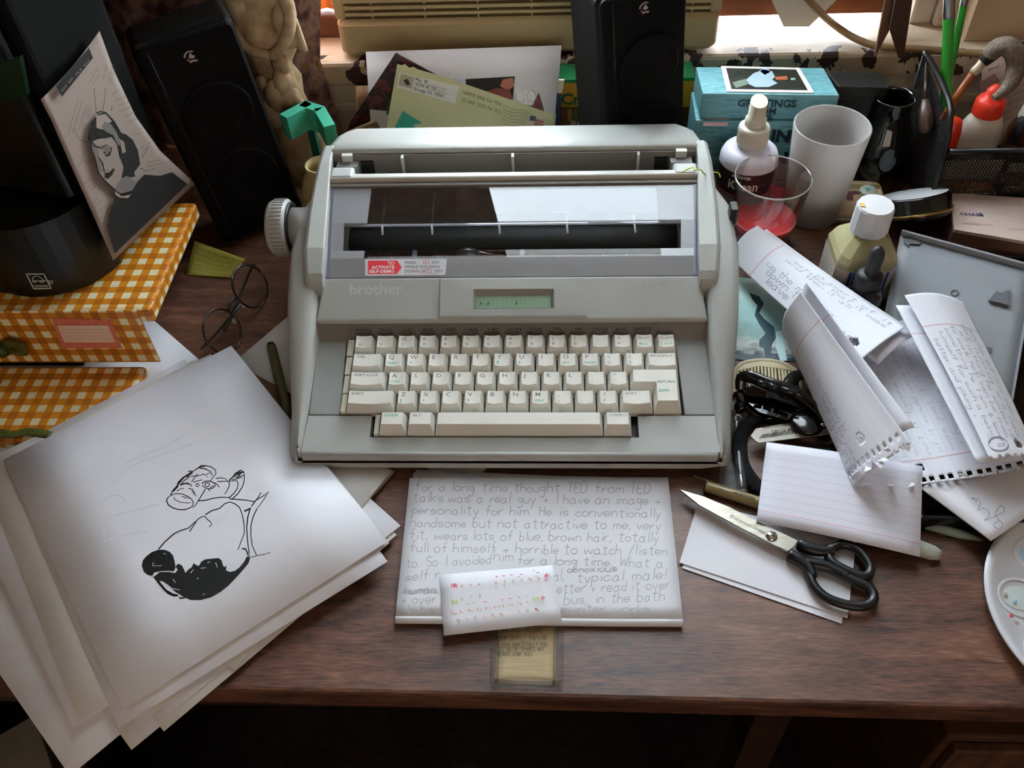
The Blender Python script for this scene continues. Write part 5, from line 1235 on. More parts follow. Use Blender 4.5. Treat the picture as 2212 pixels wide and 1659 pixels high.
for s, x0, y0 in (('SANTA ANA CA 926', 1000, 202), ('03 MAR 2015 PM 13 L', 998, 219)):
    z = hand(MB(), s, 0, 0, 3.6, lambda a, b: (a, b, 0), 1, jit=0, slant=0, rnd=rn); kx = (82 if s[0] == 'S' else 84)/z
    hand(pm, s, 0, 0, 3.6, lambda a, b: fe_(x0+a*kx, y0+a*kx*.32-b), 1.1, jit=.01, slant=0, rnd=rn)
for k in range(6): pm.stroke([(1088+t*5-k*1.0, 226+k*7+t*1.9+3.2*math.sin(t*.55)) for t in range(22)], .9, fe_)
part('postmark', pm, mat('postmark_ink', '#77755f', .6), ev)
st = eblob('stamp', [(1141, 246), (1180, 255), (1176, 290), (1136, 290)], .0014, '#c9bda6')
eblob('stamp_flag_blue', [(1146, 249), (1158, 252), (1156, 262), (1144, 260)], .0017, '#3d455f')
for k in range(3): eblob('stamp_flag_stripe', [(1156, 257+7*k), (1176, 262+7*k), (1174, 266+7*k), (1152, 261+7*k)], .0017, '#9a5348')
eblob('teal_sticker', [(846, 290), (870, 240), (912, 266), (892, 270), (898, 276), (896, 300), (846, 300)], .0016, '#2f917c')

# crayon box behind the right speaker
cy0 = .948; ctop = aty(1250, 172, cy0).z
cbx = thing('crayon_box', 'green and yellow crayon box behind the right speaker', 'box', ((aty(1205, 172, cy0).x+aty(1503, 172, cy0).x)/2, cy0+.015, 0))
x0, x1 = aty(1207, 172, cy0).x, aty(1500, 172, cy0).x
part('box_yellow', MB().box(x0, x1, cy0, .9835, .0, ctop-.001), mat('crayon_yellow', '#c8951c', .45), cbx)
part('box_green', MB().box(x0-.0004, x1+.0004, cy0-.0002, .984, ctop-.004, ctop), mat('crayon_green', '#1f7a45', .45), cbx)
fr_ = lambda px, py, d=.0006: aty(px, py, cy0-d)
lt = MB(); p0 = fr_(1211, 226); lt = text('Crayola', .020, frame((p0.x, cy0-.0006, p0.z), (1, 0, 0), y=(0, 0, 1)), 'LEFT', .03); part('box_lettering', lt, mat('crayon_lettering_green', '#1f6f35', .5), cbx)
bp_ = MB(); q = [fr_(1207, 232), fr_(1500, 232), fr_(1500, 330), fr_(1207, 330)]
part('box_picture', MB().prism([(p.x, max(.001, p.z)) for p in q], cy0-.0004, cy0, lambda x, z, y: (x, y, z)), mat('crayon_picture_brown', '#6a4a20', .5, c2='#3c2a1a', scale=160), cbx)
for k, c in enumerate(('#7c3a2a', '#a08a2c', '#4a6b3a', '#8c6a24', '#5b3d5c', '#2f5a6a')):
    a, b = fr_(1213+13*k, 236, .001), fr_(1222+13*k, 262, .001); part('crayon_print', MB().box(a.x, b.x, cy0-.001, cy0-.0006, b.z, a.z), mat('crayon_print_'+c[1:], c, .5), cbx)
p0 = fr_(1232, 276, .001); part('box_lettering', text('BONUS', .013, frame((p0.x, cy0-.001, p0.z), (1, 0, 0), y=(0, 0, 1)), 'LEFT', .04), mat('crayon_lettering_white', '#b9b2a4', .5), cbx)
tg = at(1268, 148, ctop); part('top_sticker', MB().prism([(p.x, p.y) for p in [at(*q, ctop) for q in ((1240, 140), (1262, 130), (1300, 134), (1300, 162), (1256, 160))]], ctop+.0002, ctop+.0006), mat('crayon_lettering_white', '#b9b2a4', .5), cbx)
part('top_lettering', text('Store', .011, frame(at(1247, 150, ctop+.0009), (1, .05, 0), y=(0, 1, 0)), 'LEFT', .03), mat('crayon_maroon', '#5c2430', .5), cbx)
# edge of a cream and navy booklet beside it
bk = thing('booklet', 'cream and navy booklet edge between the printed sheet and the crayon box', 'booklet', aty(1208, 260, .93))
slab([(1207, 172), (1219, 172), (1214, 200), (1204, 200)], .932, .003, mat('booklet_cream', '#cfc3a6', .6), bk, 'page_edge')
slab([(1203, 200), (1214, 200), (1206, 300), (1196, 300)], .932, .003, mat('booklet_navy', '#26384a', .5), bk, 'cover_edge')

# ================================================================ teal gift boxes, photo card, black box
g = G('teal_brushed_print', .5)
cm = g.op('ADD', g.op('MULTIPLY', g.u, .25), g.v)
n1 = g.noise(5, vec=g.uvv, stretch=(1.2, 12, 1), detail=6, dist=.9)
tealp = g.out(g.ramp(n1, [(.34, '#2f6f7c'), (.46, '#5b9aa3'), (.55, '#86b7bb'), (.63, '#3f8290'), (.75, '#b5d2d0')]))
Q = [at(1504, 144, .115), at(1779, 146, .115), at(1814, 206, .115), at(1518, 202, .115)]
zl = aty(1511, 256, Q[3].y).z
b1 = thing('gift_book', 'upper of two teal printed boxes, holding a photo card on top', 'box', ((Q[0].x+Q[1].x)/2, (Q[0].y+Q[3].y)/2, zl+.0005))
bm_ = MB()
def qbox(Q, z0, z1, m):
    A_ = [(q.x, q.y) for q in Q][::-1]
    m.prism(A_, z0, z1); return m
# faces with their own UVs: top and front
def hexa(Q, z0, z1):
    m = MB(); T = [Vector((q.x, q.y, z1)) for q in Q]; B_ = [Vector((q.x, q.y, z0)) for q in Q]
    for f in ((T[3], T[2], T[1], T[0]), (B_[3], B_[2], T[2], T[3]), (B_[2], B_[1], T[1], T[2]), (B_[0], B_[3], T[3], T[0]), (B_[1], B_[0], T[0], T[1]), (B_[0], B_[1], B_[2], B_[3])):
        m.add(f, [(0, 1, 2, 3)], [(0, 0), (1, 0), (1, 1), (0, 1)])
    return m
part('box_body', hexa(Q, zl+.0005, .115), tealp, b1, bev=.0012)
Q2 = [q+Vector((-.002, 0, 0)) if i in (0, 3) else q+Vector((.006, .0, 0)) for i, q in enumerate(Q)]; Q2[3] = Q2[3]+Vector((-.002, -.003, 0)); Q2[2] = Q2[2]+Vector((0, -.004, 0))
b2 = thing('gift_book', 'lower of two teal printed boxes, under the other and behind the spray bottle', 'box', ((Q2[0].x+Q2[1].x)/2, (Q2[0].y+Q2[3].y)/2, 0))
part('box_body', hexa(Q2, 0, zl-.0005), tealp, b2, bev=.0012)
blk_ink = mat('box_lettering_navy', '#16303a', .5)
def front_text(root, s, px, py, size, Q, bold=.03):
    d = (Q[2]-Q[3]); d.z = 0; n = Vector((d.y, -d.x, 0)).normalized(); p = onplane(px, py, Q[3]+n*.0006, n)
    part('lettering', text(s, size, frame(p, d, y=(0, 0, 1)), 'LEFT', bold), blk_ink, root)
front_text(b1, 'GREETINGS', 1592, 230, .0118, Q); front_text(b1, 'FROM', 1618, 246, .0105, Q); front_text(b1, 'THE', 1632, 260, .0095, Q)
front_text(b2, 'IN', 1663, 306, .0205, Q2, .05); front_text(b2, 'AN', 1640, 352, .0205, Q2, .05); front_text(b2, 'DS', 1560, 372, .0205, Q2, .05)
bmk = thing('bookmark', 'pink bookmark sticking out between the two teal boxes', 'bookmark', at(1545, 262, zl))
bmk_p = [at(1524, 252, zl), at(1576, 254, zl), at(1570, 268, zl-.004), at(1518, 268, zl-.004)]
part('strip', MB().add([p+Vector((0, -.0022, .0)) for p in bmk_p]+[p+Vector((0, -.0030, -.0004)) for p in bmk_p], [(3, 2, 1, 0), (4, 5, 6, 7), (0, 1, 5, 4), (1, 2, 6, 5), (2, 3, 7, 6), (3, 0, 4, 7)]), mat('pink_card', '#d3a9ad', .6), bmk)
phQ = [at(1557, 143, .1156), at(1727, 147, .1156), at(1759, 201, .1156), at(1570, 198, .1156)]
ph = thing('photo_card', 'white-bordered photo card lying on the upper teal box', 'card', (phQ[0]+phQ[2])/2)
part('card', hexa(phQ, .1152, .1160), mat('photo_card_white', '#dcd2cc', .5), ph)
def inset(Q, a, b): 
    f = lambda u, v: (Q[0]*(1-u)+Q[1]*u)*v+(Q[3]*(1-u)+Q[2]*u)*(1-v); return [f(a, 1-b), f(1-a, 1-b), f(1-a, b), f(a, b)]
I = inset(phQ, .06, .09)
part('picture', hexa(I, .1160, .1162), mat('photo_dark_scene', '#1d211d', .3, c2='#31362e', scale=90), ph)
zp = lambda x, y: at(x, y, .11635)
for nm, P, c in (('picture_wave', [(1612, 172), (1628, 158), (1650, 150), (1668, 154), (1674, 166), (1668, 172), (1680, 180), (1660, 188), (1632, 188), (1618, 182)], '#9db4bd'), ('picture_wave', [(1640, 152), (1658, 147), (1664, 155), (1652, 162)], '#86a7cf'), ('picture_light', [(1674, 166), (1700, 164), (1702, 172), (1676, 172)], '#a6553a'), ('picture_light', [(1708, 168), (1718, 168), (1718, 173), (1708, 173)], '#8fa59a'), ('picture_shore', [(1582, 178), (1612, 170), (1616, 182), (1590, 190)], '#6f7c70')):
    part(nm, MB().blob(P, zp), mat('photo_'+c[1:], c, .4), ph)
KB = [at(1786, 155, .112), at(1901, 157, .112), at(1918, 187, .112), at(1813, 185, .112)]
kb_ = thing('black_box', 'matt black box standing right of the teal boxes', 'box', ((KB[0].x+KB[2].x)/2, KB[0].y-.01, 0))
part('box_body', hexa(KB, 0, .098), mat('black_card_box', '#161616', .5), kb_, bev=.001); part('lid', hexa([KB[0]+Vector((-.001, .001, 0)), KB[1]+Vector((.001, .001, 0)), KB[2]+Vector((.001, -.0012, 0)), KB[3]+Vector((-.001, -.0012, 0))], .0985, .112), mat('black_card_lid', '#1d1d1c', .45), kb_, bev=.001)
# ================================================================ bottles and glasses at the back right
def vec_face(c):
    f = Vector((-c.x, -c.y, 0)).normalized(); return f, Vector((-f.y, f.x, 0))
def cyl_text(s, c, R, z, size, m, par, bold=.02, off=0, sq=1.0, align='CENTER', nm='lettering'):
    f, r = vec_face(c)
    def fn(a, b):
        t = (a+off)/R; return c+(f*math.cos(t)+r*math.sin(t))*(R+.0004)+Vector((0, 0, z+b-c.z))
    part(nm, text(s, size, None, align, bold, fn, sq), m, par)
def T(c): return Matrix.Translation(c)
# spray bottle
c = Vector((.2045, .822, 0)); sb = thing('spray_bottle', 'white spray bottle with black and grey label, behind the candle glass', 'bottle', c)
lil = mat('lilac_white_plastic', '#d9d6e4', .35, sss=.1)
part('bottle_body', MB().lathe([(0, 0), (.028, 0), (.0305, .003), (.0305, .066), (.0300, .072), (.0275, .0775), (.022, .0815), (.0135, .0830), (.0135, .088)], 40, T(c)), lil, sb)
g = G('bottle_label_print', .4)
wr = g.op('LESS_THAN', g.v, .56); rl2 = g.op('MULTIPLY', g.op('GREATER_THAN', g.v, .555), g.op('LESS_THAN', g.v, .585))
fine = g.op('MULTIPLY', g.stripe(g.v, 26, .45), g.op('LESS_THAN', g.v, .5)); fine = g.op('MULTIPLY', fine, g.op('GREATER_THAN', g.noise(90, vec=g.uvv, stretch=(3, .3, 1)), .45))
lab_m = g.out(g.mix(rl2, g.mix(wr, '#141314', g.mix(fine, '#4d4b44', '#8a877c')), '#8e2f3c'))
part('label', MB().lathe([(.0308, .002), (.0308, .0655)], 40, T(c)), lab_m, sb)
wht_l = mat('label_white', '#d6cfc4', .5)
cyl_text('MONSTER', c, .0308, .0605, .0046, wht_l, sb, .04, -.004, .95); cyl_text('iClean', c, .0308, .0465, .0155, wht_l, sb, .02, -.001, .82); cyl_text('Screen cleaner', c, .0308, .0515, .0030, mat('label_grey', '#86827a', .5), sb, 0, .018, .8)
crm = mat('cream_white_cap', '#ddd6c6', .4)
cap = MB().lathe([(.0145, .086), (.0158, .0865), (.0158, .1045), (.0140, .1065), (0, .1068)], 40, T(c)); part('collar', cap, crm, sb)
rb_ = MB()
for k in range(36):
    a = 2*PI*k/36; rb_.box(.0155, .0162, -.0006, .0006, .088, .103, lambda x, y, z, a=a: c+Vector((x*math.cos(a)-y*math.sin(a), x*math.sin(a)+y*math.cos(a), z)))
part('collar_ribs', rb_, crm, sb)
nz_ = MB(); R_ = []
for (r, z, sl) in ((.0108, .1068, 0), (.0108, .114, 0), (.0088, .116, 0), (.0086, .1335, .35), ):
    R_.append([c+Vector((r*math.cos(2*PI*k/24), r*math.sin(2*PI*k/24), z+sl*r*math.sin(2*PI*k/24))) for k in range(24)])
part('spray_nozzle', nz_.rings(R_, True, True), crm, sb)
# candle in a clear tumbler
c = Vector((.2190, .768, 0)); cg = thing('candle_glass', 'clear tumbler holding a red candle, right of the typewriter', 'candle', c)
gls = clear('tumbler_glass', (.86, .84, .82), .01, fres=1.9)
part('glass', MB().lathe([(0, 0), (.0285, 0), (.0300, .003), (.0335, .040), (.0385, .0800), (.0378, .0812), (.0366, .0800), (.0320, .042), (.0288, .008), (0, .007)], 48, T(c)), gls, cg)
part('wax', MB().lathe([(0, .0076), (.0284, .0084), (.0312, .031), (.0300, .0290), (.020, .0282), (0, .0278)], 40, T(c)), mat('red_wax', '#cf3b45', .35, sss=.2, c2='#c23340', scale=30), cg)
part('wick', MB().tube([c+Vector((0, 0, .027)), c+Vector((.0005, 0, .032)), c+Vector((.003, .001, .037))], .0007, 6), mat('burnt_wick', '#1b1512', .9), cg)
part('glass_lip', MB().tube([c+Vector((.0377*math.cos(t*PI/24), .0377*math.sin(t*PI/24), .0808)) for t in range(49)], .0009, 6), clear('glass_lip', (.8, .8, .8), .05, haze=.35, hazecol=(.75, .75, .75), fres=2.0), cg)
part('wax_rim', MB().lathe([(.0306, .0300), (.0314, .0310), (.0320, .0304)], 40, T(c)), mat('pale_wax_rim', '#d98a76', .4), cg)
# frosted glass with old wax
c = Vector((.2800, .812, 0)); fg_ = thing('frosted_glass', 'tall frosted white glass behind the candle glass', 'glass', c)
fro = clear('frosted_glass_wall', (.85, .83, .82), .35, haze=.62, hazecol=(.62, .59, .57), fres=1.35)
part('glass', MB().lathe([(0, 0), (.0275, 0), (.0295, .004), (.0385, .1105), (.0375, .1118), (.0364, .1105), (.0278, .010), (0, .009)], 48, T(c)), fro, fg_)
part('wax', MB().lathe([(0, .0095), (.0268, .0102), (.0290, .036), (0, .035)], 36, T(c)), mat('tan_wax', '#a98568', .5), fg_)

# ================================================================ black tray and the two ink bottles
tq = [at(1775, 556, .018), at(1985, 1128, .018)]
xa, ya = at(1775, 556, .018).x, at(1775, 556, .018).y; xb, yb = at(1992, 1120, .018).x, at(1992, 1120, .018).y
ty_ = thing('black_tray', 'shallow glossy black tray holding the ink bottles, right of the typewriter', 'tray', (.45, .56, 0))
trm = mat('tray_black_gloss', '#0f1315', .22, coat=.3)
part('tray_floor', MB().prism([(xa, ya), (xb, yb), (.66, yb), (.66, ya)], .0005, .003), trm, ty_)
def wall(p, q, h=.018, th=.003):
    d = Vector((q[0]-p[0], q[1]-p[1])).normalized(); n = (-d.y, d.x)
    return MB().prism([p, q, (q[0]+n[0]*th, q[1]+n[1]*th), (p[0]+n[0]*th, p[1]+n[1]*th)], .0005, h)
for p, q in (((xa, ya), (xb, yb)), ((xb, yb), (.66, yb)), ((.66, yb), (.66, ya)), ((.66, ya), (xa, ya))): part('tray_wall', wall(p, q), trm, ty_, bev=.0008)
c = Vector((.2955, .688, .0035)); ib = thing('ink_bottle', 'square bottle of pale yellow liquid with a white cap', 'bottle', c)
def octo(r, z, k=.72): 
    o = []
    for sx, sy in ((1, -k), (1, k), (k, 1), (-k, 1), (-1, k), (-1, -k), (-k, -1), (k, -1)): o.append(c+Vector((r*sx, r*sy, z)))
    return o
yel = mat('yellow_ink_bottle', '#cfc89c', .15, trans=.3, c2='#c2ba8c', scale=40)
part('bottle_body', MB().rings([octo(.0265, 0), octo(.0285, .003), octo(.0285, .052), octo(.026, .058), octo(.016, .070, .6), octo(.0135, .073, .5)], True, False), yel, ib, bev=.0015)
part('label', MB().rings([octo(.0288, .004), octo(.0288, .046)], False, False), mat('ink_label_white', '#cfc8c0', .5, c2='#c2b6a8', scale=60), ib)
f, r_ = vec_face(c); blu = mat('label_blue', '#2f4f8f', .5)
for dx in (-.0285, .0289):
    for k, w_ in ((0, .0030), (1, .0012)):
        x = dx*(.60)+(.0042*k if dx < 0 else -.0042*k)
        part('label_stripe', MB().box(c.x+x, c.x+x+w_, c.y-.0292, c.y-.0289, .008, .0485), blu, ib)
for (x, z) in ((-.010, .040), (-.004, .036), (.006, .041), (.012, .037), (-.012, .030), (.010, .026)):
    part('label_speck', MB().prism(ring_pts(.0011, 7, c.x+x, z, 1.4, .8), c.y-.0293, c.y-.0290, lambda a, b, y: (a, y, b)), mat('label_speck_brown', '#4a3526', .6), ib)
wc = MB().lathe([(.0170, .074), (.0176, .075), (.0172, .1000), (.0160, .1022), (0, .1026)], 14, T(c), smooth=False); cp_ = part('cap', wc, mat('white_bottle_cap', '#d9d9dc', .4), ib)
part('cap_chip', MB().prism([(c.x-.0150, c.y+.002), (c.x-.0105, c.y+.001), (c.x-.0108, c.y-.004), (c.x-.0152, c.y-.003)], c.z+.1025, c.z+.1030), mat('cap_masking_tape', '#cdb46a', .7), cp_)
c = Vector((.2900, .640, .0035)); db = thing('dropper_bottle', 'small black glass dropper bottle before the square ink bottle', 'bottle', c)
part('bottle_body', MB().lathe([(0, 0), (.0165, 0), (.0175, .002), (.0175, .032), (.0150, .039), (.0085, .042), (.0085, .046)], 30, T(c)), mat('black_glass', '#0d0d10', .08, coat=.5), db)
part('dropper_collar', MB().lathe([(.0115, .044), (.0122, .0445), (.0118, .059), (.0080, .0610), (.0062, .0615)], 28, T(c)), mat('dropper_black', '#1f1f21', .5), db)
part('dropper_bulb', MB().lathe([(.0062, .0605), (.0066, .070), (.0070, .079), (.0062, .086), (.0035, .0905), (0, .0915)], 24, T(c)), mat('dropper_rubber', '#232325', .55), db)
f, r_ = vec_face(c); part('label', MB().lathe([(.0178, .003), (.0178, .023)], 20, T(c) @ Matrix.Rotation(math.atan2(f.y, f.x)+.25, 4, 'Z'), a0=0, a1=1.2), mat('label_lilac', '#a9a3b8', .5), db)

# ================================================================ grey plastic cover leaning in the tray
gp_m = mat('grey_cover_plastic', '#8f9297', .42, c2='#898c91', scale=14, bump=.08, bscale=900)
A_, B_, C_, D_ = at(1945, 508, .042), at(2232, 586, .042), at(2178, 900, .0195), at(1888, 790, .0200)
gf = lambda u, v, h=0: (A_*(1-u)+B_*u)*v+(D_*(1-u)+C_*u)*(1-v)+gn*h
gn = (B_-A_).cross(A_-D_).normalized()
if gn.z < 0: gn = -gn
gc = thing('plastic_cover', 'flat grey plastic cover panel leaning in the black tray', 'cover', D_)
part('plate', MB().sheet(lambda u, v: gf(u, v), 10, 10, .0022), gp_m, gc)
def gbar(u0, v0, u1, v1, w_, h0, h1, nm, m, lab=None):
    a, b = gf(u0, v0), gf(u1, v1); d = (b-a).normalized(); s_ = gn.cross(d)
    mb = MB().box(0, (b-a).length, -w_/2, w_/2, h0, h1, lambda x, y, z: a+d*x+s_*y+gn*z); return part(nm, mb, m, gc, lab)
gd = mat('grey_cover_dark', '#5f6266', .5)
gbar(0, .997, 1, .997, .0024, -.001, .0075, 'rear_lip', gp_m); gbar(.999, 0, .999, 1, .0020, -.001, .0035, 'side_lip', gp_m)
def onpl(px, py, h=.0014): return onplane(px, py, A_+gn*h, gn)
def gblob(nm, P, h, m, th=.0016):
    a = [onpl(x, y, h+th) for x, y in P]; b = [onpl(x, y, h) for x, y in P]; n = len(P)
    part(nm, MB().add(a+b, [tuple(range(n)), tuple(reversed(range(n, 2*n)))]+[(i, n+i, n+(i+1) % n, (i+1) % n) for i in range(n)]), m, gc)
gblob('corner_clip', [(1951, 514), (1972, 516), (1990, 524), (1984, 528), (1966, 526), (1962, 532), (1952, 524)], .0012, gd)
gblob('hook', [(2135, 649), (2152, 629), (2164, 632), (2181, 625), (2178, 645), (2179, 660), (2160, 654)], .0012, gd, .004)
gblob('slot', [(2112, 743), (2144, 752), (2142, 761), (2110, 751)], .0012, gd)
rgm = MB().tube([onpl(2062+8*math.cos(t*.35), 633+6*math.sin(t*.35), .0016) for t in range(19)], .0005, 5); part('ring_mark', rgm, gd, gc)

# ================================================================ tin, badge, tilted jar, cheque box
M_ = frame(at(1848, 425, .016), (1, -.04, 0), n=(0, 0, 1)); M_.translation.z = 0
tn = thing('flat_tin', 'flat cream tin with a brown bear picture, before the black box', 'tin', M=M_)
part('tin_base', MB().rbox(-.031, .031, -.030, .030, 0, .010, .008, 4), mat('tin_metal', '#8e8678', .35, metal=.7), tn, local=True)
tl2 = part('tin_lid', MB().rbox(-.0315, .0315, -.0305, .0305, .010, .0165, .0085, 4), mat('tin_cream', '#c3aa8c', .4, c2='#b09a7a', scale=40), tn, local=True)
bear = [(-.028, .0), (-.024, .009), (-.012, .010), (.002, .012), (.006, .010), (.006, .006), (-.002, .005), (-.004, -.006), (-.010, -.006), (-.011, .0), (-.018, -.001), (-.020, -.009), (-.027, -.008)]
part('tin_picture', MB().blob([(x, y-.002) for x, y in bear], lambda x, y: (x, y, .01665)), mat('tin_bear_brown', '#5c3232', .5), tl2, local=True)
part('tin_picture_grass', MB().prism(rect_poly(-.030, .029, .014, .022), .0165, .01665), mat('tin_olive', '#7d7340', .5), tl2, local=True)
bc = at(1876, 411, .0185); bg = thing('button_badge', 'small white and teal button badge lying on the tin', 'badge', (bc.x, bc.y, .0167))
bM = T((bc.x, bc.y, .0170)) @ Matrix.Rotation(.10, 4, 'X')
part('badge_face', MB().lathe([(0, 0), (.0090, 0), (.0094, .001), (.0085, .0022), (0, .003)], 26, bM), mat('badge_white', '#cfd0c6', .3), bg)
part('badge_print', MB().blob([(-.004, .003), (.004, .000), (.001, -.001), (-.002, -.004)], lambda x, y: bM @ Vector((x, y, .00305))), mat('badge_teal', '#4ba39c', .3), bg)
jc = Vector((.380, .790, .0)); jM = T((jc.x, jc.y, .024)) @ Matrix.Rotation(-.20, 4, 'Y') @ Matrix.Rotation(-.52, 4, 'X')
jr = thing('screw_top_jar', 'black screw-ring jar lid lying tilted behind the grey cover', 'jar', (jc.x, jc.y, 0))
part('lid_disc', MB().lathe([(0, .0145), (.0345, .0145), (.0352, .0135), (0, .0135)], 44, jM), mat('lid_white_metal', '#c4c4c6', .35), jr)
part('screw_ring', MB().lathe([(.0335, .0148), (.0362, .0140), (.0366, .012), (.0366, .000), (.0372, -.0015)], 44, jM), mat('ring_black_gloss', '#0f0f0f', .12, coat=.5), jr)
part('ring_bead', MB().lathe([(.0366, -.0012), (.0378, -.002), (.0378, -.0042), (.0366, -.005)], 44, jM), mat('ring_brass', '#a58a55', .25, metal=.9), jr)
part('glass_rim', MB().lathe([(0, -.0105), (.034, -.0105), (.0355, -.008), (.0355, -.005)], 44, jM), mat('jar_dark_glass', '#1b1a18', .1), jr)
q = [at(2050, 417, .030), at(2250, 430, .030), at(2250, 528, .030), at(2062, 496, .030)]
ck = thing('cheque_box', 'box of pale pink bank cheques at the right edge, before the mesh organiser', 'box', ((q[0].x+q[2].x)/2, (q[0].y+q[2].y)/2, 0))
part('box_body', hexa(q, 0, .0265), mat('cheque_box_brown', '#6b4d43', .6), ck)
g = G('cheque_print', .5)
cn = g.noise(7, vec=g.uvv, stretch=(1, 2, 1), detail=4); lines = g.op('MULTIPLY', g.op('MULTIPLY', g.stripe(g.v, 14, .14), g.op('GREATER_THAN', g.v, .45)), g.op('LESS_THAN', g.u, .6))
ckm = g.out(g.mix(g.op('MULTIPLY', lines, .35), g.ramp(cn, [(.35, '#c9a9ad'), (.55, '#c7b6a4'), (.7, '#b9a0a6')]), '#7a6a78'))
tk_ = part('cheque_pad', hexa([p+Vector((0, 0, 0)) for p in q], .0267, .0302), ckm, ck)
cq = lambda px, py: at(px, py, .0306); cdir = q[1]-q[0]; nav = mat('bank_navy', '#3a3a6a', .5)
part('lettering', text('CHASE', .0060, frame(cq(2074, 464), cdir, n=(0, 0, 1)), 'LEFT', .03, squeeze=1.25), nav, tk_)
for k in range(4):
    part('bank_emblem', MB().blob([(.0008, .0030), (.0030, .0030), (.0030, .0014), (.0016, .0014)], lambda x, y, k=k: frame(cq(2117, 463), cdir, n=(0, 0, 1)) @ Matrix.Rotation(k*PI/2, 4, 'Z') @ Vector((x-.0016, y, 0))), nav, tk_)
for s, x, y in (('606540013776', 2080, 484), ('771850', 2176, 496)): part('lettering', text(s, .0042, frame(cq(x, y), cdir, n=(0, 0, 1)), 'LEFT', 0, squeeze=1.15), mat('cheque_digits', '#8b7a86', .6), tk_)

# ================================================================ black mesh organiser and what stands in it
OX, OY, OZ = .402, .806, .082
om = mat('organiser_black_wire', '#0e0e0f', .4)
og = thing('mesh_organiser', 'black wire mesh desk organiser at the right edge', 'organiser', (.50, .87, 0))
part('rim', MB().tube([(OX, OY, OZ), (.66, OY, OZ)], .0032, 8), om, og)
part('base_rail', MB().tube([(OX, OY, .004), (.66, OY, .004)], .0022, 8), om, og)
arc = smooth_path([(OX+.001, OY-.004, .003), (OX-.001, OY-.001, .040), (OX-.002, OY+.003, .075), (OX-.002, OY+.012, .100), (OX-.001, OY+.030, .116), (OX, OY+.075, .121), (OX, OY+.13, .121)], 6)
part('side_rail', MB().tube(arc, .0032, 8), om, og)
part('side_rail', MB().tube([(OX, OY+.13, .121), (OX, OY+.13, .003), (OX+.002, OY-.004, .003)], .0022, 6), om, og)
part('floor_plate', MB().box(OX, .66, OY, OY+.13, .0008, .0022), om, og)
def mesh_panel(P, nu, nv, r=.00042):
    mb = MB()
    def bar(a, b):
        d = (b-a).normalized(); u = d.cross(Vector((.3, .5, .8))).normalized(); w_ = d.cross(u)
        v = [a+u*r+w_*r, a-u*r+w_*r, a-u*r-w_*r, a+u*r-w_*r]; v2 = [p+(b-a) for p in v]
        mb.add(v+v2, [(0, 1, 5, 4), (1, 2, 6, 5), (2, 3, 7, 6), (3, 0, 4, 7)])
    f = lambda u, v: P[0]*(1-u)*(1-v)+P[1]*u*(1-v)+P[2]*u*v+P[3]*(1-u)*v
    W_, H_ = (P[1]-P[0]).length, (P[3]-P[0]).length; n = nu
    k = -nv
    while k <= nu+nv:                            # two diagonal families
        for sg in (1, -1):
            # line u = (k + sg*t)/nu , v = t/nv
            t0, t1 = 0.0, float(nv); a = k; b = k+sg*nv
            lo, hi = 0.0, 1.0
            for (x0, x1) in ((a, b),):
                if x0 == x1: continue
                ts = sorted(((0-x0)/(x1-x0), (nu-x0)/(x1-x0))); lo, hi = max(lo, ts[0]), min(hi, ts[1])
            if hi-lo > .02: bar(f((a+(b-a)*lo)/nu, lo), f((a+(b-a)*hi)/nu, hi))
        k += 1
    return mb
part('mesh_front', mesh_panel([Vector((OX, OY, .004)), Vector((.60, OY, .004)), Vector((.60, OY, OZ)), Vector((OX, OY, OZ))], 62, 20), om, og, kind='stuff')
part('mesh_side', mesh_panel([Vector((OX, OY+.004, .004)), Vector((OX, OY+.13, .004)), Vector((OX, OY+.13, .119)), Vector((OX, OY+.012, .098))], 30, 26), om, og, kind='stuff')
# rubber stamps and papers seen through the mesh
for k, (x, y, w_, h, c_, lab) in enumerate(((.440, .8215, .060, .026, '#b8702c', 'orange-brown wooden stamp block seen low through the mesh'), (.506, .8215, .060, .034, '#6a4426', 'dark brown wooden stamp block in the mesh organiser'))):
    s_ = thing('stamp_block', lab, 'stamp', (x, y, .0024))
    part('wood_block', MB().rbox(x-w_/2, x+w_/2, y-.012, y+.012, .0024, .0024+h, .002, 2), mat('stamp_wood_'+c_[1:], c_, .5, c2='#50321c', scale=40, stretch=(1, 6, 6)), s_)
    part('rubber_face', MB().box(x-w_/2, x+w_/2, y-.0135, y-.0122, .0034, .0014+h), mat('stamp_rubber', '#c9bda0', .6), s_)
for k, (x, dz) in enumerate(((.445, .050), (.52, .046))):
    a_ = thing('index_tab', ('pale card leaning inside the mesh organiser, left of the other' if k == 0 else 'pale card leaning inside the mesh organiser, nearer the right edge'), 'card', (x, .842, .0024))
    part('card', MB().box(x-.034, x+.034, .8355, .8370, .0026, dz), mat('tab_card_pale', '#e3dac4', .7), a_)
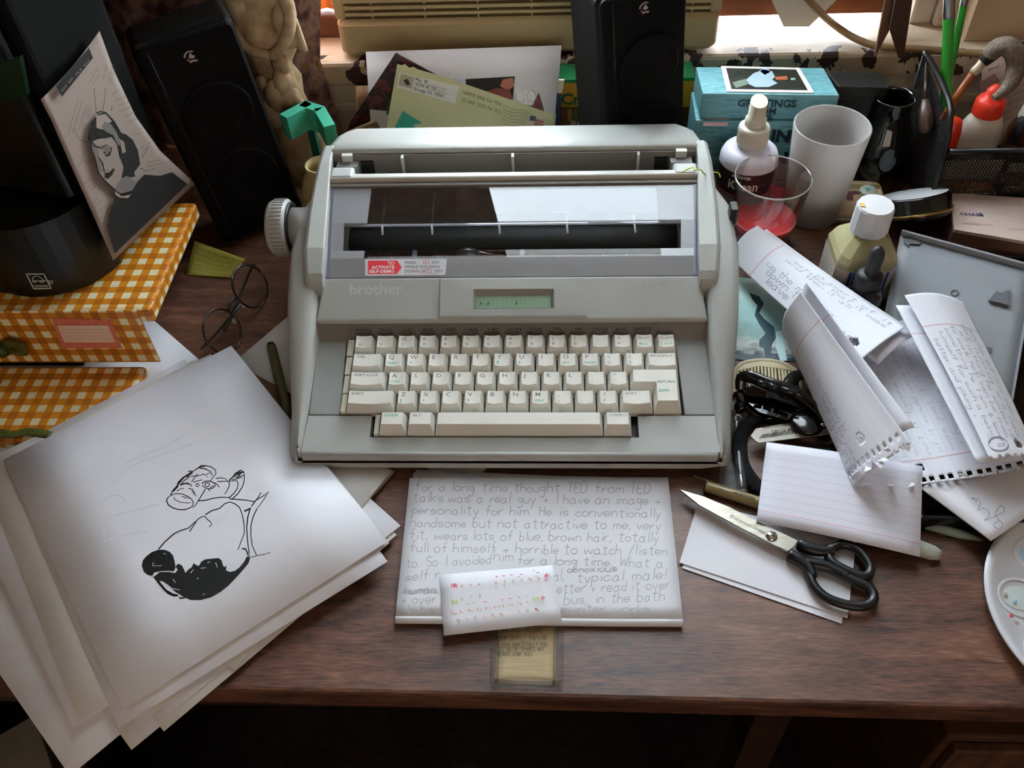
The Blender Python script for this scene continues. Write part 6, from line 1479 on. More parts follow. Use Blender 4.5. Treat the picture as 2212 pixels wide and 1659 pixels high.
# glue bottle
c = Vector((.4560, .866, .0024)); gb_ = thing('glue_bottle', 'white glue bottle with an orange-red cap in the mesh organiser', 'bottle', c)
gw = mat('glue_white_plastic', '#d8d2c4', .4, sss=.1)
part('bottle_body', MB().lathe([(0, 0), (.0235, 0), (.0245, .003), (.0240, .060), (.0225, .072), (.0175, .082), (.0120, .086), (.0120, .089)], 36, T(c), sy=.62), gw, gb_)
orr = mat('glue_cap_red', '#d6331c', .4)
cap_ = part('cap', MB().lathe([(.0150, .086), (.0154, .087), (.0150, .100), (.0128, .104), (.0085, .106), (.0080, .112), (.0040, .118), (0, .119)], 28, T(c)), orr, gb_)
cyl_text('NOT FOR RETAIL SALE', c, .030, c.z+.0535, .0032, mat('glue_print_grey', '#77726c', .6), gb_, .02, .002, .9, nm='print'); cyl_text('Elmer-All', c, .030, c.z+.0445, .0055, mat('glue_print_grey', '#77726c', .6), gb_, .05, .002, .9, nm='print')
c = Vector((.4185, .852, .0024)); g3 = thing('marker_bottle', 'small bottle with a red cone cap beside the glue bottle', 'bottle', c)
part('bottle_body', MB().lathe([(0, 0), (.0105, 0), (.0115, .002), (.0115, .050), (.0085, .056)], 22, T(c)), mat('marker_bottle_maroon', '#5a1c1a', .4), g3)
part('cap', MB().lathe([(.0115, .050), (.0118, .055), (.0110, .074), (.0085, .086), (.0070, .088), (0, .089)], 24, T(c)), orr, g3)
c = Vector((.512, .872, .0024)); am = thing('amber_bottle', 'amber bottle with a white collar at the right edge, behind the mesh', 'bottle', c)
part('bottle_body', MB().lathe([(0, 0), (.0205, 0), (.0215, .003), (.0215, .062), (.017, .072), (.012, .076)], 28, T(c)), mat('amber_glass', '#5b2f12', .1, trans=.3), am)
part('collar', MB().lathe([(.0165, .074), (.0170, .076), (.0150, .094), (.0085, .100), (0, .101)], 28, T(c)), gw, am)
c = Vector((.4870, .850, .0024)); bd = thing('small_dropper', 'thin black dropper cap between the glue bottle and the amber bottle', 'bottle', c)
part('vial', MB().lathe([(0, 0), (.0080, 0), (.0085, .002), (.0085, .058), (.005, .062)], 18, T(c)), mat('amber_glass', '#5b2f12', .1, trans=.3), bd)
part('cap', MB().lathe([(.0062, .060), (.0065, .066), (.0062, .086), (.003, .090), (0, .0905)], 18, T(c)), mat('dropper_black', '#1f1f21', .5), bd)
# printed card behind
pq = [aty(2125, 105, .955), aty(2260, 105, .955), aty(2260, 330, .935), aty(2108, 330, .935)]
t, _, (pp0, pn) = standing('leaning_card', 'white printed card with a pinkish picture leaning behind the glue bottle', 'card', pq, .0006, mat('leaning_card_white', '#d0bdb8', .6))
if pn.y > 0: pn = -pn
fpl = lambda x, y: onplane(x, y, pp0+pn*.0006, pn)
part('picture', MB().blob([(2116, 178), (2150, 160), (2160, 175), (2140, 215), (2120, 208)], fpl), mat('card_picture_mauve', '#a0807e', .6), t)
pl_ = MB(); rn = random.Random(12)
for k in range(11): scribble(pl_, 26, 2134+3*k, 150+14*k, 90, -38, 4, fpl, 1.0, rn)
scribble(pl_, 12, 2134, 150, 30, -10, 6, fpl, 1.8, rn); part('print', pl_, mat('card_print_grey', '#7c6b68', .6), t)

# ================================================================ dark jar with brushes and sticks
c = Vector((.3620, .882, 0)); jb = thing('brush_jar', 'round black glass jar left of the mesh organiser', 'jar', c)
part('jar_wall', MB().lathe([(0, 0), (.030, 0), (.0345, .004), (.0365, .020), (.0350, .045), (.0280, .066), (.0215, .080), (.0210, .098), (.0225, .101), (.0205, .101), (.0190, .098), (.0195, .080), (.026, .064), (.0325, .044), (.034, .020), (.031, .007), (0, .006)], 40, T(c)), mat('jar_black_glass', '#0b0c0d', .07, coat=.6), jb)
grn = mat('brush_handle_green', '#2b9a2c', .3, coat=.3); sil = mat('ferrule_silver', '#b8b8b8', .2, metal=1.0); bri = mat('bristle_tan', '#8a7a64', .8)
def brush(nm, label, a, b, r, hm, frac=.80, tipm=bri, hand_first=True):
    t = thing(nm, label, 'brush', a); L_ = (b-a).length; d = (b-a)/L_
    M = frame(a, d, n=d.orthogonal()) @ Matrix.Rotation(PI/2, 4, 'Y')
    part('handle', MB().lathe([(0, 0), (r*.55, .001), (r*.75, L_*.15), (r, L_*.45), (r*.95, L_*frac)], 16, M), hm, t)
    part('ferrule', MB().lathe([(r*.95, L_*frac), (r*1.02, L_*(frac+.01)), (r*.98, L_*(frac+.06)), (r*1.02, L_*(frac+.065)), (r*.95, L_*(frac+.12))], 16, M), sil, t)
    part('bristles', MB().lathe([(r*.95, L_*(frac+.12)), (r*1.25, L_*(frac+.19)), (r*.9, L_*.98), (0, L_*1.02)], 14, M), tipm, t); return t
base = Vector((.388, .874, .012))
brush('paint_brush', 'thick green-handled paint brush standing in the mesh organiser', Vector((.4400, .876, .009)), aty(2052, -55, .925), .0058, grn, .80)
brush('paint_brush', 'thinner green-handled paint brush right of the thick green one', Vector((.4340, .902, .009)), aty(2098, -70, .938), .0040, grn, .82)
t = thing('paint_brush', 'thin dark brush with a brown oval tip hanging over the mouth of the black jar', 'brush', at(1992, 250, .10))
a, b = aty(2003, 130, .93), aty(1998, 215, .875)
part('handle', MB().tube([a, (a+b)/2, b], [.0016, .0022, .0026], 8), mat('brush_handle_dark', '#2a1a14', .3), t)
tip = aty(1999, 288, .848); part('bristles', MB().tube(smooth_path([b, b*.6+tip*.4, b*.3+tip*.7, tip], 4), [.0030, .0042, .0055, .0068, .0076, .0080, .0082, .0082, .0080, .0074, .0064, .0048, .0022], 12), mat('wet_bristles_brown', '#4d3a30', .35), t)
t = thing('white_stick', 'grey-white rounded stick standing beside the green brushes', 'stick', Vector((.4100, .890, .006)))
a, b = Vector((.4100, .890, .006)), aty(2053, 168, .905); d = (b-a).normalized(); L_ = (b-a).length
part('shaft', MB().lathe([(0, 0), (.0038, .001), (.0050, L_*.5), (.0052, L_-.004), (.0035, L_-.0008), (0, L_)], 16, frame(a, d, n=d.orthogonal()) @ Matrix.Rotation(PI/2, 4, 'Y')), mat('stick_grey_white', '#a5a39d', .4), t)
t = thing('mop_brush', 'mop brush with an orange wooden handle and long curling grey-brown hair', 'brush', aty(2036, 256, .850))
a, b = aty(2034, 258, .846), aty(2102, 158, .852); c_, d_ = aty(2124, 134, .853), aty(2138, 122, .853)
part('handle', MB().tube([a, a*.5+b*.5, b], [.0028, .0040, .0042], 10), mat('brush_handle_orange', '#8f4d22', .35, c2='#7a3d18', scale=60), t)
part('ferrule', MB().tube([b, b*.66+c_*.34, b*.33+c_*.67, c_], [.0044, .0048, .0044, .0050], 12), mat('ferrule_quill', '#b9a78c', .2, coat=.4), t)
part('binding', MB().tube([c_, d_, d_*2-c_*1.0], [.0056, .0066, .0072], 12), mat('binding_black', '#141110', .6), t)
H = smooth_path([d_, aty(2150, 106, .853), aty(2172, 100, .850), aty(2190, 112, .846), aty(2196, 138, .842), aty(2188, 170, .836), aty(2170, 196, .830), aty(2146, 212, .826)], 5)
hr = [.0075+.0025*math.sin(PI*min(1, i/(len(H)-1)*1.3)) for i in range(len(H))]; hr = [h*(1 if i < len(H)*.75 else max(.25, 1-(i/len(H)-.75)*2.6)) for i, h in enumerate(hr)]
part('hair', MB().tube(H, hr, 12), mat('mop_hair', '#5d5045', .6, c2='#7c6d5e', scale=300, bump=.5, bscale=900), t)
# ================================================================ handwritten letters, right of the typewriter
def lined(name, nl, along='u', red=None, base='#dedee6'):
    """ruled paper: nl blue rules, optional red margin line across them"""
    g = G(name, .72); a, b = (g.u, g.v) if along == 'u' else (g.v, g.u)
    r = g.op('MULTIPLY', g.stripe(a, nl, .05), .32); c = g.mix(r, base, '#9fb0cf')
    if red is not None:
        k = g.op('MULTIPLY', g.op('LESS_THAN', g.op('ABSOLUTE', g.op('SUBTRACT', b, red)), .0035), .7); c = g.mix(k, c, '#c98a98')
    return g.out(c)
biro = mat('pen_grey_ink', '#7f808b', .6)
def nrm(f, u, v, e=.004):
    n = (Vector(f(u+e, v))-Vector(f(u-e, v))).cross(Vector(f(u, v+e))-Vector(f(u, v-e))); return n.normalized()
def on(f, sgn=1, h=.0003):
    def g(u, v):
        n = nrm(f, u, v); return Vector(f(u, v))+n*(h*sgn if n.z > 0 else -h*sgn)
    return g
def write(mb, f, lines, u0, du, v0, v1, hgt, W_, L_, sgn=1, w=.00042, seed=1, mirror=False):
    """lines of handwriting running along v (from v0 to v1); successive lines step by du in u; hgt = x-height in metres"""
    g = on(f, sgn)
    for k, s in enumerate(lines):
        if isinstance(s, tuple): s, a0, a1 = s
        else: a0, a1 = v0, v1
        xe = hand(MB(), s, 0, 0, hgt, lambda a, b: (a, b, 0), w, rnd=random.Random(seed+k)); kx = (a1-a0)*L_/xe
        uu = u0+du*k; d = 1
        hand(mb, s, 0, 0, hgt, lambda a, b: g(uu+(b/W_), a0+a*kx/L_), w, rnd=random.Random(seed+k))
def lerp4(TL, TR, BR, BL): return lambda u, v: (TL*(1-u)+TR*u)*(1-v)+(BL*(1-u)+BR*u)*v          # v runs down the page
def hole(u0, v0, ru, rv): return lambda u, v: ((u-u0)/ru)**2+((v-v0)/rv)**2 > 1
# first letter: long folded strip running down-right from the typewriter
A1, A2, A3, A4 = at(1572, 556, .014), at(1637, 488, .040), at(1955, 708, .060), at(1846, 790, .054)
fa_ = lerp4(A1, A2, A3, A4)
fA = lambda u, v: Vector(fa_(u, v))+Vector((0, 0, .009*math.sin(PI*min(1, u*.95+.05))*(1-.6*v)-.003*math.sin(PI*v)))
lA = thing('folded_letter', 'lined letter folded into a long strip, reaching from beside the typewriter to the grey cover', 'letter', (A1+A3)/2-Vector((0, 0, .05)))
mk_ = hole(.26, .905, .075, .026)
ruledA = lined('ruled_letter_strip', 12, 'u', .20)
sA = part('upper_layer', MB().sheet(fA, 44, 90, .00022, mk_), ruledA, lA)
fA2 = lambda u, v: Vector(fa_(.30+u*.78, .05+v*.99))+Vector((.004*v, .002*v, -.0035-.005*v+.006*math.sin(PI*u)-.003*math.sin(PI*v)+.010*max(0, u-.8)))
part('lower_layer', MB().sheet(fA2, 12, 24, .00022), lined('ruled_letter_under', 9, 'u', None, '#d8d8e0'), lA)
wA = MB(); WA, LA = (A2-A1).length, (A4-A1).length
write(wA, fA, [('leave them here', .30, .86), ('down there. I can', .27, .90), ('up the memories', .24, .74)], .10, .115, .2, .8, .0031, WA, LA, 1, seed=200, w=.00034)
write(wA, fA, [('and then it all', .30, .75), ('settled, that it was', .33, .95), ('a part of it', .48, .96)], .66, .10, .2, .8, .0020, WA, LA, 1, seed=210, w=.00022)
part('handwriting', wA, biro, sA)
# second letter: opened tri-fold sheet with left flap, middle and right flap
Ct, Cb = at(1690, 715, .030), at(1843, 1050, .024)          # left crease
It, Ib = at(1728, 628, .092), at(1968, 958, .076)           # inner edge of the left flap
Rt, Rb = at(2078, 652, .058), at(2248, 1000, .046)          # right crease
lB = thing('tri_fold_letter', 'opened tri-fold lined letter with torn perforated edge, on top of the right-hand heap', 'letter', (Ct+Rb)/2-Vector((0, 0, .03)))
fm_ = lerp4(Ct, Rt, Rb, Cb)
fM = lambda u, v: Vector(fm_(u, v))+Vector((0, 0, -.011*math.sin(PI*u)-.003*math.sin(PI*u)*(1-v)+.0012*math.sin(9*u+3*v)))
rn = random.Random(9); tear = [rn.uniform(.0, .022) for _ in range(90)]
def torn(nh, base=.965):
    def m(u, v):
        if v > 1.0-.3*tear[int(u*80) % 90]*1.0: return False
        if base < v < base+.020 and (u*nh) % 1 < .5: return False
        return True
    return m
tm = torn(20)
mM = lambda u, v: tm(u, v) and hole(.43, .905, .020, .021)(u, v)
mid = part('middle_panel', MB().sheet(fM, 110, 80, .00022, mM), lined('ruled_letter_middle', 15, 'u', .865), lB)
wM = MB(); WM, LM = (Rt-Ct).length, (Cb-Ct).length
rn = random.Random(31); words = 'and I know this is not how it goes but the rest of it was just the way you said it would be when we were there in summer now I can only think of how small it was'.split()
def lineof(n): return ' '.join(rn.choice(words) for _ in range(n))
write(wM, fM, [(lineof(5), .84, .16-.0*k) if k > 2 else (lineof(4), .84, .34) for k in range(11)], .20, .063, .2, .8, .0024, -WM, LM, 1, seed=230, w=.00028)
part('handwriting', wM, mat('pen_pale_ink', '#a7acba', .6), mid)
fl_ = lerp4(Ct, It, Ib, Cb)
fL = lambda u, v: Vector(fl_(u, v))+Vector((-.006*math.sin(PI*u), -.004*math.sin(PI*u), .003*math.sin(PI*min(1, u*1.1))))
tl3 = torn(11, .93)
mL = lambda u, v: tl3(u, v) and hole(.52, .84, .062, .026)(u, v)
lf = part('left_flap', MB().sheet(fL, 56, 80, .00022, mL), lined('ruled_letter_left', 9, 'u', .205), lB)
fL2 = lambda u, v: Vector(fl_(.35+u*.70, -.045+v*.97))+Vector((.010, .004, -.004+.010*math.sin(PI*u)))
part('left_under_flap', MB().sheet(fL2, 10, 20, .00022), lined('ruled_letter_left_under', 7, 'u', .24), lB)
wL_ = MB(); WL, LL = (It-Ct).length, (Cb-Ct).length
write(wL_, fL, [('and all of that time', .46, .98), ('the inside of his mind', .36, .94), ('beside us inside of his junkie', .28, .92), ('before in the white down by', .24, .76)], .04, .100, .2, .9, .0029, WL, LL, 1, seed=250, w=.00034)
part('handwriting', wL_, biro, lf)
# torn scraps of the perforated edge
sc_ = MB(); rn = random.Random(14)
for k in range(12):
    u = .05+.9*k/12; p = Vector(fL(u, .965+.03*rn.random()))+Vector((0, 0, .002)); d = Vector((rn.uniform(-1, 1), rn.uniform(-1, 1), rn.uniform(0, .8))).normalized()*.007; e = Vector((rn.uniform(-1, 1), rn.uniform(-1, 1), .4)).normalized()*.005
    sc_.add([p, p+d, p+d*.6+e, p+e*.8], [(0, 1, 2, 3)])
for k in range(7):
    u = .08+.13*k; p = Vector(fM(u, .985))+Vector((0, 0, .001)); d = Vector((rn.uniform(-1, 1), -.5, rn.uniform(0, .8))).normalized()*.008; e = Vector((rn.uniform(-1, 1), rn.uniform(-1, .2), .5)).normalized()*.005
    sc_.add([p, p+d, p+d*.6+e, p+e*.8], [(0, 1, 2, 3)])
part('torn_scraps', sc_, paper, lB, kind='stuff')
St, Sb = at(1953, 640, .074), at(2138, 996, .060)           # inner edge of the right flap
fr2 = lerp4(St, Rt, Rb, Sb)
fR = lambda u, v: Vector(fr2(u, v))+Vector((.002*math.sin(PI*v), 0, .007*math.sin(PI*min(1, u*.95+.05))))
mR = lambda u, v: hole(.62, .93, .075, .024)(u, v) and (v < .985 or (u*7) % 1 > .4)
ruledR = lined('ruled_letter_right', 8, 'u', .215)
rf = part('right_flap', MB().sheet(fR, 40, 80, .00022, mR), ruledR, lB)
fR2 = lambda u, v: Vector(fr2(-.10+u*.9, .01+v*.955))+Vector((-.002, -.004, -.006+.006*u))
part('right_under_flap', MB().sheet(fR2, 10, 24, .00022), lined('ruled_letter_right_under', 7, 'u', .20), lB)
wR_ = MB(); WR, LR = (Rt-St).length, (Sb-St).length
write(wR_, fR, [('better and young +', .30, .78), ('himself for such a being', .26, .90), ('something he I am & learn', .24, .94), ('to walk help can be from', .22, .90), ('all nothing he writes up', .26, .92), ('day running is a new', .20, .90), ('some of his new', .22, .80)], .06, .120, .2, .9, .0025, WR, LR, 1, seed=270, w=.0003)
part('handwriting', wR_, biro, rf)
cn_ = MB(); gR = on(fR); cc_ = (.24, .93)
cn_.stroke([(cc_[0]+.16*math.cos(t*.26), cc_[1]+.036*math.sin(t*.26)) for t in range(26)], .009, lambda u, v: gR(u, v))
hand(cn_, '4', 0, 0, .0052, lambda a, b: gR(.20+b/WR, .925+a/LR*.7), .0005); part('page_number', cn_, biro, rf)
# third: envelope with scribbled name under the lower right
E1, E2, E3, E4 = at(1985, 1052, .020), at(2215, 1000, .026), at(2300, 1060, .022), at(2141, 1168, .0225)
fE = lerp4(E1, E2, E3, E4)
le = thing('scribbled_envelope', 'white envelope with a scribbled name, poking out below the tri-fold letter', 'envelope', (E1+E3)/2-Vector((0, 0, .02)))
se = part('envelope_body', MB().sheet(fE, 8, 8, .0012), paper, le)
we = MB(); 
we.stroke([(q.x, q.y) for q in smooth_path([(2048-2212, 1085, 0)]+[(a-2212, b, 0) for a, b in ((2108, 1085), (2098, 1075), (2118, 1083), (2112, 1102), (2128, 1098), (2138, 1112), (2126, 1124), (2148, 1116), (2170, 1104), (2162, 1092), (2150, 1112), (2166, 1132), (2158, 1142), (2146, 1134), (2160, 1124))][0:], 4)][4:], 1.5, lambda x, y: at(x+2212, y, .0245))
part('handwriting', we, biro, se)

# ================================================================ round paint palette at the right front edge
pc_ = Vector((.4089, .3267, 0)); pl_t = thing('paint_palette', 'round white paint palette at the right front edge of the desk', 'palette', pc_)
pw_m = mat('palette_white_plastic', '#d3d3d8', .35)
part('dish', MB().lathe([(0, .0035), (.030, .0035), (.080, .0045), (.0865, .0125), (.0926, .0140), (.0926, .0122), (.0885, .0100), (.082, .0008), (0, .0005)], 72, T(pc_)), pw_m, pl_t)
for k in range(9):
    a = 2.2+k*2*PI/9; q = pc_+Vector((.064*math.cos(a), .064*math.sin(a), .0044))
    wl2 = part('well', MB().lathe([(.0145, .0006), (.0158, .0016), (.0172, .0004)], 26, T(q)), pw_m, pl_t)
    part('dried_paint', MB().lathe([(0, .0008), (.010, .0007), (.013, .0003)], 18, T(q), sx=1.0+.2*math.sin(k*3), sy=.8), mat('dried_paint_%d' % (k % 3), ('#b9cdd6', '#c5cbc9', '#cfc7c4')[k % 3], .4, c2=('#9fc0d4', '#c9cfcb', '#d2c4c0')[k % 3], scale=120), wl2)
for k, (x, y, c_) in enumerate(((2184, 1330, '#b8585a'), (2196, 1345, '#9c8a80'), (2150, 1235, '#a9a39a'), (2192, 1298, '#8fbccb'), (2172, 1283, '#b7a9a0'))):
    q = at(x, y, .0135 if k < 2 else .0065); part('paint_spot', MB().lathe([(0, .0004), (.0013, .0003), (.0018, 0)], 10, T(q)), mat('spot_'+c_[1:], c_, .4), pl_t)

# ================================================================ small things beside the typewriter
# sea postcard
pq = [at(1583, 598, .0012), at(1745, 612, .0012), at(1718, 780, .0012), at(1560, 776, .0012)]
g = G('sea_postcard_print', .2, coat=.4)
nv_ = g.noise(6, vec=g.uvv, stretch=(1, 3, 1), detail=5); base_ = g.ramp(g.op('ADD', g.v, g.op('MULTIPLY_ADD', nv_, .4, -.2)), [(.05, '#3b4a52'), (.2, '#cfd6d2'), (.32, '#8fb0ae'), (.5, '#a9d2cf'), (.9, '#bfe0da')])
pcm = g.out(base_)
pt = thing('sea_postcard', 'glossy teal sea postcard half under the folded letter strip', 'postcard', (pq[0]+pq[2])/2); part('card', hexa(pq, .0006, .0012), pcm, pt)
zc_ = lambda x, y: at(x, y, .0014)
part('print_figure', MB().blob([(1618, 632), (1640, 640), (1650, 655), (1640, 676), (1652, 690), (1672, 706), (1676, 730), (1668, 744), (1664, 768), (1674, 780), (1656, 780), (1650, 752), (1640, 748), (1640, 735), (1654, 720), (1640, 700), (1630, 680), (1636, 660), (1626, 648)], zc_), mat('postcard_dark_teal', '#28454c', .3), pt)
part('print_foam', MB().blob([(1676, 716), (1690, 712), (1694, 745), (1700, 778), (1686, 782), (1676, 750)], zc_), mat('postcard_foam', '#b9d6d6', .3), pt)
part('print_rock', MB().blob([(1690, 640), (1745, 640), (1735, 700), (1700, 690)], zc_), mat('postcard_dark_teal', '#28454c', .3), pt)
# hair comb with separate teeth
cbm_ = mat('comb_ivory', '#cdbf9c', .35, sss=.1)
cmb = thing('hair_comb', 'ivory hair comb between the sea postcard and the black sunglasses', 'comb', at(1655, 815, 0))
O = smooth_path([at(*p, .006) for p in ((1586, 850), (1584, 812), (1602, 787), (1640, 779), (1685, 784), (1722, 806), (1736, 850))], 6)
part('spine', MB().tube(O, .0026, 8, flat=(1.0, .7)), cbm_, cmb)
part('plate', MB().prism([(p.x, p.y) for p in [at(*q, .006) for q in ((1586, 806), (1602, 788), (1640, 780), (1685, 785), (1716, 804), (1686, 798), (1640, 793), (1604, 800))]], .0048, .0072), cbm_, cmb, bev=.0006)
for k in range(18):
    x = 1594+k*7.3; yt = 797-7*math.sin((k+1)/19*PI); a, b = at(x, yt, .006), at(x+7+2*math.sin(k*2.1), 868, .004)
    part('tooth', MB().tube([a, a*.5+b*.5+Vector((.0004*math.sin(k*1.7), 0, 0)), b], [.0012, .0011, .0007], 6), cbm_, cmb)
# black sunglasses, strap, keys and library tag
glb = mat('sunglass_black_gloss', '#0b0b0c', .18, coat=.5); glm = mat('strap_black_nylon', '#0e0e0f', .9, spec=.15, c2='#1c1c1f', scale=300, bump=.3, bscale=1500); glg = mat('hinge_dark_grey', '#35373a', .25, metal=.6)
sg = thing('sunglasses', 'folded glossy black sunglasses with a segmented hinge, below the hair comb', 'sunglasses', at(1690, 880, 0))
P1 = smooth_path([at(1600, 842, .020), at(1603, 818, .028), at(1622, 815, .032), at(1660, 830, .032), at(1700, 842, .031), at(1735, 862, .027), at(1765, 890, .022), at(1785, 925, .016)], 6)
part('front_frame', MB().tube(P1, [.0034+.0022*math.sin(PI*i/(len(P1)-1)) for i in range(len(P1))], 10, flat=(1.3, .8)), glb, sg)
P2 = smooth_path([at(1598, 845, .016), at(1612, 872, .012), at(1650, 900, .010), at(1700, 915, .009), at(1750, 930, .009), at(1790, 940, .008)], 6)
part('lower_frame', MB().tube(P2, .0042, 10, flat=(1.5, .7)), glb, sg)
def lens_patch(pxs, z0, z1, nm):
    P = [at(*p, z0+(z1-z0)*k/(len(pxs)-1)) for k, p in enumerate(pxs)]; c0 = sum(P, Vector())/len(P)+Vector((0, 0, .004)); n = len(P)
    part(nm, MB().add(P+[c0], [(i, (i+1) % n, n) for i in range(n)], None, True), mat('sunglass_lens', '#09090b', .06, coat=.6), sg)
lens_patch([(1606, 838), (1630, 832), (1680, 850), (1725, 872), (1755, 900), (1700, 908), (1640, 890), (1612, 866)], .016, .020, 'lens')
part('temple', MB().tube(smooth_path([at(1700, 838, .020), at(1720, 812, .018), at(1760, 815, .016), at(1800, 850, .014)], 5), .0046, 10, flat=(1.4, .6)), glb, sg)
for k, (xa_, xb_) in enumerate(((1636, 1656), (1659, 1680), (1684, 1722))):
    ya_, yb_2 = 826+(xa_-1636)*.28, 826+(xb_-1636)*.28; part('hinge_segment', MB().tube([at(xa_, ya_, .0365), at(xb_, yb_2, .0365)], .0030, 9), glg, sg)
part('end_knob', MB().lathe([(0, -.006), (.005, -.004), (.006, 0), (.005, .004), (0, .006)], 16, T(at(1600, 878, .010))), glb, sg)
sr = thing('strap_loop', 'black nylon strap looped on the desk right of the typewriter, before the sunglasses', 'strap', at(1640, 990, 0))
SP = smooth_path([at(1690, 908, .010), at(1640, 905, .009), at(1608, 918, .008), at(1598, 955, .007), at(1602, 1000, .006), at(1622, 1035, .0055), at(1648, 1062, .0045), at(1672, 1082, .0035)], 7)
band = MB(); BW = .0060
for i, p in enumerate(SP): pass
def strapf(u, v):
    t = u*(len(SP)-1); i = min(int(t), len(SP)-2); p = SP[i]*(1-(t-i))+SP[i+1]*(t-i); d = (SP[i+1]-SP[i]).normalized(); s_ = d.cross(Vector((0, 0, 1))).normalized(); return p+s_*(v-.5)*2*BW+Vector((0, 0, .0022*(1-(2*v-1)**2)))
part('strap', MB().sheet(strapf, 60, 6, .0016), glm, sr)
part('strap_edge', MB().tube(smooth_path([at(1600, 1010, .003), at(1612, 1040, .003), at(1640, 1062, .003), at(1655, 1075, .003)], 5), .0011, 6), mat('strap_grey_edge', '#6f6f70', .6), sr)
lt_ = thing('library_tag', 'white plastic library tag with a bar code, beside the strap loop', 'tag', at(1690, 935, 0))
tp4 = [at(*p, .014) for p in ((1621, 942), (1632, 926), (1690, 916), (1765, 908), (1790, 915), (1790, 938), (1640, 957), (1632, 953))]
part('tag_card', MB().prism([(p.x, p.y) for p in tp4], .0132, .0144), mat('tag_white_plastic', '#d5d0c2', .35), lt_, bev=.0004)
bcq = lambda u, v: at(1637+118*u+9*v, 948-17*u-10*v, .01465)
bar = MB(); x = .02; rn = random.Random(77)
while x < .97:
    w_ = rn.choice((.012, .012, .022, .03)); bar.add([bcq(x, 0), bcq(x+w_, 0), bcq(x+w_, 1), bcq(x, 1)], [(0, 1, 2, 3)]); x += w_+rn.choice((.010, .014, .022))
part('bar_code', bar, mat('barcode_black', '#23211f', .6), lt_, kind='stuff')
dd = at(1744, 925, .0147)-at(1660, 937, .0147); tt = text('D0116 46173', .0046, frame(at(1668, 936, .0147), dd, n=(0, 0, 1)), 'LEFT', .01); part('tag_number', tt, mat('barcode_black', '#23211f', .6), lt_)
part('tag_caption', text('www.clearwaterpublic', .0034, frame(at(1648, 926, .0147), dd, n=(0, 0, 1)), 'LEFT', 0), mat('barcode_black', '#23211f', .6), lt_)
ky = thing('key_ring', 'steel key ring with keys and a grey fob, under the edge of the letters', 'keys', at(1790, 950, 0))
stl_ = mat('key_steel', '#a7a59c', .25, metal=1.0)
def ringm(c, r, tilt, rr=.0009): return MB().tube([c+Vector((r*math.cos(t*PI/12), r*math.sin(t*PI/12)*math.cos(tilt), r*math.sin(t*PI/12)*math.sin(tilt))) for t in range(25)], rr, 7)
for k in range(3): part('split_ring', ringm(at(1784, 940, .012)+Vector((0, .0006*k, .0008*k)), .0090, 1.1), stl_, ky)
part('fob', MB().prism([(p.x, p.y) for p in [at(*q, .006) for q in ((1745, 985), (1765, 968), (1790, 968), (1815, 990), (1800, 1008), (1755, 1005))]], .001, .0085), mat('fob_grey_black', '#2b2e33', .35), ky, bev=.002)
part('fob_trim', MB().tube([at(*p, .0092) for p in ((1752, 982), (1770, 972), (1790, 973), (1808, 990))], .0010, 7), mat('fob_blue_grey', '#7d8794', .3, metal=.5), ky)
part('key_blade', MB().prism([(p.x, p.y) for p in [at(*q, .003) for q in ((1800, 960), (1830, 985), (1822, 1000), (1794, 975))]], .0010, .0030), mat('key_dark_metal', '#54585c', .3, metal=.8), ky)
part('round_fob', MB().lathe([(0, 0), (.013, 0), (.0145, .0015), (.0145, .004), (.012, .0058), (0, .0062)], 28, T(at(1742, 916, .0150))), glb, ky)
for k, (x, y) in enumerate(((1662, 910), (1594, 903))): part('link', ringm(at(x, y, .010), .0028, .9, .0007), stl_, ky)
# silver pen under the right front corner of the typewriter, grey patch painting light on the desk
a, b = at(1588, 900, .0048), at(1603, 1062, .0048); d = (b-a).normalized(); L_ = (b-a).length; Mv = frame(a, d, n=d.orthogonal()) @ Matrix.Rotation(PI/2, 4, 'Y')
sp_ = thing('clear_pen', 'slim clear pen with a silver refill, right of the typewriter front corner', 'pen', M=T(a-Vector((0, 0, .0047))))
part('barrel', MB().lathe([(0, 0), (.0044, 0), (.0046, .002), (.0046, L_-.004), (.0042, L_), (0, L_)], 18, Mv), clear('clear_pen_plastic', (.86, .88, .9), .03, haze=.12, hazecol=(.7, .72, .75), fres=1.6), sp_)
part('refill', MB().lathe([(0, .002), (.0020, .002), (.0020, L_-.010), (.0014, L_-.004), (0, L_-.004)], 14, Mv), mat('refill_silver', '#d5dde0', .15, metal=.9), sp_)
part('tip', MB().lathe([(.0042, L_), (.002, L_+.008), (0, L_+.009)], 14, Mv), mat('pen_grey_tip', '#77787a', .3), sp_)
fs = [at(*p, .0008) for p in ((1556, 985), (1592, 975), (1600, 1068), (1552, 1075))]
solo('desk_light_patch', MB().prism([(p.x, p.y) for p in fs], .0003, .0012), mat('desk_light_grey', '#6f6f70', .95, c2='#828283', scale=120), 'small grey patch for the light on the desk, beside the clear pen', 'patch')
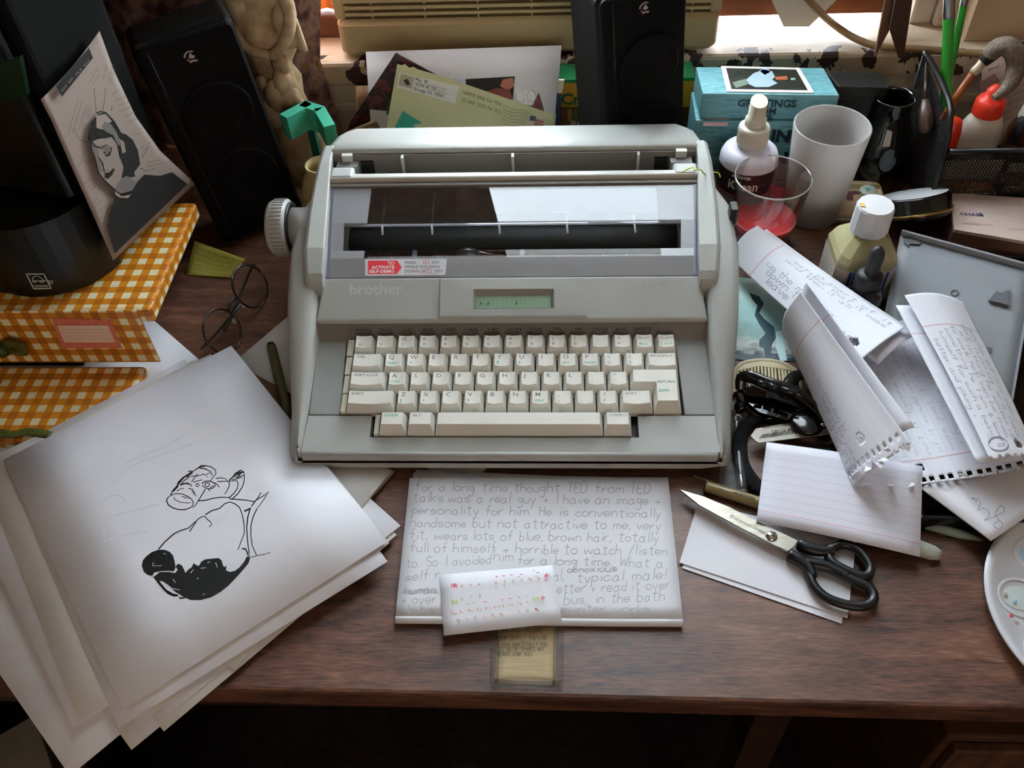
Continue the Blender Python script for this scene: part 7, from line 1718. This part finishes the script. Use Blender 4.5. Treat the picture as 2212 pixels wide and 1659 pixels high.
# gold pigment pen
a, b = at(1524, 1050, .0055), at(1665, 1094, .0055); d = (b-a).normalized(); L_ = (b-a).length; Mv = frame(a, d, n=(0, 0, 1)) @ Matrix.Rotation(PI/2, 4, 'Y')
gpn = thing('drawing_pen', 'gold-brown drawing pen with bar code, under the ruled index card', 'pen', M=T(a-Vector((0, 0, .0054))))
part('barrel', MB().lathe([(0, 0), (.0046, 0), (.0050, .0015), (.0050, L_)], 20, Mv), mat('pen_gold_olive', '#8a7a4e', .3, coat=.3), gpn)
part('end_plug', MB().lathe([(0, -.0012), (.0042, -.0008), (.0044, 0), (0, 0)], 18, Mv), black, gpn)
part('pocket_clip', MB().box(-.0008, .0008, .0048, .0062, -.012, .004, lambda x, y, z: Mv @ Vector((x, y, z))), stl_, gpn)
pb = MB(); rn = random.Random(3); Mtop = frame(a+Vector((0, 0, .0052)), d, n=(0, 0, 1)); x = .010
while x < .034: w_ = rn.choice((.0004, .0006, .001)); pb.add([Mtop @ Vector((x, .0006, -.0002)), Mtop @ Vector((x+w_, .0006, -.0002)), Mtop @ Vector((x+w_, .0042, -.0020)), Mtop @ Vector((x, .0042, -.0020))], [(0, 1, 2, 3)]); x += w_+.0006
part('bar_code', pb, mat('barcode_black', '#23211f', .6), gpn, kind='stuff')
Mt2 = frame(a+d*.041+Vector((0, 0, .0053)), -d, n=(0, 0, 1)); part('pen_lettering', text('XSDK08-49', .0036, Mt2, 'LEFT', .01), mat('barcode_black', '#23211f', .6), gpn)
part('red_mark', MB().stroke([(.026+.003*math.cos(t*.5), -.0016+.0012*math.sin(t*.5)) for t in range(9)], .0005, lambda x, y: Mtop @ Vector((x, y, -.00015))), mat('pen_red_mark', '#a8443c', .5), gpn)
# blank cards, ruled card
def flatcard(name, label, Q, z, th, m, grp=None):
    P = [at(*q, z) for q in Q]; mb = hexa(P, z-th, z); return solo(name, mb, m, label, 'card', grp)
flatcard('index_card', 'lower of two blank white index cards under the scissors', [(1516, 1098), (1842, 1170), (1818, 1347), (1474, 1227)], .0012, .0006, paper)
flatcard('index_card', 'upper of two blank white index cards under the scissors', [(1508, 1084), (1850, 1168), (1831, 1335), (1468, 1215)], .0022, .0006, paper)
q = [at(1656, 955, .0245), at(1993, 1007, .0245), at(1987, 1203, .0140), at(1634, 1126, .0130)]
fI = lerp4(q[0], q[1], q[2], q[3])
fI2 = lambda u, v: Vector(fI(u, v))+Vector((0, 0, .0015*math.sin(PI*u)))
g = G('ruled_index_card', .7); rr_ = g.op('MULTIPLY', g.stripe(g.v, 10.2, .055), .6); c_ = g.mix(rr_, '#dddbe6', '#a3b2cf'); rm = g.op('MULTIPLY', g.op('LESS_THAN', g.op('ABSOLUTE', g.op('SUBTRACT', g.v, .865)), .005), .75)
icm = g.out(g.mix(rm, c_, '#cf8f9d'))
ic = thing('ruled_index_card', 'blue-ruled index card with a red line, lying over the gold pen and the scissors blade', 'card', q[3]-Vector((0, 0, .002)))
part('card', MB().sheet(fI2, 10, 8, .0003), icm, ic)
# pale markers poking out on the right
mkm = mat('marker_pale_green', '#b3b9ae', .35)
def rod(nm, label, cat, a, b, prof, m):
    d = (b-a).normalized(); t = thing(nm, label, cat, a-Vector((0, 0, prof[1][0]))); part('barrel', MB().lathe(prof, 18, frame(a, d, n=d.orthogonal()) @ Matrix.Rotation(PI/2, 4, 'Y')), m, t); return t
a, b = at(1930, 1165, .0065), at(2031, 1200, .0065); L_ = (b-a).length
rod('marker_pen', 'pale grey-green marker end poking out right of the ruled index card', 'pen', a, b, [(0, 0), (.0062, 0), (.0064, L_*.55), (.0058, L_*.85), (.0040, L_*.99), (0, L_)], mkm)
a, b = at(1960, 1122, .0042), at(2125, 1168, .0042); L_ = (b-a).length
rod('pencil', 'thin pale green pencil pointing at the palette from under the ruled index card', 'pencil', a, b, [(0, 0), (.0038, 0), (.0038, L_*.70), (.0012, L_*.98), (0, L_)], mat('pencil_pale_green', '#8ea097', .4))

# ================================================================ scissors
S = lambda X, Y: (1412+X/2.765, 1059+Y/2.765)
sc = thing('scissors', 'long steel scissors with black handles, lying across the blank index cards', 'scissors', at(1690, 1180, .0022))
steel = mat('scissors_steel', '#a5a095', .36, metal=1.0, c2='#969084', scale=40, stretch=(1, 12, 1)); hbl = mat('scissors_handle_black', '#17171a', .38)
def plate(P, z0, z1, nm, m, bev_=0, lab=None):
    Q = [at(*S(*p), (z0+z1)/2) for p in P]; return part(nm, MB().prism([(p.x, p.y) for p in Q], z0, z1), m, sc, lab, bev=bev_)
plate([(152, -4), (300, 40), (450, 102), (640, 198), (760, 254), (862, 304), (840, 340), (800, 368), (690, 316), (500, 218), (380, 152), (270, 92)], .0095, .0112, 'blade', steel, .0003)
plate([(160, 4), (330, 66), (520, 160), (700, 246), (850, 318), (806, 366), (690, 312), (500, 212), (330, 118)], .0076, .0092, 'blade', steel, .0002)
pv = at(*S(703, 275), .0112); pvp = part('pivot_screw', MB().lathe([(.0045, 0), (.0044, .0010), (.0030, .0020), (0, .0023)], 24, T(Vector((pv.x, pv.y, .0112)))), mat('pivot_steel', '#d8d4cc', .12, metal=1.0), sc)
part('screw_slot', MB().box(-.0038, .0038, -.0004, .0004, 0, .0004).tf(T(Vector((pv.x, pv.y, .0132))) @ Matrix.Rotation(.6, 4, 'Z')), mat('slot_dark', '#3d3a36', .4), pvp)
bt = at(*S(460, 148), .0114); bd_ = at(*S(640, 236), .0114)-bt
part('blade_lettering', text('Contrast Shear', .0046, frame(at(*S(452, 158), .0114), bd_, n=(0, 0, 1)), 'LEFT', .005, squeeze=1.1), mat('etched_grey', '#76726a', .4, metal=.5), sc)
part('blade_mark', MB().stroke([(0, .003), (.0015, 0), (.004, .0042)], .0006, lambda x, y: frame(at(*S(628, 248), .0114), bd_, n=(0, 0, 1)) @ Vector((x, y, 0))), mat('etched_green', '#7fa890', .4), sc)
def loop(P, r, nm, z=.0085, cap=False, n=6):
    Q = smooth_path([at(*S(*p), z) for p in P], n); part(nm, MB().tube(Q, r, 12, cap=cap, flat=(1.0, 1.05)), hbl, sc)
loop([(1040, 372), (1085, 336), (1150, 326), (1225, 362), (1280, 430), (1294, 484), (1262, 514), (1200, 500), (1120, 464), (1060, 425), (1040, 372), (1060, 345)], .0036, 'finger_loop')
loop([(930, 468), (950, 560), (1020, 634), (1120, 676), (1230, 694), (1300, 672), (1312, 620), (1270, 572), (1190, 535), (1080, 480), (990, 450), (940, 448), (930, 468), (936, 510)], .0037, 'finger_loop', .0078)
loop([(860, 318), (920, 345), (985, 362), (1050, 366), (1060, 385)], [.0040, .0046, .0050, .0050, .0050, .0050, .0049, .0048, .0047, .0046, .0045, .0044, .0043, .0042, .0041, .0040, .0039, .0038, .0037, .0036, .0035, .0034, .0033, .0032, .0031], 'handle_shank', .0100, True)
loop([(806, 384), (860, 412), (912, 448), (940, 490), (950, 520)], [.0046, .0049, .0051, .0052, .0052, .0052, .0052, .0051, .0050, .0049, .0048, .0047, .0046, .0045, .0044, .0043, .0042, .0041, .0040, .0039, .0038, .0037, .0036, .0035, .0034], 'handle_shank', .0085, True)
loop([(905, 440), (980, 444), (1070, 470), (1160, 515)], [.0050, .0050, .0049, .0048, .0047, .0046, .0046, .0045, .0044, .0043, .0042, .0041, .0040, .0040, .0039, .0038, .0037, .0036, .0035], 'handle_shank', .0082, True)

# ================================================================ last small things
th_p = smooth_path([at(1471, 374, .140), at(1484, 366, .1425), at(1497, 362, .1425), at(1499, 368, .142), at(1512, 366, .141), at(1520, 374, .136), at(1528, 379, .120), at(1540, 372, .112), at(1552, 374, .110), at(1556, 383, .108)], 6)
solo('thread', MB().tube(th_p, .00055, 6), mat('lime_thread', '#b7c938', .7), 'lime green thread lying over the right shoulder of the typewriter', 'thread')
kq = [at(1578, 452, .006), at(1598, 462, .006), at(1572, 512, .006), at(1552, 500, .006)]
kt = thing('black_tube', 'small black tube with white print between the typewriter and the candle', 'tube', (kq[0]+kq[2])/2-Vector((0, 0, .0058)))
a, b = (kq[0]+kq[1])/2, (kq[2]+kq[3])/2; d = (b-a).normalized(); L_ = (b-a).length
part('tube_body', MB().lathe([(0, 0), (.0052, 0), (.0056, .001), (.0056, L_-.001), (.005, L_), (0, L_)], 16, frame(a, d, n=(0, 0, 1)) @ Matrix.Rotation(PI/2, 4, 'Y')), mat('tube_black', '#151716', .35), kt)
part('print', text('042-300', .0042, frame(b-d*.003+Vector((0, 0, .0058)), -d, n=(-.3, -.3, 1)), 'LEFT', .02), mat('tube_print_white', '#c9c6bd', .5), kt)
